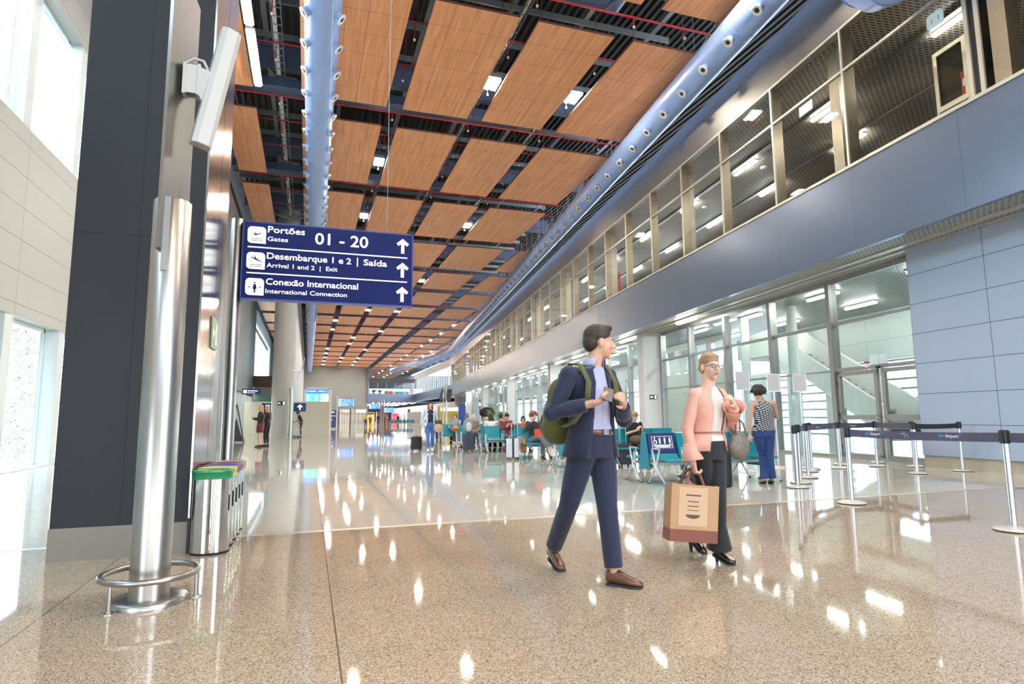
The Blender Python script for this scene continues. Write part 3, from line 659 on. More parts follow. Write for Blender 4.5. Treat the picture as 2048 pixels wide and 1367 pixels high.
# cable trays
def tray(x, y0, y1, z, w_, lab, rz=0.0, B=False):
    m = MB(); m.box(x, x+0.02, y0, y1, z, z+0.09); m.box(x+w_-0.02, x+w_, y0, y1, z, z+0.09)
    y = y0
    while y < y1: m.box(x, x+w_, y, y+0.04, z, z+0.02); y += 0.45
    m.box(x+0.05, x+w_*0.55, y0, y1, z+0.02, z+0.06, 1)
    return m.obj('cable_tray', ['galv', 'white'], rz=-BR if B else 0.0, label=lab, cat='cable tray', group='cable trays above the ceiling panels')
tray(6.06, 4, 44, 13.95, 0.22, 'galvanised cable tray over the second lit gap between panels')
tray(-1.55, 7.8, 40.2, 13.95, 0.34, 'galvanised cable tray over the strip beside the straight duct')
tray(9.30, 20, 60, 14.1, 0.24, 'galvanised cable tray over the third lit gap between panels')
tray(10.02, 11, 96, 13.0, 0.14, 'slim cable tray between the long duct and the upper wall', B=True)
tray(10.25, 11, 96, 12.6, 0.12, 'slimmer cable tray tucked against the upper wall panels', B=True)
m = MB()
for dd, z in ((10.12, 12.35), (10.2, 12.2)): m.cyl((dd, 11, z), (dd, 96, z), 0.022, n=6)
m.obj('conduit', 'galv', rz=-BR, label='pair of grey conduits clipped above the upper glazing', cat='conduit')
for k in range(24):
    s = 11.2+k*3.6
    m = MB(); m.box(9.9, 10.55, s, s+0.04, 12.95, 12.99); m.cyl((10.3, s, 12.97), (10.3, s, 15.3), 0.012, n=4); m.cyl((9.9, s, 12.97), (9.9, s, 15.3), 0.012, n=4); m.cyl((9.9, s, 13.0), (10.5, s+1.7, 14.4), 0.02, n=4); m.cyl((10.5, s+1.7, 14.4), (9.9, s+3.5, 13.0), 0.02, n=4)
    m.obj('tray_hanger', 'galv', rz=-BR, label='steel hanger frame over the long duct, the %s into the hall' % ORD[k], cat='hanger', group='hanger frames by the long duct')
# rectangular supply ducts crossing above the panels
m = MB()
for (y, x0, x1, z0, z1, lab) in ((15.85, -0.9, 8.2, 13.5, 13.85, 'nearest'), (24.07, -3.9, 8.2, 13.5, 13.85, 'second'), (32.29, -3.9, 8.2, 13.5, 13.85, 'third')):
    m = MB(); m.box(x0, x1, y-1.0, y-0.35, z0, z1)
    for q in range(int((x1-x0)/2)+1): m.box(x0+q*2.0, x0+q*2.0+0.04, y-1.02, y-0.33, z0-0.02, z1+0.02)
    m.obj('supply_duct', pbr('dark_blue_duct', (0.07, 0.11, 0.20), 0.4, 0.3), label='dark blue rectangular supply duct crossing above the %s cross gap' % lab, cat='air duct', group='rectangular supply ducts')
for (x, lab) in ((9.0, 'nearer'),):
    m = MB(); m.tube([(8.55, 4, 13.75), (8.55, 15.6, 13.75)], 0.24, 18)
    m.obj('flexible_duct', pbr('mid_blue_duct', (0.13, 0.19, 0.33), 0.4, 0.3), label='dark blue round duct lying above the third lit gap', cat='air duct')
m = MB(); m.box(-2.5, -1.25, 46.0, 47.0, 13.0, 15.2); m.prism_axis([(-2.3, 13.7), (-0.9, 14.6), (-0.9, 15.0), (-2.3, 15.0)], 30.2, 30.5, 'Y'); 
# trusses seen over the strip beside the duct
for k in range(4):
    y = 15.2+k*8.22; m = MB()
    m.cyl((-4.1, y, 14.3), (-1.2, y, 13.7), 0.05, n=6); m.cyl((-1.2, y, 13.7), (0.9, y, 14.3), 0.05, n=6); m.cyl((-4.1, y, 15.1), (0.9, y, 15.1), 0.06, n=6); m.box(-1.6, -0.8, y-0.03, y+0.03, 13.6, 14.1)
    m.cyl((-4.1, y, 14.3), (-2.6, y, 15.1), 0.04, n=6); m.cyl((-2.6, y, 15.1), (-1.2, y, 13.7), 0.04, n=6)
    m.obj('roof_truss', 'galv', label='pale steel truss brace beside the straight duct, the %s away' % ORD[k], cat='truss', group='truss braces')

# round column
m = MB(); m.lathe([(0.66, 0), (0.66, 15.0)], 40)
m.obj('round_column', pbr('grey_round_column', (0.40, 0.40, 0.39), 0.45), loc=(-1.55, 41.0, 0), label='thick grey round column in front of the beige hoarding', cat='column')
# lamps under the lower soffit (outside the glass) and in the rooms
k = 0
for s in (21.0, 27.2, 31.3, 35.4, 39.5, 43.6, 47.7, 51.8, 55.9, 60, 66, 72, 78, 84, 90):
    m = MB(); m.box(-0.06, 0.06, 0, 1.5, 0, 0.06); m.box(-0.10, 0.10, -0.01, 1.51, 0.06, 0.10, 1)
    p = wB(11.3, s, 4.79); m.obj('linear_light', ['lamp_cool', 'white'], loc=p, rz=-BR, label='white linear lamp under the soffit, the %s along the glazing' % ORD[k], cat='light', group='linear lamps under the soffit'); k += 1
k = 0
for s in (11.9, 15.8, 19.7, 23.6, 29, 34, 39, 44, 50, 56, 62, 70, 78, 86):
    for D in (13.2, 15.6):
        m = MB(); m.box(-0.05, 0.05, 0, 1.35, 0, 0.06); m.box(-0.10, 0.10, -0.01, 1.36, 0.06, 0.12, 1)
        m.obj('linear_light', ['lamp_cool', 'white'], loc=wB(D, s+(D-13.2)*0.5, 4.78), rz=-BR, label='white linear lamp in the ground floor room, %s of the %s line' % (ORD[k//2], 'front' if D < 14 else 'rear'), cat='light', group='linear lamps in the ground floor room'); k += 1
k = 0
for s in (10.2, 14.6, 19.0, 23.4, 28, 33, 38, 43, 49, 55, 61, 68, 75, 82, 90, 98):
    for D in (12.9, 15.2):
        m = MB(); m.box(-0.05, 0.05, 0, 1.4, 0, 0.05); m.box(-0.09, 0.09, -0.01, 1.41, 0.05, 0.10, 1)
        m.obj('linear_light', ['lamp_cool', 'white'], loc=wB(D, s+(D-12.9)*0.8, 10.30), rz=-BR, label='white linear lamp in the upper corridor, %s of the %s line' % (ORD[k//2], 'front' if D < 14 else 'rear'), cat='light', group='linear lamps in the upper corridor'); k += 1
for k, s in enumerate((11.0, 15.2, 19.6, 24.0)):
    m = MB(); m.lathe([(0.10, -0.05), (0.13, 0.0), (0.13, 0.03)], 16)
    m.obj('smoke_detector', 'white', loc=wB(13.6, s, 10.36), label='small white smoke detector in the upper corridor, the %s along' % ORD[k], cat='detector', group='corridor smoke detectors')
# ------------------------------------------------------------------ dark column with steel flank
col_ = empty('clad_column', (-1.49, 6.13, 0), 0, 'massive dark panelled column with brushed steel flank and base band', 'column')
m = MB(); m.box(-0.512, 0.512, 0.0, 1.45, 0.27, 15.9); o = m.obj('panel_cladding', 'column', parent=col_)
m = MB(); m.box(-0.518, 0.512, -0.006, 0.02, 0.0, 0.27); m.box(-0.518, -0.505, 0, 1.45, 0, 0.27); m.obj('base_band', 'steel_dark', parent=col_)
m = MB(); m.box(0.513, 0.530, 0.0, 0.80, 0.30, 15.9); m.box(0.513, 0.530, 0.815, 1.46, 0.30, 15.9); m.obj('steel_flank', steel('flank_steel', (0.42, 0.385, 0.345), 0.16, (3, 3, 90)), parent=col_)
m = MB(); m.box(0.505, 0.535, -0.004, 1.45, 0.0, 0.30); m.obj('base_shade_strip', 'black', parent=col_)  # black strip stands in for the shade at the foot of the flank
# exit plate on the flank
ex = empty('exit_sign', (-0.957, 6.74, 1.88), 0, 'small green exit sign plate fixed on the steel flank of the dark column', 'sign')
m = MB(); m.box(0, 0.012, 0, 0.36, 0, 0.32); m.obj('plate', pbr('luminous_green_plate', (0.30, 0.36, 0.24), 0.35), parent=ex)
wm = pbr('luminous_white', (0.85, 0.9, 0.75), 0.4)
m = MB(); m.add([(0.014, 0.03, 0.16), (0.014, 0.10, 0.24), (0.014, 0.10, 0.19), (0.014, 0.19, 0.19), (0.014, 0.19, 0.13), (0.014, 0.10, 0.13), (0.014, 0.10, 0.08)], [(0, 1, 2, 3, 4, 5, 6)]); m.obj('arrow', wm, parent=ex)
m = MB(); m.box(0.013, 0.016, 0.22, 0.33, 0.05, 0.27); m.obj('door_symbol', wm, parent=ex)

# ------------------------------------------------------------------ steel posts
po = empty('steel_post', (-0.936, 4.62, 0), 0, 'brushed steel tube post with round base in front of the dark column', 'post')
m = MB(); m.lathe([(0.117, 0.03), (0.117, 2.655), (0.112, 2.66)], 48); m.obj('tube', 'steel', parent=po)
m = MB(); m.lathe([(0.225, 0), (0.225, 0.026), (0.219, 0.032), (0.14, 0.034)], 48); m.obj('base_plate', 'steel', parent=po)
m = MB(); m.prism([(-0.022, -0.11), (0.022, -0.13), (0.028, 0.13), (-0.016, 0.15)], 2.3, 4.18)
m.add([(-0.022, -0.11, 4.18), (0.022, -0.13, 4.18), (0.028, 0.13, 4.18), (-0.016, 0.15, 4.18), (-0.022, -0.11, 4.45), (0.022, -0.13, 4.45)], [(0, 1, 5, 4), (1, 2, 5), (2, 3, 4, 5), (3, 0, 4)])
fin = m.obj('fin', 'steel', parent=po); fin.location = (0.0, -0.02, 0); fin.rotation_euler = (0, 0, R(-28))
m = MB(); m.box(-0.03, 0.012, -0.1205, -0.112, 2.15, 2.66); m.obj('slot_cover', 'steel', parent=po)
gd = empty('guard_rail', (-0.936, 4.62, 0), 0, 'round steel guard ring around the foot of the steel post', 'rail')
pts = [(0.275*math.cos(2*math.pi*i/48), 0.275*math.sin(2*math.pi*i/48), 0.18) for i in range(48)]
m = MB(); m.tube(pts, 0.019, 12, closed=True); m.obj('ring', 'steel', parent=gd)
for a in (R(232), R(6), R(119)):
    x, y = 0.27*math.cos(a), 0.27*math.sin(a)
    m = MB(); m.cyl((x, y, 0.008), (x, y, 0.175), 0.0105, n=12); m.obj('leg', 'steel', parent=gd)
    m = MB(); m.lathe([(0.036, 0), (0.036, 0.006), (0.030, 0.009)], 20, c=(x, y, 0)); m.lathe([(0.018, 0.008), (0.018, 0.02)], 12, c=(x, y, 0)); m.obj('foot_plate', 'steel', parent=gd)
# antenna
wg = pbr('off_white_plastic', (0.46, 0.455, 0.43), 0.45)
an = empty('panel_antenna', (-0.70, 4.58, 3.52), 0, 'slim white panel antenna tilted on a bracket of the steel post', 'antenna')
prof = [(-0.068, 0.04), (-0.068, -0.03), (-0.035, -0.055), (0.035, -0.055), (0.068, -0.03), (0.068, 0.04)]
m = MB(); m.prism(prof, -0.47, 0.47); an_b = m.obj('radome', wg, parent=an, bevel=0.006); an_b.rotation_euler = (0, R(10), R(24))
m = MB(); m.box(-0.21, -0.19, -0.05, 0.04, -0.09, 0.14); m.box(-0.19, -0.11, -0.045, -0.037, -0.08, 0.13); m.box(-0.19, -0.11, 0.030, 0.038, -0.08, 0.13); m.box(-0.12, -0.10, -0.05, 0.04, -0.09, 0.14)
m.obj('clamp', wg, parent=an)
m = MB(); m.add([(-0.11, -0.04, 0.12), (0.0, -0.04, 0.08), (0.0, -0.04, 0.04), (-0.05, -0.04, 0.02), (-0.06, -0.04, -0.05), (-0.045, -0.04, -0.11), (-0.07, -0.04, -0.15), (-0.11, -0.04, -0.08)], [tuple(range(8))]); 
sp = m.obj('bracket_arm', wg, parent=an); sp.modifiers.new('s', 'SOLIDIFY').thickness = 0.012
sp2 = sp.copy(); COL.objects.link(sp2); sp2.parent = an; sp2.location = (0, 0.07, 0)
m = MB(); m.tube([(-0.20, 0, 0.16), (-0.15, 0, 0.20), (-0.09, 0, 0.19), (-0.06, 0, 0.13), (-0.06, 0, 0.08)], 0.011, 8); m.obj('cable', wg, parent=an)

# second post with the blue direction sign
po2 = empty('steel_post', (-0.90, 8.03, 0), 0, 'tall steel post behind the bins carrying the blue direction sign', 'post')
m = MB(); m.lathe([(0.072, 0.02), (0.072, 3.62), (0.068, 3.625)], 32); m.obj('tube', 'steel', parent=po2)
m = MB(); m.lathe([(0.17, 0), (0.17, 0.02), (0.165, 0.026)], 32); m.obj('base_plate', 'steel', parent=po2)
m = MB(); m.cyl((0.06, -0.03, 3.4), (0.09, -0.05, 3.4), 0.014); m.cyl((0.06, -0.03, 2.8), (0.09, -0.05, 2.8), 0.014); m.obj('bracket', 'steel', parent=po2)

def fit_text(s, u0, u1, z, cap, parent, yy, mat='letter', off=0.026, name='lettering'):
    """a line of lettering from x=u0 to u1 with capitals cap high, standing at y=yy facing -Y"""
    size = cap/0.70; off = 0.011 if cap > 0.07 else 0.004
    o = text(s, name, size, mat, (u0, yy, z), (R(90), 0, 0), 'LEFT', off*size)
    return to_mesh(o, parent, u1-u0)
def arrow_up(m, x, z0, z1, w_, t, yy):
    h = z1-z0
    def quad(a, b, c, d): m.add([(a[0], yy, a[1]), (b[0], yy, b[1]), (c[0], yy, c[1]), (d[0], yy, d[1])], [(0, 1, 2, 3)])
    quad((x-t/2, z0), (x+t/2, z0), (x+t/2, z1-t*0.7), (x-t/2, z1-t*0.7))
    quad((x, z1), (x-w_/2, z1-w_*0.42), (x-w_/2+t*0.55, z1-w_*0.42-t*0.75), (x, z1-t*1.5))
    quad((x, z1), (x, z1-t*1.5), (x+w_/2-t*0.55, z1-w_*0.42-t*0.75), (x+w_/2, z1-w_*0.42))
def icon_tile(m, x, z, s, yy, mat=0):
    pts = []; r = s*0.22
    for cx_, cz_, a0, rr in ((s-r, s-r, 0, r), (r, s-r, 90, r), (r, r, 180, r)):
        for i in range(6): a = R(a0+90*i/5); pts.append((x+cx_+rr*math.cos(a), z+cz_+rr*math.sin(a)))
    pts.append((x+s, z))
    m.add([(p[0], yy, p[1]) for p in pts], [tuple(range(len(pts)))], mat)
def plane_icon(m, x, z, s, yy, down=False):
    sg = -1 if down else 1
    def P(u, v): return (x+u*s, yy, z+(v if not down else v)*s)
    a = [(0.22, 0.50+0.02*sg), (0.45, 0.50-0.03*sg), (0.80, 0.62), (0.83, 0.66), (0.50, 0.58), (0.30, 0.68), (0.26, 0.67), (0.40, 0.56)] if not down else [(0.20, 0.74), (0.24, 0.66), (0.55, 0.52), (0.84, 0.42), (0.85, 0.46), (0.58, 0.60), (0.40, 0.82), (0.36, 0.82), (0.44, 0.65), (0.30, 0.70)]
    m.add([P(u, v) for u, v in a], [tuple(range(len(a)))])
    for q in (0.24, 0.14): m.add([P(0.18, q), P(0.82, q), P(0.82, q+0.04), P(0.18, q+0.04)], [(0, 1, 2, 3)])
def direction_sign(loc, W_, H_, label, rows=3, group=None, detail=True, rz=0.0, face='bluesign', mirror=False):
    sg = empty('direction_sign', loc, rz, label, 'sign', group)
    m = MB(); m.box(0, W_, 0, 0.11, 0, H_); m.obj('board', face, parent=sg)
    m = MB()
    for (x0, x1, z0, z1) in ((0, W_, H_-0.012, H_+0.004), (0, W_, -0.004, 0.012), (-0.004, 0.012, 0, H_), (W_-0.012, W_+0.004, 0, H_)): m.box(x0, x1, -0.004, 0.114, z0, z1)
    m.obj('frame', pbr('sign_edge_blue', (0.04, 0.07, 0.28), 0.3), parent=sg)
    yy = -0.006
    if detail:
        ln = MB()
        for k in (1, 2): ln.box(0.03*W_, 0.965*W_, yy, yy+0.002, H_*k/3-0.007, H_*k/3+0.007)
        ln.box(0.655*W_, 0.661*W_, yy, yy+0.002, H_*(1/3+0.17), H_*(1/3+0.29))
        ln.obj('divider', 'letter', parent=sg)
    for k in range(3):
        zb = H_*(2-k)/3; s = H_*0.215
        t = MB(); icon_tile(t, 0.027*W_, zb+H_*0.05, s, yy); t.obj('icon_tile', 'letter', parent=sg)
        ic = MB(); x0 = 0.027*W_; z0 = zb+H_*0.05
        if k < 2: plane_icon(ic, x0, z0, s, yy-0.002, down=(k == 1))
        else:
            ic.add([(x0+s*(0.5+0.05*math.cos(a)), yy-0.002, z0+s*(0.74+0.06*math.sin(a))) for a in [2*math.pi*i/8 for i in range(8)]], [tuple(range(8))])
            ic.add([(x0+s*u, yy-0.002, z0+s*v) for u, v in ((0.44, 0.66), (0.56, 0.66), (0.62, 0.36), (0.55, 0.36), (0.55, 0.14), (0.45, 0.14), (0.45, 0.36), (0.38, 0.36))], [tuple(range(8))])
            for u in (0.14, 0.72): ic.add([(x0+s*(u+a), yy-0.002, z0+s*b_) for a, b_ in ((0, 0.44), (0.14, 0.44), (0.14, 0.5), (0, 0.5))], [(0, 1, 2, 3)])
        ic.obj('icon', 'bluesign', parent=sg)
        a_ = MB(); arrow_up(a_, 0.935*W_, zb+H_*0.06, zb+H_*0.265, H_*0.165, H_*0.042, yy); a_.obj('arrow', 'letter', parent=sg)
    T = [('Portões', .137, .345, .205, .082), ('Gates', .137, .25, .095, .055), ('01 - 20', .405, .72, .10, .150),
         ('Desembarque 1 e 2', .137, .62, .195, .080), ('Saída', .695, .838, .195, .080), ('Arrival 1 and 2  |  Exit', .137, .54, .085, .055),
         ('Conexão Internacional', .137, .665, .195, .080), ('International Connection', .137, .60, .085, .055)]
    rw = [0, 0, 0, 1, 1, 1, 2, 2]
    for (s_, u0, u1, dz, cap), r_ in zip(T, rw):
        fit_text(s_, u0*W_, u1*W_, H_*(2-r_)/3+dz*H_, cap*H_, sg, yy)
    return sg
sgn = direction_sign((-0.83, 7.93, 2.612), 2.09, 0.975, 'big blue sign board to gates 01 - 20, mounted on the nearest tall post')
m = MB(); m.cyl((0.98, 0.05, 0.975), (0.98, 0.05, 10.5), 0.004, n=4); m.cyl((1.75, 0.05, 0.975), (1.75, 0.05, 10.5), 0.004, n=4); m.obj('suspension_wire', 'galv', parent=sgn)

# ------------------------------------------------------------------ recycling bins
def bin_(y, color, name, lab):
    o = empty('recycling_bin', (-0.785, y, 0), 0, lab, 'bin', 'recycling bins beside the dark column')
    m = MB(); m.lathe([(0.155, 0), (0.160, 0.01), (0.160, 0.02)], 32, 0, sy=0.80); m.obj('base', 'black', parent=o)
    m = MB(); m.lathe([(0.156, 0.02), (0.156, 0.655)], 40, 0, sy=0.80); m.obj('body', 'chrome', parent=o)
    m = MB(); n = 40
    prof = [(0.164, 0.640), (0.168, 0.655), (0.168, 0.692), (0.172, 0.694), (0.172, 0.716), (0.160, 0.720), (0.128, 0.712), (0.122, 0.66)]
    m.lathe(prof, n, 0, sy=0.80); m.f = m.f[:-2]; m.m = m.m[:-2]; m.sm = m.sm[:-2]
    m.obj('lid', color, parent=o)
    m = MB(); m.lathe([(0.120, 0.655), (0.120, 0.660)], n, 0, sy=0.80); m.obj('liner', 'black', parent=o)
    m = MB(); m.box(0.152, 0.158, -0.05, 0.05, 0.36, 0.50); m.obj('label_sheet', pbr('faded_label_'+name, (0.45, 0.45, 0.45), 0.5, 0.6), parent=o)
BC = {'green': (0.015, 0.24, 0.10), 'yellow': (0.70, 0.47, 0.03), 'blue': (0.03, 0.13, 0.42), 'red': (0.42, 0.04, 0.07), 'grey': (0.35, 0.36, 0.38)}
for k, (nm, c) in enumerate(BC.items()):
    bin_(6.08+k*0.285, pbr('glossy_%s_lid' % nm, c, 0.25, coat=0.3), nm, 'shiny steel waste bin with a %s rim beside the dark column' % nm)

# ------------------------------------------------------------------ queue barrier posts
CREAM = pbr('cream_metal_base', (0.66, 0.63, 0.56), 0.25, 0.3); BELT = pbr('violet_grey_belt', (0.075, 0.068, 0.115), 0.6); BELTB = pbr('black_belt', (0.02, 0.02, 0.024), 0.6)
BELTM = pbr('belt_pale_print', (0.32, 0.31, 0.42), 0.6); LOGOB = pbr('belt_cyan_print', (0.04, 0.32, 0.62), 0.5); LOGOW = pbr('belt_white_print', (0.75, 0.75, 0.78), 0.5)
SP = dict(a=(6.801, 6.36), b=(6.687, 4.34), c=(7.481, 8.02), d=(8.015, 8.52), e=(10.25, 10.55), f=(9.80, 10.15), g=(8.80, 9.16), h=(10.95, 10.48), i=(11.75, 11.2), j=(12.10, 10.56), k=(13.05, 11.38), l=(11.30, 8.98), m=(12.72, 10.16), n=(12.62, 9.04), q=(6.55, 2.0))
LAB = dict(a='queue post standing alone nearest behind the two walkers', b='queue post nearest the camera at the belt\'s open end', c='queue post next to the curly haired woman, front one', d='queue post just behind the one next to the curly haired woman',
    e='queue post behind the row, closest to the glass wall, middle', f='queue post in the middle cluster, second from the glass', g='queue post in the middle cluster, nearest to the walkers', h='queue post before the first glass door, front one',
    i='queue post touching the glass wall beside the door frame', j='queue post in front of the first door leaf', k='queue post at the foot of the first door leaf', l='queue post before the second door leaf, front one',
    m='queue post by the end of the blue wall, under the door', n='queue post close to the blue panelled wall, black belt', q='queue post outside the picture edge holding the long belt')
proto_s = None; ST = {}
for key, (x, y) in SP.items():
    if proto_s is None:
        o = empty('barrier_post', (x, y, 0), 0, LAB[key], 'queue barrier', 'belt barrier posts by the doors')
        m = MB(); m.lathe([(0.165, 0.0), (0.172, 0.004), (0.172, 0.012)], 36); m.obj('rubber_ring', 'rubber', parent=o)
        m = MB(); m.lathe([(0.172, 0.012), (0.168, 0.022), (0.12, 0.036), (0.04, 0.046)], 36); m.obj('base', CREAM, parent=o)
        m = MB(); m.lathe([(0.0315, 0.044), (0.0315, 0.975)], 20); m.obj('post', 'alu', parent=o)
        m = MB(); m.lathe([(0.034, 0.855), (0.036, 0.86), (0.036, 0.985), (0.030, 0.992)], 20)
        for a in range(4): m.box(*[(0.030, 0.046, -0.014, 0.014), (-0.046, -0.030, -0.014, 0.014), (-0.014, 0.014, 0.030, 0.046), (-0.014, 0.014, -0.046, -0.030)][a], 0.86, 0.985)
        m.obj('head', 'black', parent=o); proto_s = o
    else: o = copy_tree(proto_s, loc=(x, y, 0), label=LAB[key])
    ST[key] = o
def belt(a, b, mat, logo=0, sag=0.0, zb=0.868):
    A, B_ = Vector((*SP[a], 0)), Vector((*SP[b], 0)); d = B_-A; L = d.length; ang = math.atan2(d.y, d.x)
    m = MB(); n = 10; t = 0.0022
    for i in range(n):
        u0, u1 = 0.04+(L-0.08)*i/n, 0.04+(L-0.08)*(i+1)/n
        s0, s1 = -sag*4*(i/n)*(1-i/n), -sag*4*((i+1)/n)*(1-(i+1)/n)
        m.add([(u0, -t, zb+s0), (u1, -t, zb+s1), (u1, -t, zb+0.095+s1), (u0, -t, zb+0.095+s0), (u0, t, zb+s0), (u1, t, zb+s1), (u1, t, zb+0.095+s1), (u0, t, zb+0.095+s0)], [(0, 1, 2, 3), (7, 6, 5, 4), (3, 2, 6, 7), (0, 4, 5, 1)])
    o = m.obj('belt', mat, parent=ST[a]); o.rotation_euler = (0, 0, ang)
    if logo:
        side = -1 if (VB.dot(Vector((d.y, -d.x, 0))) < 0) else 1      # printed face towards the hall
        for q in range(logo):
            u = L*(q+0.30)/logo
            for nm, txt, off, mt, sz in (('lettering', 'BH', 0.0, LOGOB, 0.050), ('lettering', 'Airport', 0.072, LOGOW, 0.050)):
                to_mesh(text(txt, nm, sz, mt, (u+off, -t-0.001, zb+0.030), (R(90), 0, 0), 'LEFT', 0.0008, 0.0003), o)
            g = MB(); g.tube([(u+0.225, -t-0.001, zb+0.072), (u+0.250, -t-0.001, zb+0.078), (u+0.268, -t-0.001, zb+0.066), (u+0.272, -t-0.001, zb+0.046)], 0.0028, 5); g.tube([(u+0.235, -t-0.001, zb+0.060), (u+0.250, -t-0.001, zb+0.062), (u+0.257, -t-0.001, zb+0.052)], 0.0022, 5); g.obj('emblem', LOGOB, parent=o)
            v = u+L/logo*0.55
            if v < L-0.2:
                g = MB(); g.tube([(v-0.04, -t-0.001, zb+0.052), (v+0.01, -t-0.001, zb+0.058), (v+0.05, -t-0.001, zb+0.045), (v+0.065, -t-0.001, zb+0.008)], 0.0055, 5); g.tube([(v, -t-0.001, zb+0.088), (v+0.012, -t-0.001, zb+0.058), (v+0.018, -t-0.001, zb+0.004)], 0.0055, 5); g.obj('emblem', BELTM, parent=o)
    return o
belt('b', 'q', BELT, 0); belt('c', 'd', BELT); belt('g', 'h', BELT, 1, 0.01); belt('d', 'g', BELT); belt('f', 'e', BELT); belt('h', 'j', BELT, 1, 0.01); belt('j', 'l', BELT, 0, 0.01); belt('i', 'k', BELT, 1, 0.01); belt('k', 'm', BELT, 1, 0.01); belt('l', 'n', BELTB, 0, 0.01); belt('e', 'i', BELT)
belt('a', 'b', BELT, 2, 0.012)
# poster stands
for (x, y, top, rz, lab, hh) in ((8.60, 10.57, 1.0, 0.55, 'sign holder on a post left of the curly haired woman\'s head', 0), (9.88, 11.12, 1.0, 0.45, 'sign holder on a post directly behind the curly haired woman', 1), (10.5, 11.0, 1.0, 0.6, 'slim sign holder on a post among the queue belts', 2)):
    o = empty('sign_stand', (x, y, 0), rz*-1, lab, 'sign', 'sign holders in the queue')
    m = MB(); m.lathe([(0.17, 0), (0.17, 0.015), (0.12, 0.03), (0.03, 0.04)], 28); m.obj('base', CREAM, parent=o)
    m = MB(); m.lathe([(0.03, 0.04), (0.03, 1.69)], 16); m.obj('post', 'alu', parent=o)
    m = MB(); m.box(-0.13, 0.13, -0.012, 0.012, 1.69, 2.06); m.obj('holder', pbr('grey_sheet_%d' % hh, (0.50, 0.50, 0.52), 0.3), parent=o)
    m = MB(); m.box(-0.14, -0.128, -0.016, 0.016, 1.68, 2.07); m.box(0.128, 0.14, -0.016, 0.016, 1.68, 2.07); m.box(-0.14, 0.14, -0.016, 0.016, 2.06, 2.072); m.box(-0.14, 0.14, -0.016, 0.016, 1.678, 1.69); m.obj('frame', 'alu', parent=o)

# ------------------------------------------------------------------ seating
TEAL = pbr('teal_seat', (0.0, 0.245, 0.31), 0.38, coat=0.25); TEALD = pbr('teal_end_panel', (0.0, 0.19, 0.27), 0.4); NAVY = pbr('navy_seat', (0.015, 0.025, 0.12), 0.4, coat=0.2); ALUP = pbr('painted_cast_aluminium', (0.60, 0.62, 0.63), 0.35, 0.5)
def seat_profile(sg):
    # (y, z) of the shell: back from the top down, then the pan to the front edge
    f = [(0.075, 0.86), (0.085, 0.80), (0.115, 0.66), (0.150, 0.52)]; b_ = [(0.150, 0.50), (0.215, 0.425), (0.40, 0.405), (0.58, 0.435), (0.64, 0.43), (0.665, 0.405)]
    return [(sg*y, z) for y, z in f], [(sg*y, z) for y, z in b_]
def ribbon(m, prof, x0, x1, th, sg):
    k = len(prof); pts = [Vector((0, y, z)) for y, z in prof]; nrm = []
    for i in range(k):
        t = (pts[min(i+1, k-1)]-pts[max(i-1, 0)]).normalized(); nrm.append(Vector((0, -t.z, t.y)))
    lo = [p - q*th*0.5 for p, q in zip(pts, nrm)]; hi = [p + q*th*0.5 for p, q in zip(pts, nrm)]
    vs_ = [(x0, p.y, p.z) for p in lo]+[(x0, p.y, p.z) for p in hi]+[(x1, p.y, p.z) for p in lo]+[(x1, p.y, p.z) for p in hi]
    fs = []
    for i in range(k-1): fs += [(i, i+1, k+i+1, k+i), (2*k+i, 3*k+i, 3*k+i+1, 2*k+i+1), (i, 2*k+i, 2*k+i+1, i+1), (k+i, k+i+1, 3*k+i+1, 3*k+i)]
    fs += [(0, k, 3*k, 2*k), (k-1, 3*k-1, 4*k-1, 2*k-1)]
    m.add(vs_, fs)
    return m
def x_frame(sg, legs=True):
    m = MB(); P = lambda y, z: (0, sg*y, z)
    m.tube([P(0.27, 0.60), P(0.50, 0.60)], 0.016, 8, flat=0.7)
    m.tube([P(0.265, 0.60), P(0.36, 0.33)], [0.015, 0.024], 8, flat=0.7); m.tube([P(0.505, 0.60), P(0.40, 0.33)], [0.015, 0.024], 8, flat=0.7)
    if legs:
        m.tube([P(0.38, 0.37), P(0.39, 0.24)], 0.034, 8, flat=0.6)
        m.tube([P(0.36, 0.29), P(0.24, 0.13), P(0.13, 0.02)], [0.026, 0.018, 0.013], 8, flat=0.7); m.tube([P(0.41, 0.29), P(0.55, 0.13), P(0.67, 0.02)], [0.026, 0.018, 0.013], 8, flat=0.7)
        m.lathe([(0.022, 0), (0.022, 0.012), (0.012, 0.02)], 10, 1, c=(0, sg*0.125, 0)); m.lathe([(0.022, 0), (0.022, 0.012), (0.012, 0.02)], 10, 1, c=(0, sg*0.675, 0))
    return m
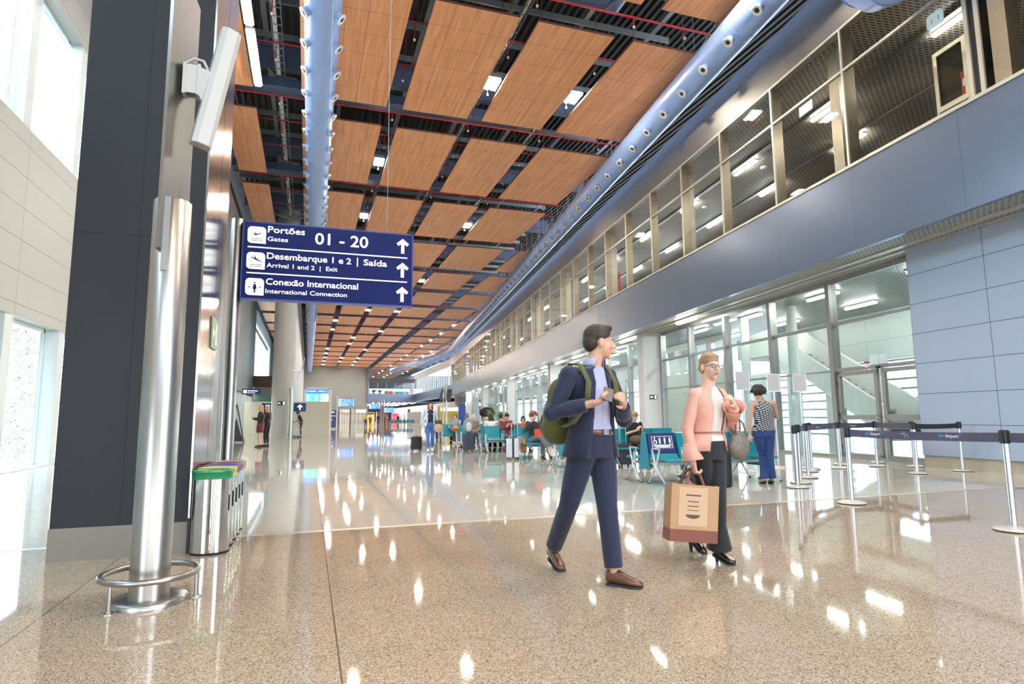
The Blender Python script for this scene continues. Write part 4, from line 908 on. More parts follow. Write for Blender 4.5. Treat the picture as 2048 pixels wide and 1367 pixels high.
def seat_row(cx_, cyy, n, sides, label, priority=False, w_=0.58, rz=0.0):
    o = empty('seat_row', (cx_, cyy, 0), rz, label, 'bench', 'teal seats in the waiting area')
    for sg in sides:
        fb, fp = seat_profile(sg)
        for q in range(n):
            x0, x1 = q*w_+0.02, (q+1)*w_-0.02
            pr = priority and q == 0 and sg == -1
            mt = NAVY if pr else TEAL
            ob = ribbon(MB(), fb+[(sg*0.150, 0.50)], x0, x1, 0.022, sg).obj('backrest', mt, parent=o)
            if pr:
                def FP(u, v, lift=0.016):  # point on the back face: u along x, v down from the top (0..1)
                    y = 0.078+0.060*v; return (u, -(y+lift), 0.84-0.30*v)
                st = MB()
                def fr(u0, v0, u1, v1): st.add([FP(u0, v0), FP(u1, v0), FP(u1, v1), FP(u0, v1)], [(0, 3, 2, 1)])
                fr(0.09, 0.12, 0.50, 0.132); fr(0.09, 0.608, 0.50, 0.62); fr(0.09, 0.12, 0.095, 0.80); fr(0.495, 0.12, 0.50, 0.80); fr(0.09, 0.788, 0.50, 0.80)
                for k in range(1, 4):
                    c0 = 0.12+0.10*k+0.03
                    fr(c0-0.009, 0.20, c0+0.009, 0.25); fr(c0-0.014, 0.27, c0+0.014, 0.41); fr(c0-0.011, 0.41, c0-0.003, 0.56); fr(c0+0.003, 0.41, c0+0.011, 0.56)
                fr(0.14, 0.18, 0.16, 0.24); fr(0.145, 0.25, 0.158, 0.40); fr(0.145, 0.36, 0.185, 0.39); fr(0.178, 0.38, 0.19, 0.53)
                ring = [FP(0.155+0.036*math.cos(a), 0.46+0.10*math.sin(a)) for a in [2*math.pi*i/12 for i in range(12)]]; st.tube(ring, 0.003, 4, closed=True)
                fr(0.12, 0.655, 0.47, 0.69); fr(0.15, 0.72, 0.44, 0.745)
                st.obj('priority_sticker', 'letter', parent=ob)
            ribbon(MB(), fp, x0, x1, 0.024, sg).obj('seat', TEAL, parent=o)
        for q in range(n+1):
            x_frame(sg, legs=(q in (0, n) or (n > 3 and q == n//2))).obj('armrest_frame', [ALUP, 'rubber'], parent=o).location.x = q*w_
        m = MB(); m.box(0, n*w_, min(sg*0.30, sg*0.36), max(sg*0.30, sg*0.36), 0.32, 0.37); m.obj('beam', ALUP, parent=o)
    if len(sides) == 2:
        for xx in (-0.006, n*w_-0.006):
            m = MB(); m.add([(xx, -0.07, 0.86), (xx, 0.07, 0.86), (xx, 0.185, 0.24), (xx, -0.185, 0.24), (xx+0.012, -0.07, 0.86), (xx+0.012, 0.07, 0.86), (xx+0.012, 0.185, 0.24), (xx+0.012, -0.185, 0.24)], [(0, 1, 2, 3), (7, 6, 5, 4), (0, 4, 5, 1), (3, 2, 6, 7), (0, 3, 7, 4), (1, 5, 6, 2)])
            m.obj('end_panel', TEALD, parent=o)
    return o
ROWY = [9.57, 13.25, 16.65, 20.05, 23.5, 27.0]
RL = ['double seat row nearest the walkers with a navy priority seat', 'second double seat row, behind the man in the navy suit', 'third double seat row, where the curly haired reader sits', 'fourth double seat row, with the navy suitcase at its end', 'fifth double seat row, beyond the woman with the orange bag', 'sixth double seat row, farthest one of this block']
for k, y in enumerate(ROWY): seat_row(5.62, y, 4 if k == 0 else 5, (1, -1), RL[k], priority=(k == 0))
seat_row(10.9, 87.5, 6, (-1,), 'far teal seat row facing the camera, out in the hall')
seat_row(15.2, 84.0, 3, (-1,), 'far teal seat row beside the grey kiosk')
# ------------------------------------------------------------------ people
V = Vector
def remesh(mb, vox, name, mat, parent=None, loc=(0,0,0), smooth=3, label=None, cat=None, group=None):
    me = bpy.data.meshes.new('tmp'); me.from_pydata(mb.v, [], mb.f); me.update()
    t = bpy.data.objects.new('tmp', me); COL.objects.link(t)
    r = t.modifiers.new('r', 'REMESH'); r.mode = 'VOXEL'; r.voxel_size = vox; r.use_smooth_shade = True
    if smooth: s_ = t.modifiers.new('s', 'SMOOTH'); s_.factor = 0.5; s_.iterations = smooth
    bpy.context.view_layer.update()
    out = bpy.data.meshes.new_from_object(t.evaluated_get(bpy.context.evaluated_depsgraph_get()))
    bpy.data.objects.remove(t); bpy.data.meshes.remove(me)
    out.name = name; out.materials.clear(); out.materials.append(M[mat] if isinstance(mat, str) else mat)
    for p in out.polygons: p.use_smooth = True
    o = bpy.data.objects.new(name, out); COL.objects.link(o); o.location = loc
    if parent: o.parent = parent
    return tag(o, label, cat, group)
def cap(m, p0, p1, r0, r1, n=12):
    p0, p1 = V(p0), V(p1); m.cyl(p0, p1, r0, r1, n=n); m.ell(p0, r0, r0, r0, n); m.ell(p1, r1, r1, r1, n)
def limb(m, pts, rs, n=12):
    for i in range(len(pts)-1): cap(m, pts[i], pts[i+1], rs[i], rs[i+1], n)
def basis(fwd, up=(0, 0, 1)):
    f = V(fwd).normalized(); u = V(up); r = f.cross(u).normalized(); u = r.cross(f).normalized()
    return Matrix((r, f, u)).transposed()
def ring(m, rings, n=20, gap=0.0, close=True):
    """rings: (centre, lateral dir, forward dir, rx, ry); lofted; open at the front when gap (radians) > 0"""
    k = n if gap == 0 else n+1; vs_ = []
    for c, la, fo, rx, ry in rings:
        for j in range(k):
            a = (2*math.pi*j/n) if gap == 0 else (math.pi/2+gap + (2*math.pi-2*gap)*j/n)
            e = 0.86; ca, sa = math.cos(a), math.sin(a)
            vs_.append(V(c)+V(la)*rx*math.copysign(abs(ca)**e, ca)+V(fo)*ry*math.copysign(abs(sa)**e, sa))
    fs = []
    for i in range(len(rings)-1):
        for j in range(n if gap == 0 else n): fs.append((i*k+j, i*k+(j+1) % k, (i+1)*k+(j+1) % k, (i+1)*k+j) if gap == 0 else (i*k+j, i*k+j+1, (i+1)*k+j+1, (i+1)*k+j))
    if close and gap == 0: fs += [tuple(reversed(range(k))), tuple(range((len(rings)-1)*k, len(rings)*k))]
    m.add(vs_, fs, 0, True); return m
def hand(m, wr, hd, pn, out, s=1.0, curl=0.5, side=1):
    """palm plus four fingers and a thumb; hd: middle of the hand, pn: palm normal, side: which side the thumb leaves"""
    wr, hd = V(wr), V(hd); d = (hd-wr).normalized(); pn = V(pn); pn = (pn-d*pn.dot(d)).normalized(); l = d.cross(pn).normalized()*side
    B3 = Matrix((l, pn, d)).transposed(); c = wr+d*0.055*s
    m.ell(c, 0.042*s, 0.019*s, 0.056*s, 12, rot=B3)
    cap(m, wr-d*0.02*s, wr+d*0.03*s, 0.027*s, 0.028*s, 8)
    fr = max(0.0085, 0.0095*s)
    for k, (o_, L1, L2) in enumerate(((0.030, .036, .030), (0.010, .041, .034), (-0.010, .038, .031), (-0.029, .030, .025))):
        p0 = wr+d*0.092*s+l*o_*s; a = curl*(0.8+0.12*k)
        d1 = (d*math.cos(a)+pn*math.sin(a)).normalized(); p1 = p0+d1*L1*s; d2 = (d*math.cos(a*2.1)+pn*math.sin(a*2.1)).normalized(); p2 = p1+d2*L2*s
        limb(m, [p0-d*0.015*s, p0, p1, p2], [fr*1.1, fr*1.05, fr, fr*0.85], 8)
    t0 = wr+d*0.03*s+l*0.028*s; t1 = t0+(l*0.75+d*0.6+pn*0.35).normalized()*0.038*s; t2 = t1+(l*0.15+d*0.8+pn*0.6).normalized()*0.030*s
    limb(m, [t0, t1, t2], [fr*1.35, fr*1.15, fr*0.95], 8)
def head_pieces(m, c, fo, s=1.0, female=False, up=(0, 0, 1)):
    Bm = basis(fo, up); P = lambda x, y, z: V(c)+Bm @ V((x*s, y*s, z*s))
    def E_(x, y, z, a, b_, d): m.ell(P(x, y, z), a*s, b_*s, d*s, 16, rot=Bm)
    E_(0, -0.018, 0.032, 0.073, 0.092, 0.084); E_(0, 0.018, -0.028, 0.060, 0.068, 0.082); E_(0, 0.030, -0.075, 0.044 if not female else 0.038, 0.045, 0.032); E_(0, 0.058, -0.098, 0.022, 0.022, 0.018)
    E_(0, 0.070, 0.018, 0.046, 0.014, 0.010); E_(0.034, 0.058, -0.028, 0.022, 0.018, 0.020); E_(-0.034, 0.058, -0.028, 0.022, 0.018, 0.020)
    cap(m, P(0, 0.082, 0.010), P(0, 0.106, -0.030), 0.008*s, 0.014*s, 8); E_(0.012, 0.094, -0.034, 0.009, 0.009, 0.007); E_(-0.012, 0.094, -0.034, 0.009, 0.009, 0.007)
    E_(0, 0.086, -0.058, 0.024, 0.012, 0.008); E_(0, 0.084, -0.070, 0.020, 0.012, 0.007)
    for q in (-1, 1): E_(q*0.076, -0.008, -0.012, 0.010, 0.020, 0.031)
    return P, Bm
def face_parts(o, c, fo, s, haircol, lip, up=(0, 0, 1), loc=V((0, 0, 0)), glasses=False):
    Bm = basis(fo, up); P = lambda x, y, z: V(c)+Bm @ V((x*s, y*s, z*s))
    for q in (-1, 1):
        m = MB(); m.ell(P(q*0.030, 0.0745, -0.001), 0.0135*s, 0.009*s, 0.0075*s, 12, 0, rot=Bm); m.ell(P(q*0.030, 0.0800, -0.001), 0.0060*s, 0.0045*s, 0.0060*s, 10, 1, rot=Bm); m.obj('eye', [M['eye_white'], M['iris']], parent=o)
        m = MB(); m.ell(P(q*0.031, 0.0800, 0.020), 0.018*s, 0.006*s, 0.0036*s, 10, 0, rot=Bm); m.obj('eyebrow', haircol, parent=o)
    m = MB(); m.ell(P(0, 0.0925, -0.058), 0.021*s, 0.0075*s, 0.0042*s, 12, 0, rot=Bm); m.ell(P(0, 0.0915, -0.067), 0.018*s, 0.0075*s, 0.0050*s, 12, 0, rot=Bm); m.obj('mouth', lip, parent=o)
    if glasses:
        m = MB()
        for q in (-1, 1): m.tube([P(q*0.032+0.022*math.cos(a), 0.098, 0.0+0.017*math.sin(a)) for a in [2*math.pi*i/14 for i in range(14)]], 0.0022, 5, closed=True); m.tube([P(q*0.054, 0.096, 0.004), P(q*0.077, 0.02, 0.004)], 0.0018, 5)
        m.tube([P(-0.010, 0.100, 0.003), P(0.010, 0.100, 0.003)], 0.002, 5); m.obj('glasses', 'black', parent=o)
M['eye_white'] = pbr('eye_white', (0.75, 0.73, 0.70), 0.25); M['iris'] = pbr('dark_iris', (0.03, 0.02, 0.015), 0.2)
SKIN = pbr('warm_skin', (0.60, 0.34, 0.235), 0.45, noise=0.06, nscale=14); SKIN2 = pbr('light_skin', (0.68, 0.42, 0.31), 0.45, noise=0.05, nscale=14); SKIN3 = pbr('tan_skin', (0.42, 0.22, 0.14), 0.45, noise=0.05, nscale=14)
LIP = pbr('lips', (0.42, 0.15, 0.12), 0.4)
def cloth(name, col, rough=0.85, noise=0.12, ns=18.0, bump=0.5, bs=14.0): return pbr(name, col, rough, noise=noise, nscale=ns, bump=bump, bscale=bs, sheen=0.2)
HAIR = {'brown': pbr('dark_brown_hair', (0.035, 0.020, 0.012), 0.5, noise=0.3, nscale=60, bump=0.6, bscale=90), 'blonde': pbr('blonde_hair', (0.46, 0.30, 0.14), 0.5, noise=0.3, nscale=60, bump=0.6, bscale=90), 'black': pbr('black_hair', (0.012, 0.010, 0.010), 0.45, noise=0.3, nscale=60),
        'red': pbr('auburn_hair', (0.20, 0.06, 0.03), 0.5, noise=0.3, nscale=50, bump=0.6, bscale=80), 'grey': pbr('grey_hair', (0.16, 0.15, 0.15), 0.55, noise=0.3, nscale=50), 'sandy': pbr('sandy_hair', (0.34, 0.20, 0.10), 0.5, noise=0.3, nscale=50)}
def hair_mesh(o, c, fo, s, kind, mat, up=(0, 0, 1), vox=0.01):
    Bm = basis(fo, up); P = lambda x, y, z: V(c)+Bm @ V((x*s, y*s, z*s)); m = MB()
    def E_(x, y, z, a, b_, d): m.ell(P(x, y, z), a*s, b_*s, d*s, 14, rot=Bm)
    if kind == 'bald':
        E_(0, -0.055, -0.01, 0.072, 0.060, 0.035)
    elif kind == 'short':
        E_(0, -0.024, 0.048, 0.080, 0.096, 0.082); E_(0, -0.062, 0.0, 0.070, 0.060, 0.070); E_(0, 0.034, 0.092, 0.056, 0.046, 0.030); E_(0.01, 0.048, 0.098, 0.045, 0.032, 0.022)
    elif kind == 'pulled':
        E_(0, -0.020, 0.050, 0.080, 0.094, 0.080); E_(0, -0.055, 0.0, 0.074, 0.062, 0.066); E_(0, -0.125, 0.03, 0.032, 0.030, 0.030); E_(0, 0.022, 0.084, 0.066, 0.052, 0.028)
    elif kind == 'curly':
        rr = random.Random(5)
        E_(0, -0.035, 0.04, 0.105, 0.108, 0.098)
        for i in range(110):
            a = rr.uniform(0, 6.283); b_ = rr.uniform(-0.35, 1.5); q = 0.024*rr.uniform(0.8, 1.2)
            if math.sin(a)*math.cos(b_) > 0.55 and b_ < 0.7: continue
            E_(0.115*math.cos(a)*math.cos(b_), -0.035+0.115*math.sin(a)*math.cos(b_), 0.025+0.115*math.sin(b_), q, q, q)
    elif kind in ('long', 'longback'):
        E_(0, -0.024, 0.045, 0.082, 0.096, 0.083)
        E_(0, -0.075, -0.05, 0.082, 0.040, 0.10); E_(0, -0.085, -0.15, 0.085, 0.035, 0.11); E_(0, -0.080, -0.24, 0.070, 0.030, 0.09)
        for q in (-1, 1): E_(q*0.072, -0.02, -0.04, 0.022, 0.045, 0.10); E_(q*0.075, -0.01, -0.14, 0.022, 0.035, 0.10)
    elif kind == 'bob':
        E_(0, -0.024, 0.045, 0.084, 0.098, 0.085); E_(0, -0.065, -0.04, 0.085, 0.050, 0.08)
        for q in (-1, 1): E_(q*0.078, -0.01, -0.03, 0.024, 0.050, 0.075)
    return remesh(m, vox, 'hair', mat, parent=o, smooth=1)
def shoe(o, an, toe, mat, s=1.0, heel=0.0, sole='rubber'):
    an, toe = V(an), V(toe); d = V((toe.x-an.x, toe.y-an.y, 0)).normalized(); L = (V((toe.x-an.x, toe.y-an.y, 0)).length)
    h = V((an.x, an.y, 0))-d*0.055*s; T = V((toe.x, toe.y, 0)); zz = min(an.z-0.09, 0.3) if an.z > 0.12 else 0.0
    z0 = max(0.0, zz)
    m = MB(); la = V((d.y, -d.x, 0)); up = V((0, 0, 1)); rs = []
    for t, w_, z_, hh in ((0.0, 0.026, 0.055, 0.038), (0.10, 0.036, 0.055, 0.048), (0.32, 0.036, 0.055, 0.050), (0.55, 0.040, 0.040, 0.036), (0.78, 0.044, 0.030, 0.026), (0.93, 0.036, 0.024, 0.019), (1.0, 0.018, 0.020, 0.012)):
        lift = heel*(1-min(1, t*1.5)) + z0*(1-t)
        rs.append((h+(T-h)*t+up*(z_*s+lift+0.006), la, up, w_*s, hh*s))
    k = 12; vs_ = [c+l_*a*math.cos(q*2*math.pi/k)+u_*b_*math.sin(q*2*math.pi/k) for c, l_, u_, a, b_ in rs for q in range(k)]
    fs = [(i*k+j, i*k+(j+1) % k, (i+1)*k+(j+1) % k, (i+1)*k+j) for i in range(len(rs)-1) for j in range(k)]+[tuple(reversed(range(k))), tuple(range((len(rs)-1)*k, len(rs)*k))]
    m.add(vs_, fs, 0, True)
    sh = m.obj('shoe', mat, parent=o)
    m = MB(); k = 8; out = []
    for t, w_ in ((0, 0.024), (0.15, 0.036), (0.4, 0.034), (0.75, 0.045), (0.95, 0.034), (1.0, 0.016)):
        c = h+(T-h)*t; z_ = heel*(1-min(1, t*1.5))+z0*(1-t); out.append((c, w_*s, z_))
    n_ = len(out); vs_ = []
    for dz in (0.0, 0.014):
        for c, w_, z_ in out: vs_ += [c+la*w_+up*(z_+dz+0.001), c-la*w_+up*(z_+dz+0.001)]
    fs = []
    for i in range(n_-1):
        a = 2*i; b_ = 2*n_+2*i
        fs += [(a, a+1, a+3, a+2), (b_, b_+2, b_+3, b_+1), (a, a+2, b_+2, b_), (a+1, b_+1, b_+3, a+3)]
    fs += [(0, 2*n_, 2*n_+1, 1), (2*n_-2, 2*n_-1, 4*n_-1, 4*n_-2)]
    m.add(vs_, fs); m.obj('sole', sole, parent=sh)
    if heel > 0.02:
        m = MB(); c = h+d*0.03*s; m.cyl(c, c+up*(heel+0.03), 0.012, 0.022, n=8); m.obj('heel', sole, parent=sh)
    return sh
def figure(label, J, face, body_f, H=1.75, vox=0.007, skin=None, female=False, hair='short', haircol='brown', up=(0, 0, 1), top=None, sleeves=1.0, topkind='tee', hem=None, bottom=None, bottomkind='trousers', legw=1.0, shoes=None, heel=0.0, faceparts=True, glasses=False, hands=None, group=None, hs=1.0, flare=0.0, curl=(0.5, 0.5), pn=None, girth=1.0, inner=None, opengap=0.0):
    """a continuous body grown round its joints, with clothes fitted over it"""
    skin = skin or SKIN; s = H/1.75
    base = V(((J['lan'][0]+J['ran'][0])/2, (J['lan'][1]+J['ran'][1])/2, 0)); j = {k: V(v)-base for k, v in J.items()}
    f = V(body_f).normalized(); la = V((f.y, -f.x, 0)).normalized(); g = girth
    neck, chest, waist, pelvis = j['neck'], j['chest'], j['waist'], j['pelvis']
    shl = (j['rsh']-j['lsh']); sl = shl.normalized(); sf = V((0, 0, 1)).cross(sl).normalized(); sf = sf if sf.dot(f) > 0 else -sf
    hl = (j['rhip']-j['lhip']).normalized(); hf = V((0, 0, 1)).cross(hl).normalized(); hf = hf if hf.dot(f) > 0 else -hf
    W_ = dict(hip=0.165, waist=0.135, chest=0.158, sh=0.165) if not female else dict(hip=0.168, waist=0.118, chest=0.140, sh=0.145)
    b = MB()
    hc = j['head']; P, Bm = head_pieces(b, hc, face, hs*s, female, up)
    cap(b, hc-V((0, 0, 0.05*s))-V(face).normalized()*0.02*s, neck+(chest-neck)*0.10, 0.052*s, 0.060*s)
    up_t = (neck-chest).normalized()
    shm = (j['rsh']+j['lsh'])/2
    rings = [(pelvis-V((0, 0, 0.07*s)), hl, hf, W_['hip']*0.85*s*g, 0.105*s*g), (pelvis, hl, hf, W_['hip']*s*g, 0.118*s*g), ((pelvis+waist)/2, hl, hf, W_['hip']*0.93*s*g, 0.112*s*g), (waist, (hl+sl)/2, (hf+sf)/2, W_['waist']*s*g, 0.095*s*g), ((waist+chest)/2, sl, sf, (W_['waist']+W_['chest'])/2*s*g, 0.104*s*g), (chest, sl, sf, W_['chest']*s*g, 0.112*s*g), (shm-(neck-chest)*0.08, sl, sf, W_['sh']*s, 0.082*s), (neck+(chest-neck)*0.05, sl, sf, 0.060*s, 0.056*s)]
    ring(b, rings, 20)
    if female:
        for q in (-1, 1): b.ell(chest+sl*q*0.062*s+sf*0.078*s+V((0, 0, 0.0)), 0.052*s, 0.052*s, 0.055*s, 12)
    ar = (0.046, 0.040, 0.036, 0.026) if not female else (0.040, 0.036, 0.031, 0.023)
    for q in ('r', 'l'):
        e, w_, sh_ = j[q+'elb'], j[q+'wr'], j[q+'sh']
        cap(b, shm+(sh_-shm)*0.6, sh_, 0.06*s, 0.055*s); limb(b, [sh_, (sh_+e)/2, e], [0.052*s*g**.5, ar[0]*s, ar[1]*s]); limb(b, [e, e+(w_-e)*0.3, w_], [ar[1]*s, ar[2]*1.05*s, ar[3]*s])
        pnv = (pn or {}).get(q) or (chest+sf*0.3-w_)
        hand(b, w_, j[q+'hd'], pnv, None, s, curl[0 if q == 'r' else 1], side=(1 if q == 'l' else -1))
    for q in ('r', 'l'):
        h_, k_, a_ = j[q+'hip'], j[q+'kn'], j[q+'an']
        limb(b, [h_, (h_+k_)/2, k_], [0.085*s*g, 0.072*s*g, 0.052*s]); limb(b, [k_, k_+(a_-k_)*0.3, a_], [0.050*s, 0.052*s, 0.034*s])
        t_ = j[q+'toe']; cap(b, V((a_.x, a_.y, max(0.045, a_.z-0.04))), V((t_.x, t_.y, 0.032))*0.8+V((a_.x, a_.y, 0.032))*0.2, 0.034*s, 0.026*s)
    for v in range(len(b.v)):
        if b.v[v][2] < 0.008: b.v[v] = (b.v[v][0], b.v[v][1], 0.008)
    o = remesh(b, vox, 'person', skin, loc=base, label=label, cat='person', group=group, smooth=2)
    if faceparts: face_parts(o, hc, face, hs*s, HAIR[haircol], LIP, up, glasses=glasses)
    hair_mesh(o, hc, face, hs*s*1.02, hair, HAIR[haircol], up, vox=max(vox, 0.008))
    # clothes
    def pants(mat, kind):
        m = MB(); k = 0.016
        r2 = [(pelvis-V((0, 0, 0.09*s)), hl, hf, (W_['hip']*0.9+k)*s*g, (0.112+k)*s*g), (pelvis, hl, hf, (W_['hip']+k)*s*g, (0.120+k)*s*g), ((pelvis*0.35+waist*0.65), hl, hf, (W_['waist']*1.05+k)*s*g, (0.102+k)*s*g)]
        ring(m, r2, 20)
        if kind == 'skirt':
            kn = (j['rkn']+j['lkn'])/2; hemz = kn+V((0, 0, 0.10*s))
            m = MB(); ring(m, [(hemz, hl, hf, 0.165*s, 0.125*s), ((hemz+pelvis)/2, hl, hf, 0.185*s, 0.145*s), (pelvis, hl, hf, 0.186*s, 0.140*s), (waist, hl, hf, 0.135*s, 0.112*s)], 24)
            return m.obj('skirt', mat, parent=o)
        for q in ('r', 'l'):
            h_, k_, a_ = j[q+'hip'], j[q+'kn'], j[q+'an']; end = a_+(k_-a_)*0.06-V((0, 0, 0.03 if flare else 0.0))
            wd = (0.100, 0.088, 0.070, 0.066, 0.062+flare) if kind == 'trousers' else (0.094, 0.080, 0.060, 0.058, 0.044+flare)
            if kind == 'shorts': limb(m, [h_, k_+(h_-k_)*0.15], [0.098*s*g, 0.085*s]); continue
            limb(m, [h_, (h_+k_)/2], [wd[0]*s*g*legw, wd[1]*s*legw]); m.tube([(h_+k_)/2, k_, (k_+end)/2, end], [wd[1]*s*legw, wd[2]*s*legw, wd[3]*s*legw, wd[4]*s], 16)
        return remesh(m, max(vox, 0.008), 'trousers', mat, parent=o, smooth=2)
    if bottom: pants(bottom, bottomkind)
    def shirt(mat, name, k=0.014, gap=0.0, slv=sleeves, low=None, sw=(0.066, 0.056, 0.050, 0.043)):
        m = MB(); lowc = low if low is not None else pelvis+V((0, 0, 0.02*s)); lowc = V(lowc)
        r2 = [(lowc, hl, hf, (W_['hip']+k+0.006+(0.02 if gap else 0))*s*g, (0.124+k)*s*g), ((lowc+waist)/2, hl, hf, (W_['hip']*0.95+k)*s*g, (0.116+k)*s*g), (waist, (hl+sl)/2, (hf+sf)/2, (W_['waist']+k+0.006)*s*g, (0.100+k)*s*g), ((waist+chest)/2, sl, sf, ((W_['waist']+W_['chest'])/2+k)*s*g, ((0.108 if not female else 0.118)+k)*s*g), (chest, sl, sf, (W_['chest']+k+0.006)*s*g, ((0.114 if not female else 0.130)+k)*s*g), (shm-(neck-chest)*0.10, sl, sf, (W_['sh']+k+0.012)*s, (0.094+k)*s), (shm+(neck-shm)*0.45, sl, sf, (W_['sh']*0.68+k)*s, (0.074+k)*s), (neck+(chest-neck)*0.08, sl, sf, (0.064+k*0.7)*s, (0.062+k*0.7)*s)]
        ring(m, r2, 26, gap=gap, close=(gap == 0))
        if slv > 0:
            sm = m if gap == 0 else MB()
            for q in ('r', 'l'):
                e, w_, sh_ = j[q+'elb'], j[q+'wr'], j[q+'sh']; a0 = shm+(sh_-shm)*0.75
                if slv <= 0.5: pts = [a0, sh_, sh_+(e-sh_)*slv*2]; rr = [sw[0]*0.95, sw[0], sw[1]*1.05]
                else: pts = [a0, sh_, (sh_+e)/2, e, e+(w_-e)*(slv-0.5)*1.9*0.5, e+(w_-e)*(slv-0.5)*1.9]; rr = [sw[0]*0.95, sw[0], (sw[0]+sw[1])/2, sw[1], (sw[1]+sw[2])/2, sw[3]]
                sm.tube(pts, [x*s for x in rr], 14, caps=True); sm.ell(sh_, sw[0]*s, sw[0]*s, sw[0]*s, 12)
                if slv > 0.5: sm.ell(e, sw[1]*1.08*s, sw[1]*1.08*s, sw[1]*1.08*s, 14)
        if gap == 0: return remesh(m, max(vox, 0.008), name, mat, parent=o, smooth=3)
        q_ = m.obj(name, mat, parent=o)
        if slv > 0: remesh(sm, max(vox, 0.008), 'sleeves', mat, parent=q_, smooth=3)
        sd = q_.modifiers.new('s', 'SOLIDIFY'); sd.thickness = 0.008; return q_
    res = {}
    if inner: res['inner'] = shirt(inner, 'shirt', 0.007, slv=0, low=waist*0.45+pelvis*0.55)
    if top:
        nm = {'tee': 'shirt', 'jacket': 'jacket', 'blouse': 'blouse'}[topkind]
        res['top'] = shirt(top, nm, 0.026 if topkind == 'jacket' else 0.014, gap=opengap, low=(V(hem)-base) if hem else None, sw=((0.066, 0.058, 0.052, 0.047) if not female else (0.056, 0.050, 0.046, 0.044)) if topkind == 'jacket' else (0.066, 0.056, 0.050, 0.043))
    if shoes:
        for q in ('r', 'l'): shoe(o, j[q+'an'], j[q+'toe'], shoes, s, heel)
    return o, j, base, res
def mirror_pose(): pass

# -- the man in the navy suit (joints in metres in the hall)
MAN = {'head': (1.990, 3.952, 1.690), 'neck': (1.948, 3.987, 1.530), 'chest': (1.930, 4.018, 1.345), 'waist': (1.955, 4.045, 1.110), 'pelvis': (1.965, 4.065, 0.960),
 'rsh': (1.735, 3.940, 1.450), 'lsh': (2.105, 4.070, 1.452), 'relb': (1.610, 3.950, 1.185), 'rwr': (1.800, 3.770, 1.240), 'rhd': (1.860, 3.710, 1.258),
 'lelb': (2.215, 4.040, 1.140), 'lwr': (2.105, 3.850, 1.235), 'lhd': (2.075, 3.790, 1.275),
 'rhip': (1.875, 4.045, 0.915), 'lhip': (2.050, 4.085, 0.910), 'rkn': (1.830, 4.200, 0.525), 'ran': (1.835, 4.530, 0.150), 'lkn': (2.030, 3.985, 0.515), 'lan': (2.045, 3.935, 0.095), 'rtoe': (1.845, 4.385, 0.03), 'ltoe': (2.185, 3.795, 0.03)}
NAVYC = cloth('navy_suit_wool', (0.013, 0.016, 0.046)); LILAC = cloth('lilac_shirt', (0.42, 0.42, 0.60)); BROWNL = pbr('brown_leather', (0.115, 0.045, 0.022), 0.3, noise=0.3, nscale=12, coat=0.3)
man, mj, mb_, mr = figure('dark haired man in navy suit striding with an olive backpack and a phone', MAN, (0.97, -0.22, -0.03), (0.30, -0.95, 0), H=1.83, vox=0.006, hair='short', haircol='brown', top=NAVYC, topkind='jacket', opengap=0.48, inner=LILAC, hem=(1.955, 4.075, 0.87), bottom=NAVYC, shoes=BROWNL, sleeves=1.0, curl=(0.65, 0.9), pn={'r': V((0.2, -0.3, 0.9)), 'l': V((-0.7, 0.3, 0.2))})
# beard shadow, collar, lapels, belt
m = MB(); hc = mj['head']; fB = basis((0.93, 0.30, -0.03)); 
def collar(o, j, mat, face, r=0.064, h=0.045, gap=0.55):
    c = j['neck']+V((0, 0, 0.0)); m = MB(); f = V(face).normalized(); la = V((f.y, -f.x, 0)); t = (j['head']-c).normalized()
    ring(m, [(c-t*0.020, la, f, r*1.30, r*1.25), (c+t*0.010, la, f, r*1.10, r*1.08), (c+t*h, la, f, r*0.98, r*0.98), (c+t*h*0.95, la, f, r*1.06, r*1.06), (c-t*0.008, la, f, r*1.42, r*1.38)], 20, gap=gap)
    q = m.obj('collar', mat, parent=o); q.modifiers.new('s', 'SOLIDIFY').thickness = 0.003
collar(man, mj, LILAC, (0.30, -0.95, 0))
m = MB(); wv = mj['waist']*0.60+mj['pelvis']*0.40; fl = V((0.30, -0.95, 0)).normalized(); ll = V((fl.y, -fl.x, 0))
ring(m, [(wv-V((0, 0, 0.018)), ll, fl, 0.171, 0.138), (wv+V((0, 0, 0.018)), ll, fl, 0.171, 0.138)], 24); m.obj('belt', BROWNL, parent=man)
m = MB(); Bq = basis(fl); m.v = []; m.box(-0.025, 0.025, 0.138, 0.146, -0.020, 0.020); m.xf(Matrix.Translation(wv) @ Bq.to_4x4()); m.obj('belt_buckle', 'alu', parent=man)
for sgn_ in (-1, 1):      # lapels
    c = mj['chest']; n0 = mj['neck']; m = MB(); cc = lambda a, r1, r2, z: V((c.x, c.y, 0))+ll*r1*math.cos(a)+fl*r2*math.sin(a)+V((0, 0, z))
    A = [cc(math.pi/2+sgn_*0.50, 0.20, 0.158, c.z-0.20), cc(math.pi/2+sgn_*0.78, 0.20, 0.162, c.z+0.00), cc(math.pi/2+sgn_*0.85, 0.19, 0.150, c.z+0.075), cc(math.pi/2+sgn_*0.55, 0.17, 0.140, c.z+0.11), cc(math.pi/2+sgn_*0.45, 0.14, 0.105, c.z+0.17), cc(math.pi/2+sgn_*0.40, 0.17, 0.145, c.z+0.05)]
    m.add(A, [tuple(range(6))]); q = m.obj('lapel', NAVYC, parent=man); q.modifiers.new('s', 'SOLIDIFY').thickness = 0.006
# phone in his right hand
ph = MB(); ph.rbox(-0.036, 0.036, -0.004, 0.004, -0.072, 0.072, 0.003); o = ph.obj('phone', 'black', loc=(1.905, 3.685, 1.305), label='black phone held up in the hand of the man in navy suit', cat='phone', bevel=0.003); o.rotation_euler = (R(-50), R(20), R(-20))
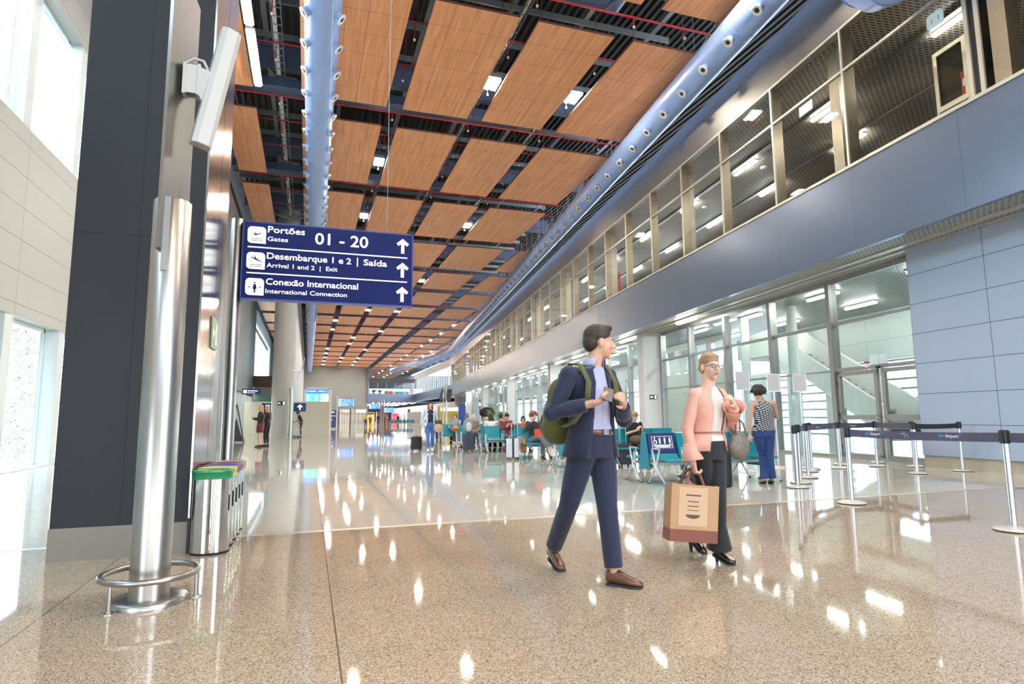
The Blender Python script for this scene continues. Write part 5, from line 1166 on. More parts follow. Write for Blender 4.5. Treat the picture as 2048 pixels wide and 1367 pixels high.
# backpack on his back
OL = cloth('olive_canvas', (0.085, 0.085, 0.018), 0.8, 0.15, 10)
bp = empty('backpack', (1.80, 4.24, 1.20), 0, 'olive green backpack on the back of the man in navy suit', 'backpack')
bf = V((-0.55, 0.83, 0)).normalized(); Bb = basis(bf)
def bx_e(m, x, y, z, a, b_, d, n=18): m.ell(Bb @ V((x, y, z)), a, b_, d, n, rot=Bb)
m = MB(); bx_e(m, 0, 0.02, -0.05, 0.165, 0.10, 0.20); bx_e(m, 0, 0.0, 0.10, 0.145, 0.085, 0.15); bx_e(m, 0, 0.05, -0.12, 0.15, 0.09, 0.13); remesh(m, 0.01, 'main_bag', OL, parent=bp, smooth=4)
m = MB(); bx_e(m, 0, 0.11, -0.10, 0.115, 0.05, 0.11); remesh(m, 0.009, 'front_pocket', OL, parent=bp, smooth=3)
m = MB(); q0 = Bb @ V((0, 0.0, 0.24)); m.tube([q0+Bb @ V((-0.03, 0, 0)), q0+Bb @ V((-0.02, 0, 0.035)), q0+Bb @ V((0.02, 0, 0.035)), q0+Bb @ V((0.03, 0, 0))], 0.008, 8); m.obj('top_loop', OL, parent=bp)
bo = V((1.80, 4.24, 1.20))
for side, sh_, ar_ in (('r', V(MAN['rsh']), V(MAN['relb'])), ('l', V(MAN['lsh']), V(MAN['lelb']))):
    ctr = (V(MAN['rsh'])+V(MAN['lsh']))/2; sx_ = ctr+(sh_-ctr)*0.68
    fr_ = fl*0.125; pts = [sx_-fl*0.16+V((0, 0, -0.02)), sx_-fl*0.05+V((0, 0, 0.085)), sx_+fl*0.05+V((0, 0, 0.075)), sx_+fl*0.135+V((0, 0, -0.05)), sx_+fl*0.135+V((0, 0, -0.20))+(sh_-ctr)*0.10, sx_+fl*0.02+V((0, 0, -0.33))+(sh_-ctr)*0.25, sx_-fl*0.13+V((0, 0, -0.36))]
    m = MB(); m.tube([p-bo for p in pts], 0.026, 8, flat=0.35, up=(0, 0, 1)); m.obj('shoulder_strap', OL, parent=bp)

# -- the woman in the salmon jacket
WOM = {'head': (3.047, 4.116, 1.545), 'neck': (3.032, 4.140, 1.400), 'chest': (3.030, 4.162, 1.225), 'waist': (3.029, 4.185, 1.030), 'pelvis': (3.040, 4.205, 0.900),
 'rsh': (2.885, 4.115, 1.325), 'lsh': (3.180, 4.185, 1.328), 'relb': (2.835, 4.160, 1.060), 'rwr': (2.855, 4.135, 0.810), 'rhd': (2.868, 4.130, 0.735),
 'lelb': (3.245, 4.130, 1.080), 'lwr': (3.150, 3.985, 1.230), 'lhd': (3.110, 3.955, 1.280),
 'rhip': (2.965, 4.190, 0.850), 'lhip': (3.120, 4.225, 0.850), 'lkn': (3.100, 4.170, 0.480), 'lan': (3.135, 4.235, 0.120), 'rkn': (3.070, 4.290, 0.470), 'ran': (3.170, 4.640, 0.17), 'ltoe': (3.185, 4.115, 0.02), 'rtoe': (3.195, 4.500, 0.03)}
PINK = cloth('salmon_crepe', (0.72, 0.37, 0.29), 0.8, 0.04); BLK = cloth('black_trousers', (0.010, 0.010, 0.012), 0.8); IVO = cloth('ivory_blouse', (0.72, 0.68, 0.62), 0.6, 0.03)
wom, wj, wb_, wr_ = figure('blonde woman in salmon jacket and black flared trousers carrying a shopping bag', WOM, (-0.08, -1, 0.02), (0.10, -1, 0), H=1.66, vox=0.006, skin=SKIN2, female=True, hair='pulled', haircol='sandy', top=PINK, topkind='jacket', opengap=0.42, inner=IVO, hem=(3.030, 4.205, 0.885), bottom=BLK, flare=0.045, legw=0.95, shoes=pbr('black_patent', (0.01, 0.01, 0.012), 0.12, coat=0.5), heel=0.05, sleeves=0.98, glasses=True, curl=(1.1, 0.9), pn={'r': V((0.8, -0.2, 0)), 'l': V((-0.6, 0.2, 0.1))})
f_ = V((0.10, -1, 0)).normalized()
for q in ('r', 'l'):     # bell cuffs
    e, w_ = wj[q+'elb'], wj[q+'wr']; d = (w_-e).normalized(); a0 = e+(w_-e)*0.45
    m = MB(); m.tube([a0, a0+(w_-a0)*0.5, w_-d*0.005], [0.052, 0.062, 0.088], 18, caps=False); c_ = m.obj('bell_cuff', PINK, parent=wom); c_.modifiers.new('s', 'SOLIDIFY').thickness = 0.004
m = MB(); wv = wj['waist']; l_ = V((f_.y, -f_.x, 0)); ring(m, [(wv-V((0, 0, 0.006)), l_, f_, 0.156, 0.134), (wv+V((0, 0, 0.006)), l_, f_, 0.156, 0.134)], 24); m.obj('waist_seam', cloth('salmon_seam', (0.42, 0.17, 0.13)), parent=wom)
# shopping bag
KR = pbr('kraft_paper', (0.46, 0.27, 0.14), 0.7, noise=0.08, nscale=5); MAR = pbr('maroon_band', (0.22, 0.07, 0.045), 0.6); MARK = pbr('faded_dark_print', (0.09, 0.06, 0.05), 0.6); PALE = pbr('pale_kraft', (0.58, 0.38, 0.24), 0.7)
sb = empty('shopping_bag', (2.835, 4.19, 0.20), R(-8), 'kraft paper shopping bag with maroon bottom band held by the woman in salmon', 'bag'); sb.rotation_euler = (0, R(5), R(-12))
m = MB(); m.box(-0.19, 0.19, -0.075, 0.075, 0.09, 0.43); m.f.pop(1); m.m.pop(1); m.sm.pop(1); q = m.obj('paper_body', KR, parent=sb); q.modifiers.new('s', 'SOLIDIFY').thickness = 0.003
m = MB(); m.box(-0.191, 0.191, -0.076, 0.076, 0.0, 0.092); m.obj('bottom_band', MAR, parent=sb)
m = MB(); m.box(-0.13, 0.10, -0.0775, -0.0765, 0.12, 0.41); m.obj('printed_panel', PALE, parent=sb)
m = MB()
for (x0, x1, z0, z1) in ((-0.075, 0.045, 0.345, 0.356), (-0.06, 0.03, 0.30, 0.307), (-0.06, 0.03, 0.265, 0.272), (-0.06, 0.03, 0.235, 0.240)): m.box(x0, x1, -0.0785, -0.0776, z0, z1)
m.add([(-0.075, -0.0785, 0.205), (0.045, -0.0785, 0.205), (0.03, -0.0785, 0.185), (0.0, -0.0785, 0.176), (-0.03, -0.0785, 0.176), (-0.06, -0.0785, 0.185)], [tuple(range(6))]); m.obj('print', MARK, parent=sb)
for yy in (-0.07, 0.07):
    m = MB(); m.tube([(-0.07, yy, 0.42), (-0.045, yy*0.7, 0.50), (-0.02, yy*0.15, 0.545), (0.02, yy*0.15, 0.545), (0.045, yy*0.7, 0.50), (0.07, yy, 0.42)], 0.011, 8, flat=0.4); m.obj('handle', MAR, parent=sb)
# handbag on her forearm
hb = empty('handbag', (3.275, 4.11, 0.93), R(20), 'grey brown patterned handbag hanging from the arm of the woman in salmon', 'handbag')
HBM = pbr('snake_pattern_leather', (0.17, 0.14, 0.11), 0.5, noise=0.6, nscale=40)
m = MB(); m.ell((0, 0, -0.02), 0.125, 0.06, 0.105, 16); m.ell((0, 0, 0.04), 0.10, 0.045, 0.07, 14); remesh(m, 0.009, 'pouch', HBM, parent=hb, smooth=3)
for yy in (-0.03, 0.03):
    m = MB(); m.tube([(-0.07, yy, 0.08), (-0.055, yy*0.5, 0.16), (0.0, 0, 0.215), (0.055, yy*0.5, 0.16), (0.07, yy, 0.08)], 0.008, 8); m.obj('strap', HBM, parent=hb)

# -- the curly haired woman seen from behind
CUR = {'head': (7.270, 8.560, 1.520), 'neck': (7.315, 8.525, 1.405), 'chest': (7.337, 8.529, 1.235), 'waist': (7.337, 8.550, 1.010), 'pelvis': (7.350, 8.575, 0.880),
 'lsh': (7.170, 8.580, 1.345), 'rsh': (7.475, 8.450, 1.350), 'lelb': (7.115, 8.610, 1.070), 'lwr': (7.125, 8.645, 0.835), 'lhd': (7.112, 8.640, 0.760),
 'relb': (7.600, 8.510, 1.120), 'rwr': (7.560, 8.740, 1.200), 'rhd': (7.520, 8.800, 1.240), 'lhip': (7.275, 8.610, 0.835), 'rhip': (7.425, 8.545, 0.835), 'lkn': (7.400, 8.690, 0.470), 'rkn': (7.450, 8.570, 0.470), 'lan': (7.372, 8.640, 0.095), 'ran': (7.495, 8.600, 0.110), 'ltoe': (7.415, 8.800, 0.03), 'rtoe': (7.560, 8.745, 0.03)}
def dots():
    m, n, l, b = new_mat('navy_white_dots'); tcn = n.new('ShaderNodeTexCoord'); br = n.new('ShaderNodeTexBrick'); mp = n.new('ShaderNodeMapping'); mp.inputs['Rotation'].default_value = (R(90), 0, R(-25)); l.new(tcn.outputs['Object'], mp.inputs[0]); l.new(mp.outputs[0], br.inputs['Vector'])
    br.inputs['Scale'].default_value = 1.0; br.inputs['Brick Width'].default_value = 0.048; br.inputs['Row Height'].default_value = 0.030; br.inputs['Mortar Size'].default_value = 0.0085; br.inputs['Mortar Smooth'].default_value = 0.3
    br.inputs['Color1'].default_value = (0.62, 0.62, 0.66, 1); br.inputs['Color2'].default_value = (0.62, 0.62, 0.66, 1); br.inputs['Mortar'].default_value = (0.012, 0.014, 0.035, 1)
    l.new(br.outputs['Color'], b.inputs['Base Color']); b.inputs['Roughness'].default_value = 0.8; return m
JEAN = cloth('blue_denim', (0.018, 0.045, 0.18), 0.8, 0.35, 9)
cu, cj, cb, cr = figure('curly haired woman from behind in dotted navy top and blue jeans', CUR, (0.35, 0.9, -0.35), (0.40, 0.92, 0), H=1.66, vox=0.007, skin=SKIN, female=True, hair='curly', haircol='brown', top=dots(), topkind='blouse', sleeves=0, hem=(7.345, 8.57, 0.895), bottom=JEAN, bottomkind='slim', flare=0.03, legw=1.12, girth=1.12, shoes=pbr('beige_shoe', (0.50, 0.38, 0.26), 0.5), heel=0.04, faceparts=False, curl=(0.4, 0.5))

# -- poses built from templates
def rotp(J, loc, ang, s=1.0):
    c, q = math.cos(ang), math.sin(ang); return {k: (loc[0]+(v[0]*c-v[1]*q)*s, loc[1]+(v[0]*q+v[1]*c)*s, v[2]*s) for k, v in J.items()}
SIT = {'head': (0, 0.07, 1.175), 'neck': (0, 0.02, 1.045), 'chest': (0, 0.0, 0.865), 'waist': (0, 0.02, 0.655), 'pelvis': (0, 0.06, 0.535), 'rsh': (0.18, 0.01, 0.985), 'lsh': (-0.18, 0.01, 0.985), 'relb': (0.235, 0.06, 0.735), 'lelb': (-0.235, 0.06, 0.735),
       'rwr': (0.12, 0.27, 0.66), 'lwr': (-0.12, 0.27, 0.66), 'rhd': (0.075, 0.33, 0.65), 'lhd': (-0.075, 0.33, 0.65), 'rhip': (0.09, 0.10, 0.50), 'lhip': (-0.09, 0.10, 0.50), 'rkn': (0.10, 0.49, 0.50), 'lkn': (-0.10, 0.49, 0.50), 'ran': (0.10, 0.47, 0.10), 'lan': (-0.10, 0.47, 0.10), 'rtoe': (0.11, 0.65, 0.03), 'ltoe': (-0.11, 0.65, 0.03)}
STAND = {'head': (0, 0.03, 1.625), 'neck': (0, 0.0, 1.475), 'chest': (0, 0.0, 1.29), 'waist': (0, 0.01, 1.08), 'pelvis': (0, 0.0, 0.95), 'rsh': (0.18, 0.0, 1.41), 'lsh': (-0.18, 0.0, 1.41), 'relb': (0.23, 0.02, 1.13), 'lelb': (-0.23, 0.02, 1.13),
         'rwr': (0.23, 0.10, 0.90), 'lwr': (-0.23, 0.10, 0.90), 'rhd': (0.22, 0.13, 0.82), 'lhd': (-0.22, 0.13, 0.82), 'rhip': (0.09, 0, 0.90), 'lhip': (-0.09, 0, 0.90), 'rkn': (0.10, 0.03, 0.50), 'lkn': (-0.10, 0.03, 0.50), 'ran': (0.10, 0.0, 0.095), 'lan': (-0.10, 0.0, 0.095), 'rtoe': (0.12, 0.17, 0.03), 'ltoe': (-0.12, 0.17, 0.03)}
def fv(ang, pitch=0.0): return (-math.sin(ang), math.cos(ang), pitch)
def pose(T, loc, ang, s=1.0, **ch):
    J = dict(T); J.update(ch); return rotp(J, loc, ang, s)
def sitter(label, x, y, ang, headturn=0.0, pitch=-0.15, s=1.0, ch=None, **kw):
    """x, y: middle of the back of the seat at floor level"""
    J = pose(SIT, (x, y, 0), ang, s, **(ch or {}))
    return figure(label, J, fv(ang+headturn, pitch), fv(ang), H=1.72*s, vox=kw.pop('vox', 0.014), faceparts=kw.pop('faceparts', True), group='seated travellers', **kw)
READ = {'relb': (0.22, 0.08, 0.76), 'lelb': (-0.22, 0.08, 0.76), 'rwr': (0.08, 0.30, 0.84), 'lwr': (-0.08, 0.30, 0.84), 'rhd': (0.05, 0.34, 0.90), 'lhd': (-0.05, 0.34, 0.90), 'head': (0, 0.11, 1.165)}
CROSS = {'rkn': (-0.02, 0.52, 0.60), 'ran': (-0.20, 0.66, 0.30), 'rtoe': (-0.24, 0.80, 0.22), 'rhd': (0.0, 0.34, 0.70), 'lhd': (-0.05, 0.40, 0.66)}
SOUTH = math.pi; NORTH = 0.0
blk = pbr('plain_black_shoe', (0.02, 0.02, 0.02), 0.4); wht = pbr('white_trainer', (0.75, 0.75, 0.74), 0.6)
sitter('curly auburn haired woman reading, legs crossed, on the third seat row', 6.12, 16.50, SOUTH, 0.2, -0.1, ch={**CROSS, 'rwr': (0.14, 0.20, 1.02), 'rhd': (0.10, 0.14, 1.08), 'relb': (0.26, 0.12, 0.80)}, female=True, hair='curly', haircol='red', top=cloth('dark_cardigan', (0.03, 0.03, 0.035)), topkind='tee', bottom=cloth('grey_print_trousers', (0.13, 0.13, 0.145), 0.8, 0.5, 14), shoes=blk, skin=SKIN2, vox=0.010)
sitter('dark haired man in glasses on phone behind the auburn haired woman', 6.45, 20.05, SOUTH, 0.0, -0.5, ch=READ, hair='short', haircol='black', top=cloth('maroon_shirt', (0.20, 0.03, 0.04)), bottom=cloth('grey_jeans', (0.10, 0.10, 0.11)), shoes=blk, glasses=True)
sitter('girl in coral red top beside the man in glasses', 7.05, 20.05, SOUTH, -0.3, -0.2, s=0.92, female=True, hair='bob', haircol='brown', top=cloth('coral_top', (0.50, 0.12, 0.09)), bottom=cloth('teal_trousers', (0.05, 0.20, 0.18)), shoes=blk)
sitter('man in grey T-shirt turned away on the fourth seat row', 6.35, 20.25, NORTH, -0.5, 0.0, hair='short', haircol='black', top=cloth('grey_tee', (0.32, 0.32, 0.33)), sleeves=0.45, bottom=cloth('dark_trousers_a', (0.03, 0.03, 0.04)), shoes=blk, faceparts=False)
sitter('white shirted woman with long brown hair seen from behind', 5.42+0.55, 20.22, NORTH, 0.0, 0.0, female=True, hair='long', haircol='brown', top=cloth('white_shirt', (0.72, 0.72, 0.72)), bottom=cloth('navy_trousers_b', (0.02, 0.03, 0.09)), shoes=blk, faceparts=False)
sitter('person with straw coloured cap and mustard top on the fifth row', 7.45, 23.35, SOUTH, 0.3, -0.1, female=True, hair='bob', haircol='sandy', top=cloth('mustard_top', (0.60, 0.27, 0.04)), bottom=cloth('dark_trousers_c', (0.03, 0.03, 0.04)), shoes=blk)
sitter('dark haired man partly hidden behind the mustard top person', 7.95, 27.1, NORTH, 0.0, 0.0, hair='short', haircol='black', top=cloth('dark_top_d', (0.05, 0.05, 0.06)), bottom=cloth('dark_trousers_d', (0.03, 0.03, 0.04)), shoes=blk, faceparts=False)
sitter('man in navy jumper seen from behind at the aisle end of the fifth row', 6.0, 23.65, NORTH, -0.1, -0.1, s=1.02, hair='short', haircol='grey', top=cloth('navy_jumper', (0.02, 0.03, 0.12)), bottom=cloth('dark_trousers_e', (0.03, 0.03, 0.04)), shoes=blk, faceparts=False, girth=1.1)
sitter('white shirted man leaning beside the man in navy jumper', 6.35, 27.15, NORTH, 0.2, -0.1, hair='short', haircol='brown', top=cloth('pale_shirt_f', (0.60, 0.60, 0.66)), bottom=cloth('dark_trousers_f', (0.03, 0.03, 0.04)), shoes=blk, faceparts=False)
sitter('bald man facing the camera beside the navy suitcase', 6.15, 23.35, SOUTH, 0.0, -0.1, hair='bald', haircol='grey', top=cloth('taupe_shirt', (0.22, 0.18, 0.14)), bottom=cloth('dark_trousers_g', (0.03, 0.03, 0.04)), shoes=blk, skin=SKIN2)
sitter('young woman with glasses, orange jumper on lap, on the sixth row', 6.20, 26.85, SOUTH, 0.1, -0.2, female=True, hair='bob', haircol='sandy', top=cloth('blue_grey_top', (0.24, 0.30, 0.38)), bottom=cloth('black_skirt_cloth', (0.02, 0.02, 0.025)), shoes=wht, skin=SKIN2, glasses=True)
sitter('dark haired traveller just behind the young woman with glasses', 6.1, 30.2, SOUTH, 0.4, -0.1, female=True, hair='bob', haircol='brown', top=cloth('brown_top', (0.14, 0.07, 0.05)), bottom=cloth('dark_trousers_h', (0.03, 0.03, 0.04)), shoes=blk)
sitter('teenage boy in black T-shirt looking down beside his suitcase', 7.42, 13.10, SOUTH, -0.25, -0.55, s=0.98, ch=READ, hair='short', haircol='sandy', top=cloth('black_tee', (0.012, 0.012, 0.014)), sleeves=0.45, bottom=cloth('dark_trousers_i', (0.03, 0.03, 0.04)), shoes=blk, skin=SKIN2, vox=0.011)
sitter('blonde woman in bright orange top seen from behind the salmon jacket', 6.95, 9.70, NORTH, 0.2, -0.1, s=1.07, female=True, hair='bob', haircol='blonde', top=cloth('orange_top', (0.80, 0.20, 0.04)), sleeves=0.8, bottom=cloth('grey_trousers_j', (0.2, 0.2, 0.2)), shoes=wht, faceparts=False, vox=0.011)
# standing people
WALKJ = {'rkn': (0.09, 0.10, 0.50), 'ran': (0.08, 0.16, 0.11), 'rtoe': (0.09, 0.33, 0.04), 'lkn': (-0.09, 0.0, 0.49), 'lan': (-0.10, -0.20, 0.14), 'ltoe': (-0.10, -0.06, 0.03)}
J = pose(STAND, (4.0, 20.97, 0), SOUTH-0.08, 0.985, **{**WALKJ, 'rwr': (0.30, 0.0, 0.90), 'rhd': (0.31, -0.05, 0.83), 'relb': (0.28, -0.02, 1.12), 'lelb': (-0.24, 0.04, 1.12), 'lwr': (-0.20, 0.25, 1.10), 'lhd': (-0.19, 0.33, 1.12)})
figure('long haired woman in denim jacket and blue jeans walking with a black suitcase', J, fv(SOUTH, 0.05), fv(SOUTH), H=1.72, vox=0.011, skin=SKIN2, female=True, hair='long', haircol='brown', top=cloth('pale_denim_jacket', (0.46, 0.57, 0.66)), topkind='jacket', opengap=0.6, inner=cloth('black_print_tee', (0.02, 0.02, 0.03)), bottom=cloth('mid_blue_jeans', (0.05, 0.15, 0.42), 0.8, 0.3), bottomkind='slim', shoes=wht, glasses=True, hem=(3.99, 20.97, 0.86))
J = pose(STAND, (-1.86, 27.7, 0), R(78), 1.0, **{'rwr': (0.10, 0.30, 1.20), 'rhd': (0.05, 0.36, 1.25), 'relb': (0.24, 0.05, 1.12), 'lwr': (-0.10, 0.30, 1.18), 'lhd': (-0.05, 0.36, 1.23), 'lelb': (-0.24, 0.05, 1.12)})
figure('blonde woman in black top and burgundy skirt standing in profile', J, fv(R(78), 0), fv(R(78)), H=1.72, vox=0.012, skin=SKIN2, female=True, hair='long', haircol='blonde', top=cloth('black_top_k', (0.015, 0.015, 0.018)), topkind='blouse', bottom=cloth('burgundy_skirt', (0.16, 0.015, 0.045)), bottomkind='skirt', shoes=blk)
J = pose(STAND, (-1.65, 28.25, 0), R(60), 1.0)
figure('blonde companion dressed all in black behind the woman in burgundy skirt', J, fv(R(60), 0), fv(R(60)), H=1.70, vox=0.013, skin=SKIN2, female=True, hair='long', haircol='blonde', top=cloth('black_top_l', (0.012, 0.012, 0.014)), topkind='blouse', bottom=cloth('black_trousers_l', (0.012, 0.012, 0.014)), bottomkind='slim', shoes=blk)
J = pose(STAND, (-0.42, 42.0, 0), R(95), 0.98, **{'head': (0, 0.22, 1.52), 'neck': (0, 0.13, 1.42), 'chest': (0, 0.08, 1.26), 'rsh': (0.18, 0.12, 1.36), 'lsh': (-0.18, 0.12, 1.36), 'lelb': (-0.20, 0.22, 1.12), 'lwr': (-0.15, 0.42, 0.92), 'lhd': (-0.14, 0.48, 0.86), 'relb': (0.23, 0.15, 1.08)})
figure('person in black T-shirt bending towards the silver trolleys', J, fv(R(95), -0.6), fv(R(95)), H=1.74, vox=0.014, hair='pulled', haircol='black', top=cloth('black_tee_m', (0.02, 0.02, 0.03)), sleeves=0.4, bottom=cloth('black_trousers_m', (0.015, 0.015, 0.02)), bottomkind='slim', shoes=pbr('pink_shoe', (0.60, 0.30, 0.22), 0.5))
far_p = [((7.5, 86, 0), R(170), 'tall person of the far pair wearing a yellow and blue jacket', (0.75, 0.60, 0.02), (0.04, 0.06, 0.25), 'short', 'brown', 1.0), ((8.3, 88, 0), R(190), 'shorter person of the far pair in a blue top', (0.12, 0.16, 0.60), (0.30, 0.04, 0.04), 'short', 'brown', 0.9),
         ((11.0, 103, 0), R(180), 'far man in dark jacket standing beside a white suitcase', (0.03, 0.04, 0.07), (0.03, 0.05, 0.12), 'short', 'black', 1.0), ((13.6, 116, 0), R(120), 'far person in brown standing by the steel totem', (0.20, 0.05, 0.04), (0.10, 0.02, 0.02), 'bob', 'brown', 1.0),
         ((15.5, 112, 0), R(30), 'far person in black near the shop counters', (0.03, 0.03, 0.03), (0.03, 0.03, 0.03), 'short', 'black', 1.0), ((17.2, 116, 0), R(250), 'far person in white shirt near the shop counters', (0.6, 0.6, 0.6), (0.05, 0.05, 0.06), 'short', 'brown', 1.0),
         ((19.5, 118, 0), R(200), 'far person in orange near the shop counters', (0.55, 0.16, 0.04), (0.05, 0.05, 0.06), 'bob', 'brown', 1.0), ((21.0, 105, 0), R(160), 'far person in mustard beside the column by the shops', (0.55, 0.35, 0.05), (0.05, 0.05, 0.06), 'bob', 'brown', 1.0)]
for k, (loc, a, lab, tc_, bc_, hr, hcol, s_) in enumerate(far_p):
    J = pose(STAND, loc, a, s_)
    figure(lab, J, fv(a, 0), fv(a), H=1.75*s_, vox=0.022, hair=hr, haircol=hcol, top=pbr('far_top_%d' % k, tc_, 0.8), bottom=pbr('far_bottom_%d' % k, bc_, 0.8), shoes=blk, faceparts=False)
# ------------------------------------------------------------------ big elbow duct near the corner above
m = MB(); rr_ = 0.68; q_ = [wB(9.55, 10.05, 13.2), wB(9.55, 10.05, 10.9), wB(9.55, 9.95, 10.35), wB(9.55, 9.65, 9.98), wB(9.55, 9.15, 9.83), wB(9.55, 8.5, 9.84), wB(9.55, 4.0, 9.9), wB(9.55, -3.0, 9.95)]
eb = empty('elbow_duct', (0, 0, 0), 0, 'thick pale blue duct elbow hanging in front of the upper glass', 'air duct')
m.tube(q_, rr_, 36); m.obj('pipe', 'duct', parent=eb)
for a_, b_ in ((1, 2), (2, 3), (3, 4), (4, 5)):
    p = (q_[a_]+q_[b_])/2; d = (q_[b_]-q_[a_]).normalized(); m = MB(); m.cyl(p-d*0.012, p+d*0.012, rr_+0.008, n=36); m.obj('seam', 'duct', parent=eb)

# ------------------------------------------------------------------ details of the glazed side
def local(D, s, z): return wB(D, s, z)
hf_ = empty('hatch_frame', wB(11.15, 9.36, 7.38), -BR, 'galvanised rectangular hatch frame standing behind the upper glass', 'frame')
m = MB(); m.box(0, 0.05, 0, 0.05, -0.68, 0); m.box(0, 0.05, 0.70, 0.75, -0.68, 0); m.box(0, 0.10, 0, 0.09, 0, 1.32); m.box(0, 0.10, 0.66, 0.75, 0, 1.32); m.box(0, 0.10, 0.09, 0.66, 0, 0.11); m.box(0, 0.10, 0.09, 0.66, 1.23, 1.32); m.obj('rim', steel('galv_rim', (0.72, 0.72, 0.64), 0.4, (4, 4, 4)), parent=hf_)
m = MB(); m.box(0.06, 0.07, 0.09, 0.66, 0.11, 1.23); m.obj('dark_pane', pbr('dark_glossy_pane', (0.05, 0.05, 0.045), 0.12), parent=hf_)
m = MB(); m.box(0.04, 0.056, 0.09, 0.20, 0.14, 0.62); m.obj('red_cabinet', pbr('fire_red', (0.45, 0.02, 0.02), 0.4), parent=hf_)
m = MB(); m.box(0.036, 0.04, 0.10, 0.17, 0.30, 0.46); m.obj('notice', 'white', parent=hf_)
TAGM = pbr('pale_cyan_acrylic', (0.62, 0.76, 0.78), 0.3)
m = MB(); m.prism_axis([(0.02, 0), (0.34, 0), (0.38, 0.05), (0.38, 0.26), (0.34, 0.30), (0.06, 0.30), (0.0, 0.22), (0.0, 0.02)], -0.01, 0.0, 'X'); m.box(-0.014, -0.011, 0.10, 0.12, 0.10, 0.19, 1); m.box(-0.014, -0.011, 0.25, 0.27, 0.10, 0.19, 1)
m.obj('acrylic_tag', [TAGM, M['bronze']], loc=wB(10.41, 9.10, 8.72), rz=-BR, label='rounded pale cyan tag on the upper glass near the hatch frame', cat='sign')
m = MB(); m.box(-0.01, 0.0, 0, 0.5, 0, 0.26); m.box(-0.013, -0.011, 0.24, 0.25, 0.03, 0.2, 1)
m.obj('notice_sheet', ['white', 'alu_grey'], loc=wB(10.41, 12.86, 8.88), rz=-BR, label='white notice sheet on the upper glass below the mid rail', cat='notice')
m = MB(); m.box(-0.012, 0.0, 0, 0.58, 0, 0.25); m.box(-0.015, -0.012, 0.286, 0.294, 0.0, 0.25, 1)
m.obj('notice_sheet', [TAGM, M['alu_grey']], loc=wB(12.06, 12.9, 2.41), rz=-BR, label='pale rectangular panel above the double glass door', cat='notice')
al = empty('door_alarm', wB(12.05, 13.56, 2.36), -BR, 'small red and white alarm unit over the double glass door', 'alarm')
m = MB(); m.box(-0.05, 0, -0.05, 0.05, 0, 0.10); m.obj('body', 'white', parent=al)
m = MB(); m.box(-0.055, 0.0, -0.055, 0.055, 0.10, 0.145); m.obj('beacon', pbr('red_beacon', (0.6, 0.02, 0.03), 0.3), parent=al)
m = MB(); m.box(-0.09, -0.01, -0.42, -0.34, -0.06, 0.0); m.obj('door_closer', 'black', parent=al)
def exit_plate(p, rz, lab, w_=0.36, h=0.2):
    o = empty('exit_sign', p, rz, lab, 'sign', 'small green exit plates')
    m = MB(); m.box(0, w_, -0.012, 0, 0, h); m.obj('plate', pbr('dark_green_plate', (0.03, 0.06, 0.035), 0.4), parent=o)
    m = MB(); yy = -0.014; z = h/2
    m.add([(0.02, yy, z), (0.09, yy, z+0.06), (0.09, yy, z+0.02), (0.16, yy, z+0.02), (0.16, yy, z-0.02), (0.09, yy, z-0.02), (0.09, yy, z-0.06)], [(0, 6, 5, 4, 3, 2, 1)]); m.obj('arrow', 'letter', parent=o)
    m = MB(); m.box(w_-0.13, w_-0.04, -0.015, -0.012, 0.03, h-0.03); m.obj('door_symbol', 'letter', parent=o)
    return o
pc = wB(11.45, 25.79, 1.90); exit_plate((pc.x, pc.y, pc.z), -BR, 'green exit plate on the first square column')
pc = wB(11.45, 42.24, 1.95); exit_plate((pc.x, pc.y, pc.z), -BR, 'green exit plate on the second square column')
exit_plate((-1.80, 40.33, 1.98), R(-12), 'green exit plate on the thick round column', 0.46, 0.26)
# red hose cabinet and banners in the upper corridor
m = MB(); m.box(-0.15, 0.15, -0.2, 0.2, 0, 1.9); m.obj('hose_cabinet', pbr('cabinet_red', (0.50, 0.03, 0.03), 0.35), loc=wB(11.9, 30.6, 6.95), rz=-BR, label='tall red hose cabinet seen through the upper glass', cat='cabinet')
m = MB(); m.box(-0.05, 0.05, -0.5, 0.5, 0, 2.0); m.obj('banner', pbr('sky_blue_banner', (0.10, 0.28, 0.62), 0.5), loc=(25.1, 125, 6.93), label='sky blue banner behind the far upper glass', cat='banner')

# ------------------------------------------------------------------ hedge outside the side windows
rr = random.Random(11); m = MB()
for i in range(5200):
    y = rr.uniform(22.8, 27.8); z = rr.uniform(0.0, 4.6); x = -8.9+rr.uniform(-0.35, 0.35)+0.2*math.sin(y*3+z*2); a, b_ = rr.uniform(0, 6.28), rr.uniform(-0.9, 0.9); s = rr.uniform(0.05, 0.10)
    d = Vector((math.cos(a)*math.cos(b_), math.sin(a)*math.cos(b_), math.sin(b_))); u = d.cross(Vector((0, 0, 1))).normalized()*s*0.35
    c = Vector((x, y, z)); m.add([c, c+d*s*0.5+u, c+d*s, c+d*s*0.5-u], [(0, 1, 2, 3)], 0 if rr.random() < 0.7 else 1)
m.obj('hedge', [pbr('leaf_green', (0.05, 0.22, 0.08), 0.5), pbr('pale_leaf_green', (0.20, 0.42, 0.16), 0.5)], label='dense green climbing hedge outside behind the dark column', cat='hedge', kind='stuff')

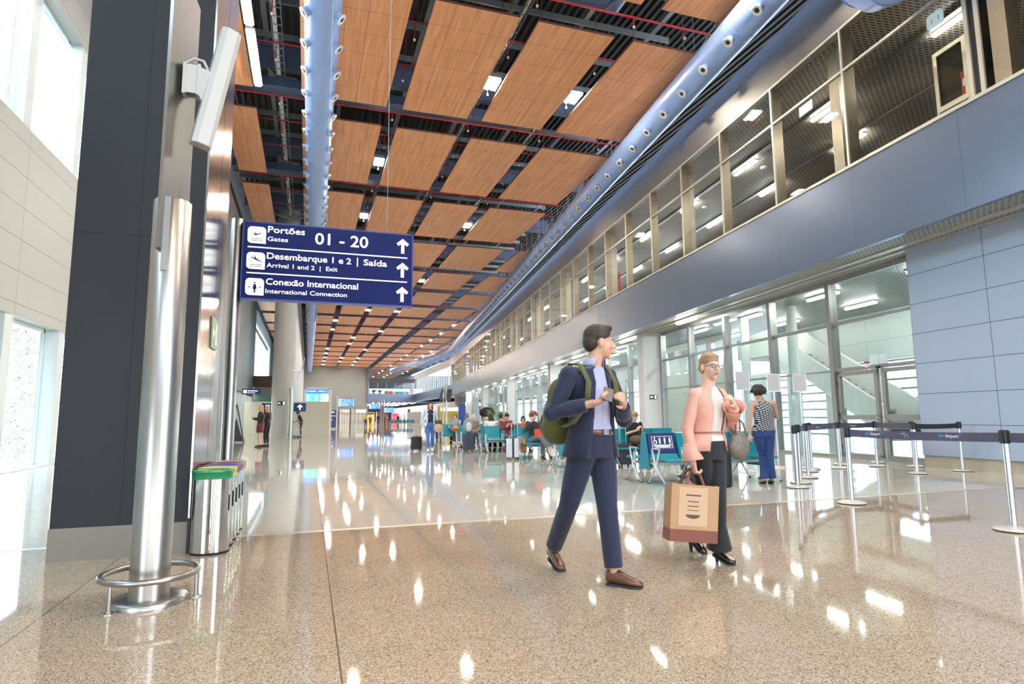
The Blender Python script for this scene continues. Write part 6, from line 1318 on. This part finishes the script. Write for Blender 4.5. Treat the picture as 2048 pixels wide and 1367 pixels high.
# ------------------------------------------------------------------ hoarding, boards and signs in the middle distance
m = MB(); m.box(-4.1, 1.42, 45.0, 45.12, 0, 2.33); m.obj('hoarding', 'beige', label='beige temporary hoarding wall behind the round column', cat='partition')
fb = empty('flight_board', (-0.33, 45.3, 0), 0, 'white framed flight information board with blue header above the hoarding', 'board')
m = MB(); m.box(0, 0.14, 0, 0.3, 2.34, 3.30); m.box(1.68, 1.90, 0, 0.3, 0, 3.30); m.box(0, 1.90, 0, 0.3, 3.22, 3.34); m.box(0.14, 1.68, 0.1, 0.3, 2.34, 3.22); m.obj('cabinet', 'white', parent=fb)
m = MB(); m.box(0.15, 1.62, 0.06, 0.10, 2.92, 3.22); hd_ = m.obj('header', pbr('bright_blue_header', (0.02, 0.16, 0.55), 0.3, emis=(0.02, 0.16, 0.55), es=0.5), parent=fb)
m = MB(); m.box(0.22, 0.28, 0.05, 0.06, 3.03, 3.11); m.box(0.36, 0.80, 0.05, 0.06, 3.05, 3.10); m.box(0.98, 1.36, 0.05, 0.06, 3.05, 3.10); m.box(1.48, 1.54, 0.05, 0.06, 3.03, 3.11); m.obj('header_lettering', 'letter', parent=hd_)
for k, (c, e_) in enumerate((((0.02, 0.30, 0.30), 1.2), ((0.02, 0.34, 0.16), 1.2), ((0.75, 0.9, 0.85), 1.0))):
    m = MB(); x0 = 0.16+k*0.50; m.box(x0, x0+0.46, 0.05, 0.09, 2.38, 2.86); sc_ = m.obj('screen', pbr('screen_%d' % k, c, 0.3, emis=c, es=e_), parent=fb)
    if k < 2:
        m = MB()
        for q in range(9): m.box(x0+0.03, x0+0.20, 0.045, 0.049, 2.41+q*0.048, 2.425+q*0.048); m.box(x0+0.25, x0+0.32, 0.045, 0.049, 2.41+q*0.048, 2.425+q*0.048)
        m.obj('screen_rows', 'letter', parent=sc_)
def small_sign(p, w_, h, lab, kind):
    o = empty('wall_sign', p, 0, lab, 'sign'); m = MB(); m.box(0, w_, 0, 0.06, 0, h); m.obj('board', 'bluesign', parent=o)
    if kind == 'arrow': m = MB(); arrow_up(m, w_/2, h*0.2, h*0.85, h*0.62, h*0.15, -0.004); m.obj('arrow', 'letter', parent=o)
    if kind == 'plane':
        m = MB(); icon_tile(m, w_*0.35, h*0.3, h*0.5, -0.004); m.obj('icon_tile', 'letter', parent=o); m = MB(); plane_icon(m, w_*0.35, h*0.3, h*0.5, -0.006); m.obj('icon', 'bluesign', parent=o)
    if kind == 'wc':
        m = MB(); icon_tile(m, w_*0.06, h*0.2, h*0.6, -0.004); m.obj('icon_tile', 'letter', parent=o)
        fit_text('Sanitários', w_*0.30, w_*0.85, h*0.52, h*0.26, o, -0.004); fit_text('Restrooms', w_*0.30, w_*0.70, h*0.18, h*0.20, o, -0.004)
    return o
small_sign((-3.52, 37.0, 2.54), 0.95, 0.30, 'slim blue restroom sign sticking out from the far side wall', 'wc')
small_sign((-0.93, 44.2, 1.64), 0.78, 0.57, 'square blue sign with a white arrow over the bending person', 'arrow')
small_sign((-2.95, 44.2, 1.64), 0.62, 0.57, 'square blue sign with aeroplane symbol left of the round column', 'plane')
pt = MB(); pt.lathe([(0.12, 0), (0.12, 3.0)], 24); pt.box(-0.03, 0.03, -0.06, 0.06, 2.9, 5.0); pt.cyl((0, 0, 4.1), (0.47, 0.1, 4.1), 0.02, n=6); pt.obj('steel_post', 'steel', loc=(-1.02, 39.3, 0), label='slim steel post standing before the thick round column', cat='post')
m = MB(); m.tube([(0.0, 0, 0), (0.25, 0, 0.75), (0.45, 0, 1.55)], 0.03, 6); m.obj('tilted_antenna', 'white', loc=(-0.75, 39.4, 3.3), label='thin white tilted antenna panel in front of the far round column', cat='antenna')
# silver trolleys
for k in range(3):
    o = empty('luggage_trolley', (-0.55-k*0.22, 40.9+k*0.15, 0), R(10), 'silver luggage trolley before the hoarding, %s of three' % ('nearest the bending person' if k == 0 else 'middle one' if k == 1 else 'farthest from the bending person'), 'trolley', 'silver luggage trolleys')
    m = MB(); m.tube([(-0.25, 0.4, 0.10), (-0.25, -0.3, 0.14), (-0.25, -0.4, 0.95), (0.25, -0.4, 0.95), (0.25, -0.3, 0.14), (0.25, 0.4, 0.10)], 0.018, 6); m.box(-0.22, 0.22, -0.3, 0.4, 0.12, 0.14); m.tube([(-0.25, -0.37, 0.5), (0.25, -0.37, 0.5)], 0.014, 6); m.obj('frame', 'alu', parent=o)
    for xw, yw in ((-0.22, 0.35), (0.22, 0.35), (0, -0.25)): m = MB(); m.cyl((xw-0.02, yw, 0.06), (xw+0.02, yw, 0.06), 0.06, n=12); m.obj('wheel', 'rubber', parent=o)
    m = MB(); m.cyl((-0.2, -0.4, 0.97), (0.2, -0.4, 0.97), 0.022, n=8); m.obj('handle', pbr('red_grip_%d' % k, (0.4, 0.03, 0.03), 0.5), parent=o)
# check-in style stand and ladder by the shop window
m = MB(); m.tube([(0, 0, 0), (0.5, 0, 1.9)], 0.03, 6); m.tube([(0.9, 0, 0), (0.5, 0, 1.9)], 0.03, 6); m.add([(0.1, 0.05, 0.05), (0.85, 0.05, 0.05), (0.5, 0.05, 1.2)], [(0, 1, 2)]); m.obj('display_easel', ['dark'], loc=(-3.9, 33.5, 0), label='dark folding easel display beside the far side wall', cat='easel')
# blue totem, post and repeat signs
tt = empty('info_totem', (2.16, 70, 0), 0, 'violet blue information totem standing free beyond the flight board', 'totem')
m = MB(); m.box(0, 0.8, 0, 0.25, 0.0, 0.16); m.obj('foot', 'white', parent=tt)
VIO = pbr('violet_blue_face', (0.09, 0.10, 0.42), 0.35); m = MB(); m.box(0.03, 0.77, 0.02, 0.23, 0.16, 2.05); bb_ = m.obj('body', VIO, parent=tt)
m = MB(); m.box(0.12, 0.55, 0.01, 0.02, 1.78, 1.90); m.box(0.12, 0.52, 0.01, 0.02, 1.40, 1.46); m.box(0.60, 0.68, 0.01, 0.02, 1.38, 1.48); m.box(0.12, 0.30, 0.01, 0.02, 1.05, 1.10); m.box(0.12, 0.42, 0.01, 0.02, 0.95, 1.0); m.obj('lettering', 'letter', parent=bb_)
m = MB(); m.lathe([(0.09, 0), (0.09, 3.95)], 16); m.obj('sign_post', 'white', loc=(3.36, 79, 0), label='white post carrying the second direction sign, far down the hall', cat='post')
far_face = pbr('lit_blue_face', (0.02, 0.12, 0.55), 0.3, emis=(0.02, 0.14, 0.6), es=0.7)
direction_sign((3.50, 79, 2.62), 1.98, 0.98, 'far blue direction sign beside the white post', face=far_face)
direction_sign((10.08, 110, 2.75), 1.95, 0.98, 'farther blue direction sign left of the steel totem column', face=far_face)
direction_sign((12.76, 110.05, 2.1), 1.85, 0.9, 'farthest small blue direction sign right of the steel totem column', face=far_face)
m = MB(); m.lathe([(0.16, 0), (0.16, 4.4)], 20); m.lathe([(0.14, 0), (0.14, 4.4)], 16, c=(0.42, 0.1, 0)); m.obj('steel_post', 'steel', loc=(12.2, 110, 0), label='pair of steel columns carrying far blue signs', cat='post')
# screens on white poles in the waiting area
tv = empty('screen_pole', (11.95, 55, 0), 0, 'white double pole with monitors rising behind the seats', 'pole')
m = MB(); m.cyl((0, 0, 0), (0, 0, 4.2), 0.09, n=14); m.cyl((-0.28, 0, 0), (-0.28, 0, 3.9), 0.06, n=12); m.obj('pole', 'white', parent=tv)
for (x, a) in ((-0.48, 25), (0.25, -25)):
    m = MB(); m.box(-0.22, 0.22, -0.05, 0.05, -0.55, 0.55); q = m.obj('monitor', 'dark', parent=tv); q.location = (x, -0.1, 3.2); q.rotation_euler = (R(15), 0, R(a+40))
# glass lifts and doors at the end wall
for k, (x0, x1, lab) in enumerate(((7.0, 9.3, 'left glazed lift doors with steel frames at the end wall'), (9.6, 13.2, 'wide glazed entrance with steel frames at the end wall'))):
    o = empty('glazed_entrance', (x0, 149.2, 0), 0, lab, 'entrance'); w_ = x1-x0; m = MB(); h = 3.4
    for q in range(5): m.box(w_*q/4-0.04, w_*q/4+0.04, 0, 0.1, 0, h)
    m.box(0, w_, 0, 0.1, h-0.1, h); m.box(0, w_, 0, 0.1, 2.3, 2.38); m.obj('frame', 'alu_grey', parent=o)
    m = MB(); m.box(0, w_, 0.2, 0.25, 0, h); m.obj('leaf', 'white' if k == 0 else 'frame_light', parent=o)
    m = MB(); m.box(w_*0.3, w_*0.95, -0.02, 0.0, 2.42, 3.2); m.obj('notice', 'white', parent=o)
# gallery furniture across the end
for k, (x, lab) in enumerate(((15.0, 'dark potted palm in the end gallery, nearer the end wall'), (16.4, 'dark potted palm in the end gallery, nearer the orange letters'))):
    o = empty('potted_palm', (x, 151.5, 6.6), 0, lab, 'plant'); m = MB(); m.lathe([(0.25, 0), (0.32, 0.5)], 12); m.obj('pot', 'dark', parent=o); m = MB(); rr = random.Random(k)
    for q in range(26):
        a = rr.uniform(0, 6.28); L = rr.uniform(0.6, 1.1); m.tube([(0, 0, 0.5), (math.cos(a)*L*0.5, math.sin(a)*L*0.5, 0.5+L*0.8), (math.cos(a)*L, math.sin(a)*L, 0.5+L*0.6)], [0.05, 0.07, 0.01], 4, flat=0.2)
    m.obj('fronds', pbr('dark_frond_%d' % k, (0.02, 0.06, 0.03), 0.6), parent=o)
for k in range(2):
    m = MB(); m.ell((0, 0, 0), 0.5, 0.2, 0.45, 14); m.obj('round_letter', pbr('orange_red_%d' % k, (0.75, 0.10, 0.03), 0.5), loc=(18.0+k*1.1, 151, 7.25), label='orange red round form in the gallery, %s' % ('nearer the palms' if k == 0 else 'nearer the teal seats'), cat='display', group='orange forms in the gallery')
m = MB(); m.box(17.8, 19.8, 151.6, 151.9, 6.6, 8.0); m.obj('display_wall', 'white', label='white display wall behind the orange forms in the gallery', cat='display')
for k in range(5):
    m = MB(); m.box(-0.35, 0.35, -0.05, 0.05, 0.4, 0.95); m.box(-0.35, 0.35, -0.5, 0.0, 0.4, 0.46); m.box(-0.3, -0.26, -0.3, -0.2, 0, 0.4); m.box(0.26, 0.3, -0.3, -0.2, 0, 0.4); m.obj('gallery_seat', TEAL, loc=(20.3+k*0.72, 151.5, 6.6), label='small teal seat in the gallery, the %s from the white display' % ORD[k], cat='seat', group='teal gallery seats')
m = MB(); m.box(-0.4, 0.4, -0.1, 0.1, 0, 1.6); m.obj('hose_cabinet', pbr('cabinet_red_b', (0.5, 0.03, 0.03), 0.4), loc=(24.2, 151, 6.6), label='red cabinet at the corner of the end gallery', cat='cabinet')
# spot lamps under the low ceiling beyond the gallery
proto_l = None; k = 0
for r_ in range(6):
    for c_ in range(9):
        x = 15.0+c_*1.25+(0.5 if r_ % 2 else 0); y = 152+r_*7.5
        if x > 25.6: continue
        lab = 'far ceiling spot lamp under the gallery, row %s, place %s' % (ORD[r_], ORD[c_])
        if proto_l is None:
            m = MB(); m.lathe([(0.24, 0), (0.24, 0.05)], 12); proto_l = m.obj('ceiling_light', 'lamp_cool', loc=(x, y, 4.79), label=lab, cat='ceiling light', group='spot lamps under the gallery')
        else: copy_tree(proto_l, loc=(x, y, 4.79), label=lab)
# shop fronts under the gallery
def shop(x, y, w_, h, mat, lab, kind='counter', d=1.5):
    o = empty('shop_'+kind, (x, y, 0), 0, lab, kind); m = MB(); m.box(0, w_, 0, d, 0, h); m.obj('body', mat, parent=o)
    m = MB(); m.box(-0.1, w_+0.1, -0.15, 0.1, h*0.42, h*0.46); m.obj('shelf', 'frame_light', parent=o)
    m = MB(); m.box(0.1, w_-0.1, -0.05, 0.0, h*0.80, h*0.95); m.obj('fascia_board', 'letter' if kind == 'stall' else 'dark', parent=o)
    return o
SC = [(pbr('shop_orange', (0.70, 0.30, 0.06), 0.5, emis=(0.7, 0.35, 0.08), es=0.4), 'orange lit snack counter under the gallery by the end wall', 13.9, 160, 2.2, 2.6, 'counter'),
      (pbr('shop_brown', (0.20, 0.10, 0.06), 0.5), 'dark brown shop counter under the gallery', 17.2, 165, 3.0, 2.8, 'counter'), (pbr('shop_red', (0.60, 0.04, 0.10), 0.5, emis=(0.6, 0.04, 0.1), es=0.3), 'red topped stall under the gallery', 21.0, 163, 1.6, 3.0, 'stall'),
      (pbr('shop_white', (0.75, 0.72, 0.68), 0.5), 'white stall between brown counters under the gallery', 22.9, 168, 1.4, 2.6, 'stall'), (pbr('shop_black', (0.03, 0.03, 0.03), 0.5), 'black shop front under the gallery corner', 24.4, 158, 1.6, 3.4, 'counter')]
for mt_, lab, x, y, w_, h, kd in SC: shop(x, y, w_, h, mt_, lab, kd)
m = MB(); m.box(0, 2.0, 0, 0.8, 0, 2.1); m.obj('kiosk', pbr('pale_grey_kiosk', (0.5, 0.5, 0.5), 0.5), loc=(15.6, 100, 0), label='pale grey kiosk box behind the far teal seats', cat='kiosk')
# stalls near the far seats
shop(13.0, 63, 2.4, 2.3, pbr('stall_yellow', (0.72, 0.50, 0.12), 0.5, noise=0.5, nscale=2.5), 'yellow snack kiosk beyond the seats', 'stall', 1.0)
m = MB(); m.box(-0.35, 0.35, -0.06, 0.06, 0, 2.6); m.obj('roll_up_banner', pbr('deep_blue_banner', (0.03, 0.07, 0.35), 0.5), loc=(15.0, 61.5, 0), label='deep blue roll-up banner beside the yellow kiosk', cat='banner')
m = MB(); m.box(-0.3, 0.3, -0.25, 0.25, 0, 1.55); m.box(-0.22, 0.22, -0.27, -0.25, 0.8, 1.4, 1); m.obj('vending_kiosk', ['white', 'dark'], loc=(14.6, 52, 0), label='white self-service kiosk with dark screen beyond the seats', cat='kiosk')
m = MB(); m.ell((0, 0, 1.5), 0.62, 0.5, 0.42, 16); m.cyl((0, 0, 0), (0, 0, 1.2), 0.38, n=16, mat=1); m.obj('covered_cart', [pbr('black_cover', (0.02, 0.02, 0.02), 0.7), M['beige']], loc=(12.75, 44.2, 0), label='cart under a rounded black cover behind the waiting travellers', cat='cart')
for (x, y, h, lab, sd) in ((13.5, 45.8, 2.3, 'tall areca palm with thin drooping leaves behind the black covered cart', 3), (10.95, 36.2, 1.75, 'bright green potted plant near the glazing beyond the seats', 5)):
    o = empty('potted_plant', (x, y, 0), 0, lab, 'plant'); m = MB(); m.lathe([(0.18, 0), (0.24, 0.45)], 14); m.obj('pot', 'frame_light', parent=o); m = MB(); rr = random.Random(sd)
    for q in range(22):
        a = rr.uniform(0, 6.28); L = rr.uniform(0.35, 0.95); hh = rr.uniform(0.6, 1.0)*h; pts = [Vector((0, 0, 0.4)), Vector((math.cos(a)*L*0.35, math.sin(a)*L*0.35, 0.4+(hh-0.4)*0.75)), Vector((math.cos(a)*L, math.sin(a)*L, hh))]
        m.tube(pts, 0.008, 4)
        for t in range(7):
            p = pts[1].lerp(pts[2], t/6); dd = (pts[2]-pts[1]).normalized(); sd_ = dd.cross(Vector((0, 0, 1))).normalized()
            for s_ in (-1, 1): e_ = p+sd_*s_*0.16+dd*0.10-Vector((0, 0, 0.04)); m.add([p, p.lerp(e_, 0.5)+dd*0.02, e_, p.lerp(e_, 0.5)-dd*0.02], [(0, 1, 2, 3)])
    m.obj('leaves', pbr('plant_green_%d' % sd, (0.09, 0.26, 0.05), 0.5), parent=o)

# ------------------------------------------------------------------ luggage
def suitcase(x, y, rz, w_, d, h, mat, label, handle=0.0, hmat='alu', ribs=0, hx=0.0, stripe=None):
    o = empty('suitcase', (x, y, 0), rz, label, 'suitcase'); m = MB(); m.rbox(-w_/2, w_/2, -d/2, d/2, 0.06, h, 0.045, 5); m.obj('shell', mat, parent=o, bevel=0.02)
    for q in range(ribs):
        xx = -w_/2+w_*(q+1)/(ribs+1); m = MB(); m.box(xx-0.006, xx+0.006, -d/2-0.004, -d/2+0.01, 0.10, h-0.05); m.obj('rib', mat, parent=o)
    if stripe: m = MB(); m.box(-0.03, 0.03, -d/2-0.008, d/2+0.008, 0.06, h+0.004); m.obj('zip_band', stripe, parent=o)
    for sx_ in (-1, 1):
        for sy_ in (-1, 1): m = MB(); m.cyl((sx_*(w_/2-0.05)-0.012, sy_*(d/2-0.05), 0.026), (sx_*(w_/2-0.05)+0.012, sy_*(d/2-0.05), 0.026), 0.026, n=12); m.cyl((sx_*(w_/2-0.05), sy_*(d/2-0.05), 0.03), (sx_*(w_/2-0.05), sy_*(d/2-0.05), 0.07), 0.012, n=6); m.obj('wheel', 'rubber', parent=o)
    if handle > 0:
        m = MB(); m.cyl((-0.08+hx, d/2-0.04, h-0.02), (-0.08+hx, d/2-0.04, handle), 0.008, n=8); m.cyl((0.08+hx, d/2-0.04, h-0.02), (0.08+hx, d/2-0.04, handle), 0.008, n=8); m.obj('telescopic_handle', hmat, parent=o)
        m = MB(); m.tube([(-0.09+hx, d/2-0.04, handle), (0.09+hx, d/2-0.04, handle)], 0.014, 8); m.obj('grip', 'black' if hmat != 'alu' else hmat, parent=o)
    m = MB(); m.tube([(-0.07, 0, h), (-0.06, 0, h+0.03), (0.06, 0, h+0.03), (0.07, 0, h)], 0.009, 6); m.obj('top_handle', 'black', parent=o)
    return o
suitcase(3.66, 21.75, R(8), 0.36, 0.24, 0.50, pbr('black_suitcase_fabric', (0.02, 0.02, 0.022), 0.6), 'small black suitcase pulled by the woman in denim jacket', 0.92)
suitcase(5.24, 20.55, R(-5), 0.36, 0.27, 0.60, pbr('navy_grey_suitcase', (0.035, 0.045, 0.075), 0.5), 'dark navy upright suitcase at the aisle end of the fourth row')
bpk = empty('backpack', (5.24, 20.55, 0.64), 0, 'grey and green backpack resting on the dark navy suitcase', 'backpack')
m = MB(); m.ell((0, 0, 0.24), 0.19, 0.13, 0.26, 14); remesh(m, 0.018, 'main_bag', pbr('grey_green_nylon', (0.20, 0.27, 0.25), 0.7), parent=bpk); m = MB(); m.ell((0, -0.11, 0.20), 0.11, 0.06, 0.17, 12); remesh(m, 0.018, 'front_pocket', pbr('pale_grey_nylon', (0.55, 0.6, 0.6), 0.7), parent=bpk)
suitcase(5.37, 16.10, R(-14), 0.36, 0.24, 0.58, pbr('silver_hard_shell', (0.50, 0.53, 0.56), 0.3, 0.5), 'silver hard-shell suitcase with raised handle by the third row', 1.0, 'alu', 4, 0.06, M['dark'])
tb = empty('shoulder_bag', (5.72, 16.22, 0.20), 0, 'tan leather shoulder bag hanging beside the silver suitcase', 'bag'); TAN = pbr('tan_leather', (0.50, 0.20, 0.06), 0.4)
m = MB(); m.ell((0, 0, 0.17), 0.10, 0.07, 0.20, 14); m.obj('pouch', TAN, parent=tb); m = MB(); m.tube([(-0.06, 0, 0.30), (-0.05, 0, 0.42), (0.03, 0, 0.44), (0.06, 0, 0.30)], 0.012, 6); m.obj('strap', TAN, parent=tb)
suitcase(6.98, 12.75, 0.0, 0.34, 0.24, 0.52, pbr('charcoal_suitcase', (0.03, 0.03, 0.035), 0.5), 'charcoal suitcase with raised handle beside the teenage boy', 1.03, 'alu')
m = MB(); m.rbox(-0.09, 0.09, -0.16, 0.16, 0, 0.58, 0.06, 5); m.obj('instrument_case', pbr('matt_black_case', (0.012, 0.012, 0.014), 0.45), loc=(6.52, 8.62, 0), bevel=0.03, label='upright matt black case standing behind the woman in salmon', cat='case')
m = MB(); m.ell((0, 0, 0.12), 0.24, 0.16, 0.13, 14); m.obj('travel_bag', pbr('maroon_bag', (0.14, 0.02, 0.04), 0.6), loc=(6.35, 19.45, 0), label='maroon travel bag under the fourth seat row', cat='bag')
m = MB(); m.ell((0, 0, 0.12), 0.22, 0.15, 0.13, 14); m.obj('travel_bag', pbr('dark_brown_bag', (0.08, 0.04, 0.03), 0.6), loc=(6.35, 8.98, 0), label='dark brown bag on the floor under the priority seat', cat='bag')
m = MB(); m.ell((0, 0, 0.10), 0.18, 0.14, 0.12, 14); m.obj('travel_bag', pbr('brown_hold_all', (0.10, 0.06, 0.04), 0.6), loc=(7.30, 12.75, 0.50), label='brown bag on the knees of the teenage boy', cat='bag')
lb = empty('handbag', (4.24, 20.70, 0.80), 0, 'beige and black bag on the arm of the woman in denim jacket', 'handbag'); m = MB(); m.ell((0, 0, 0), 0.17, 0.09, 0.15, 14); m.obj('pouch', pbr('beige_leather', (0.52, 0.34, 0.24), 0.5), parent=lb); m = MB(); m.tube([(-0.1, 0, 0.1), (-0.05, 0, 0.3), (0.0, 0, 0.3), (0.1, 0, 0.1)], 0.012, 6); m.obj('strap', 'black', parent=lb)
m = MB(); m.ell((0, 0, 0), 0.17, 0.16, 0.10, 14); m.obj('folded_jumper', pbr('orange_jumper', (0.80, 0.30, 0.04), 0.8), loc=(6.2, 26.45, 0.70), label='orange jumper folded on the lap of the young woman with glasses', cat='jumper')
m = MB(); m.box(-0.11, 0.11, -0.08, 0.08, 0, 0.20); m.obj('clutch_bag', pbr('coral_bag', (0.72, 0.09, 0.05), 0.5), loc=(6.15, 16.13, 0.62), label='coral red bag on the lap of the auburn haired woman', cat='bag')
m = MB(); m.box(-0.17, 0.17, -0.12, 0.12, 0.0, 0.55); m.obj('suitcase', 'white', loc=(10.4, 103, 0), label='far white suitcase beside the man in dark jacket', cat='suitcase')
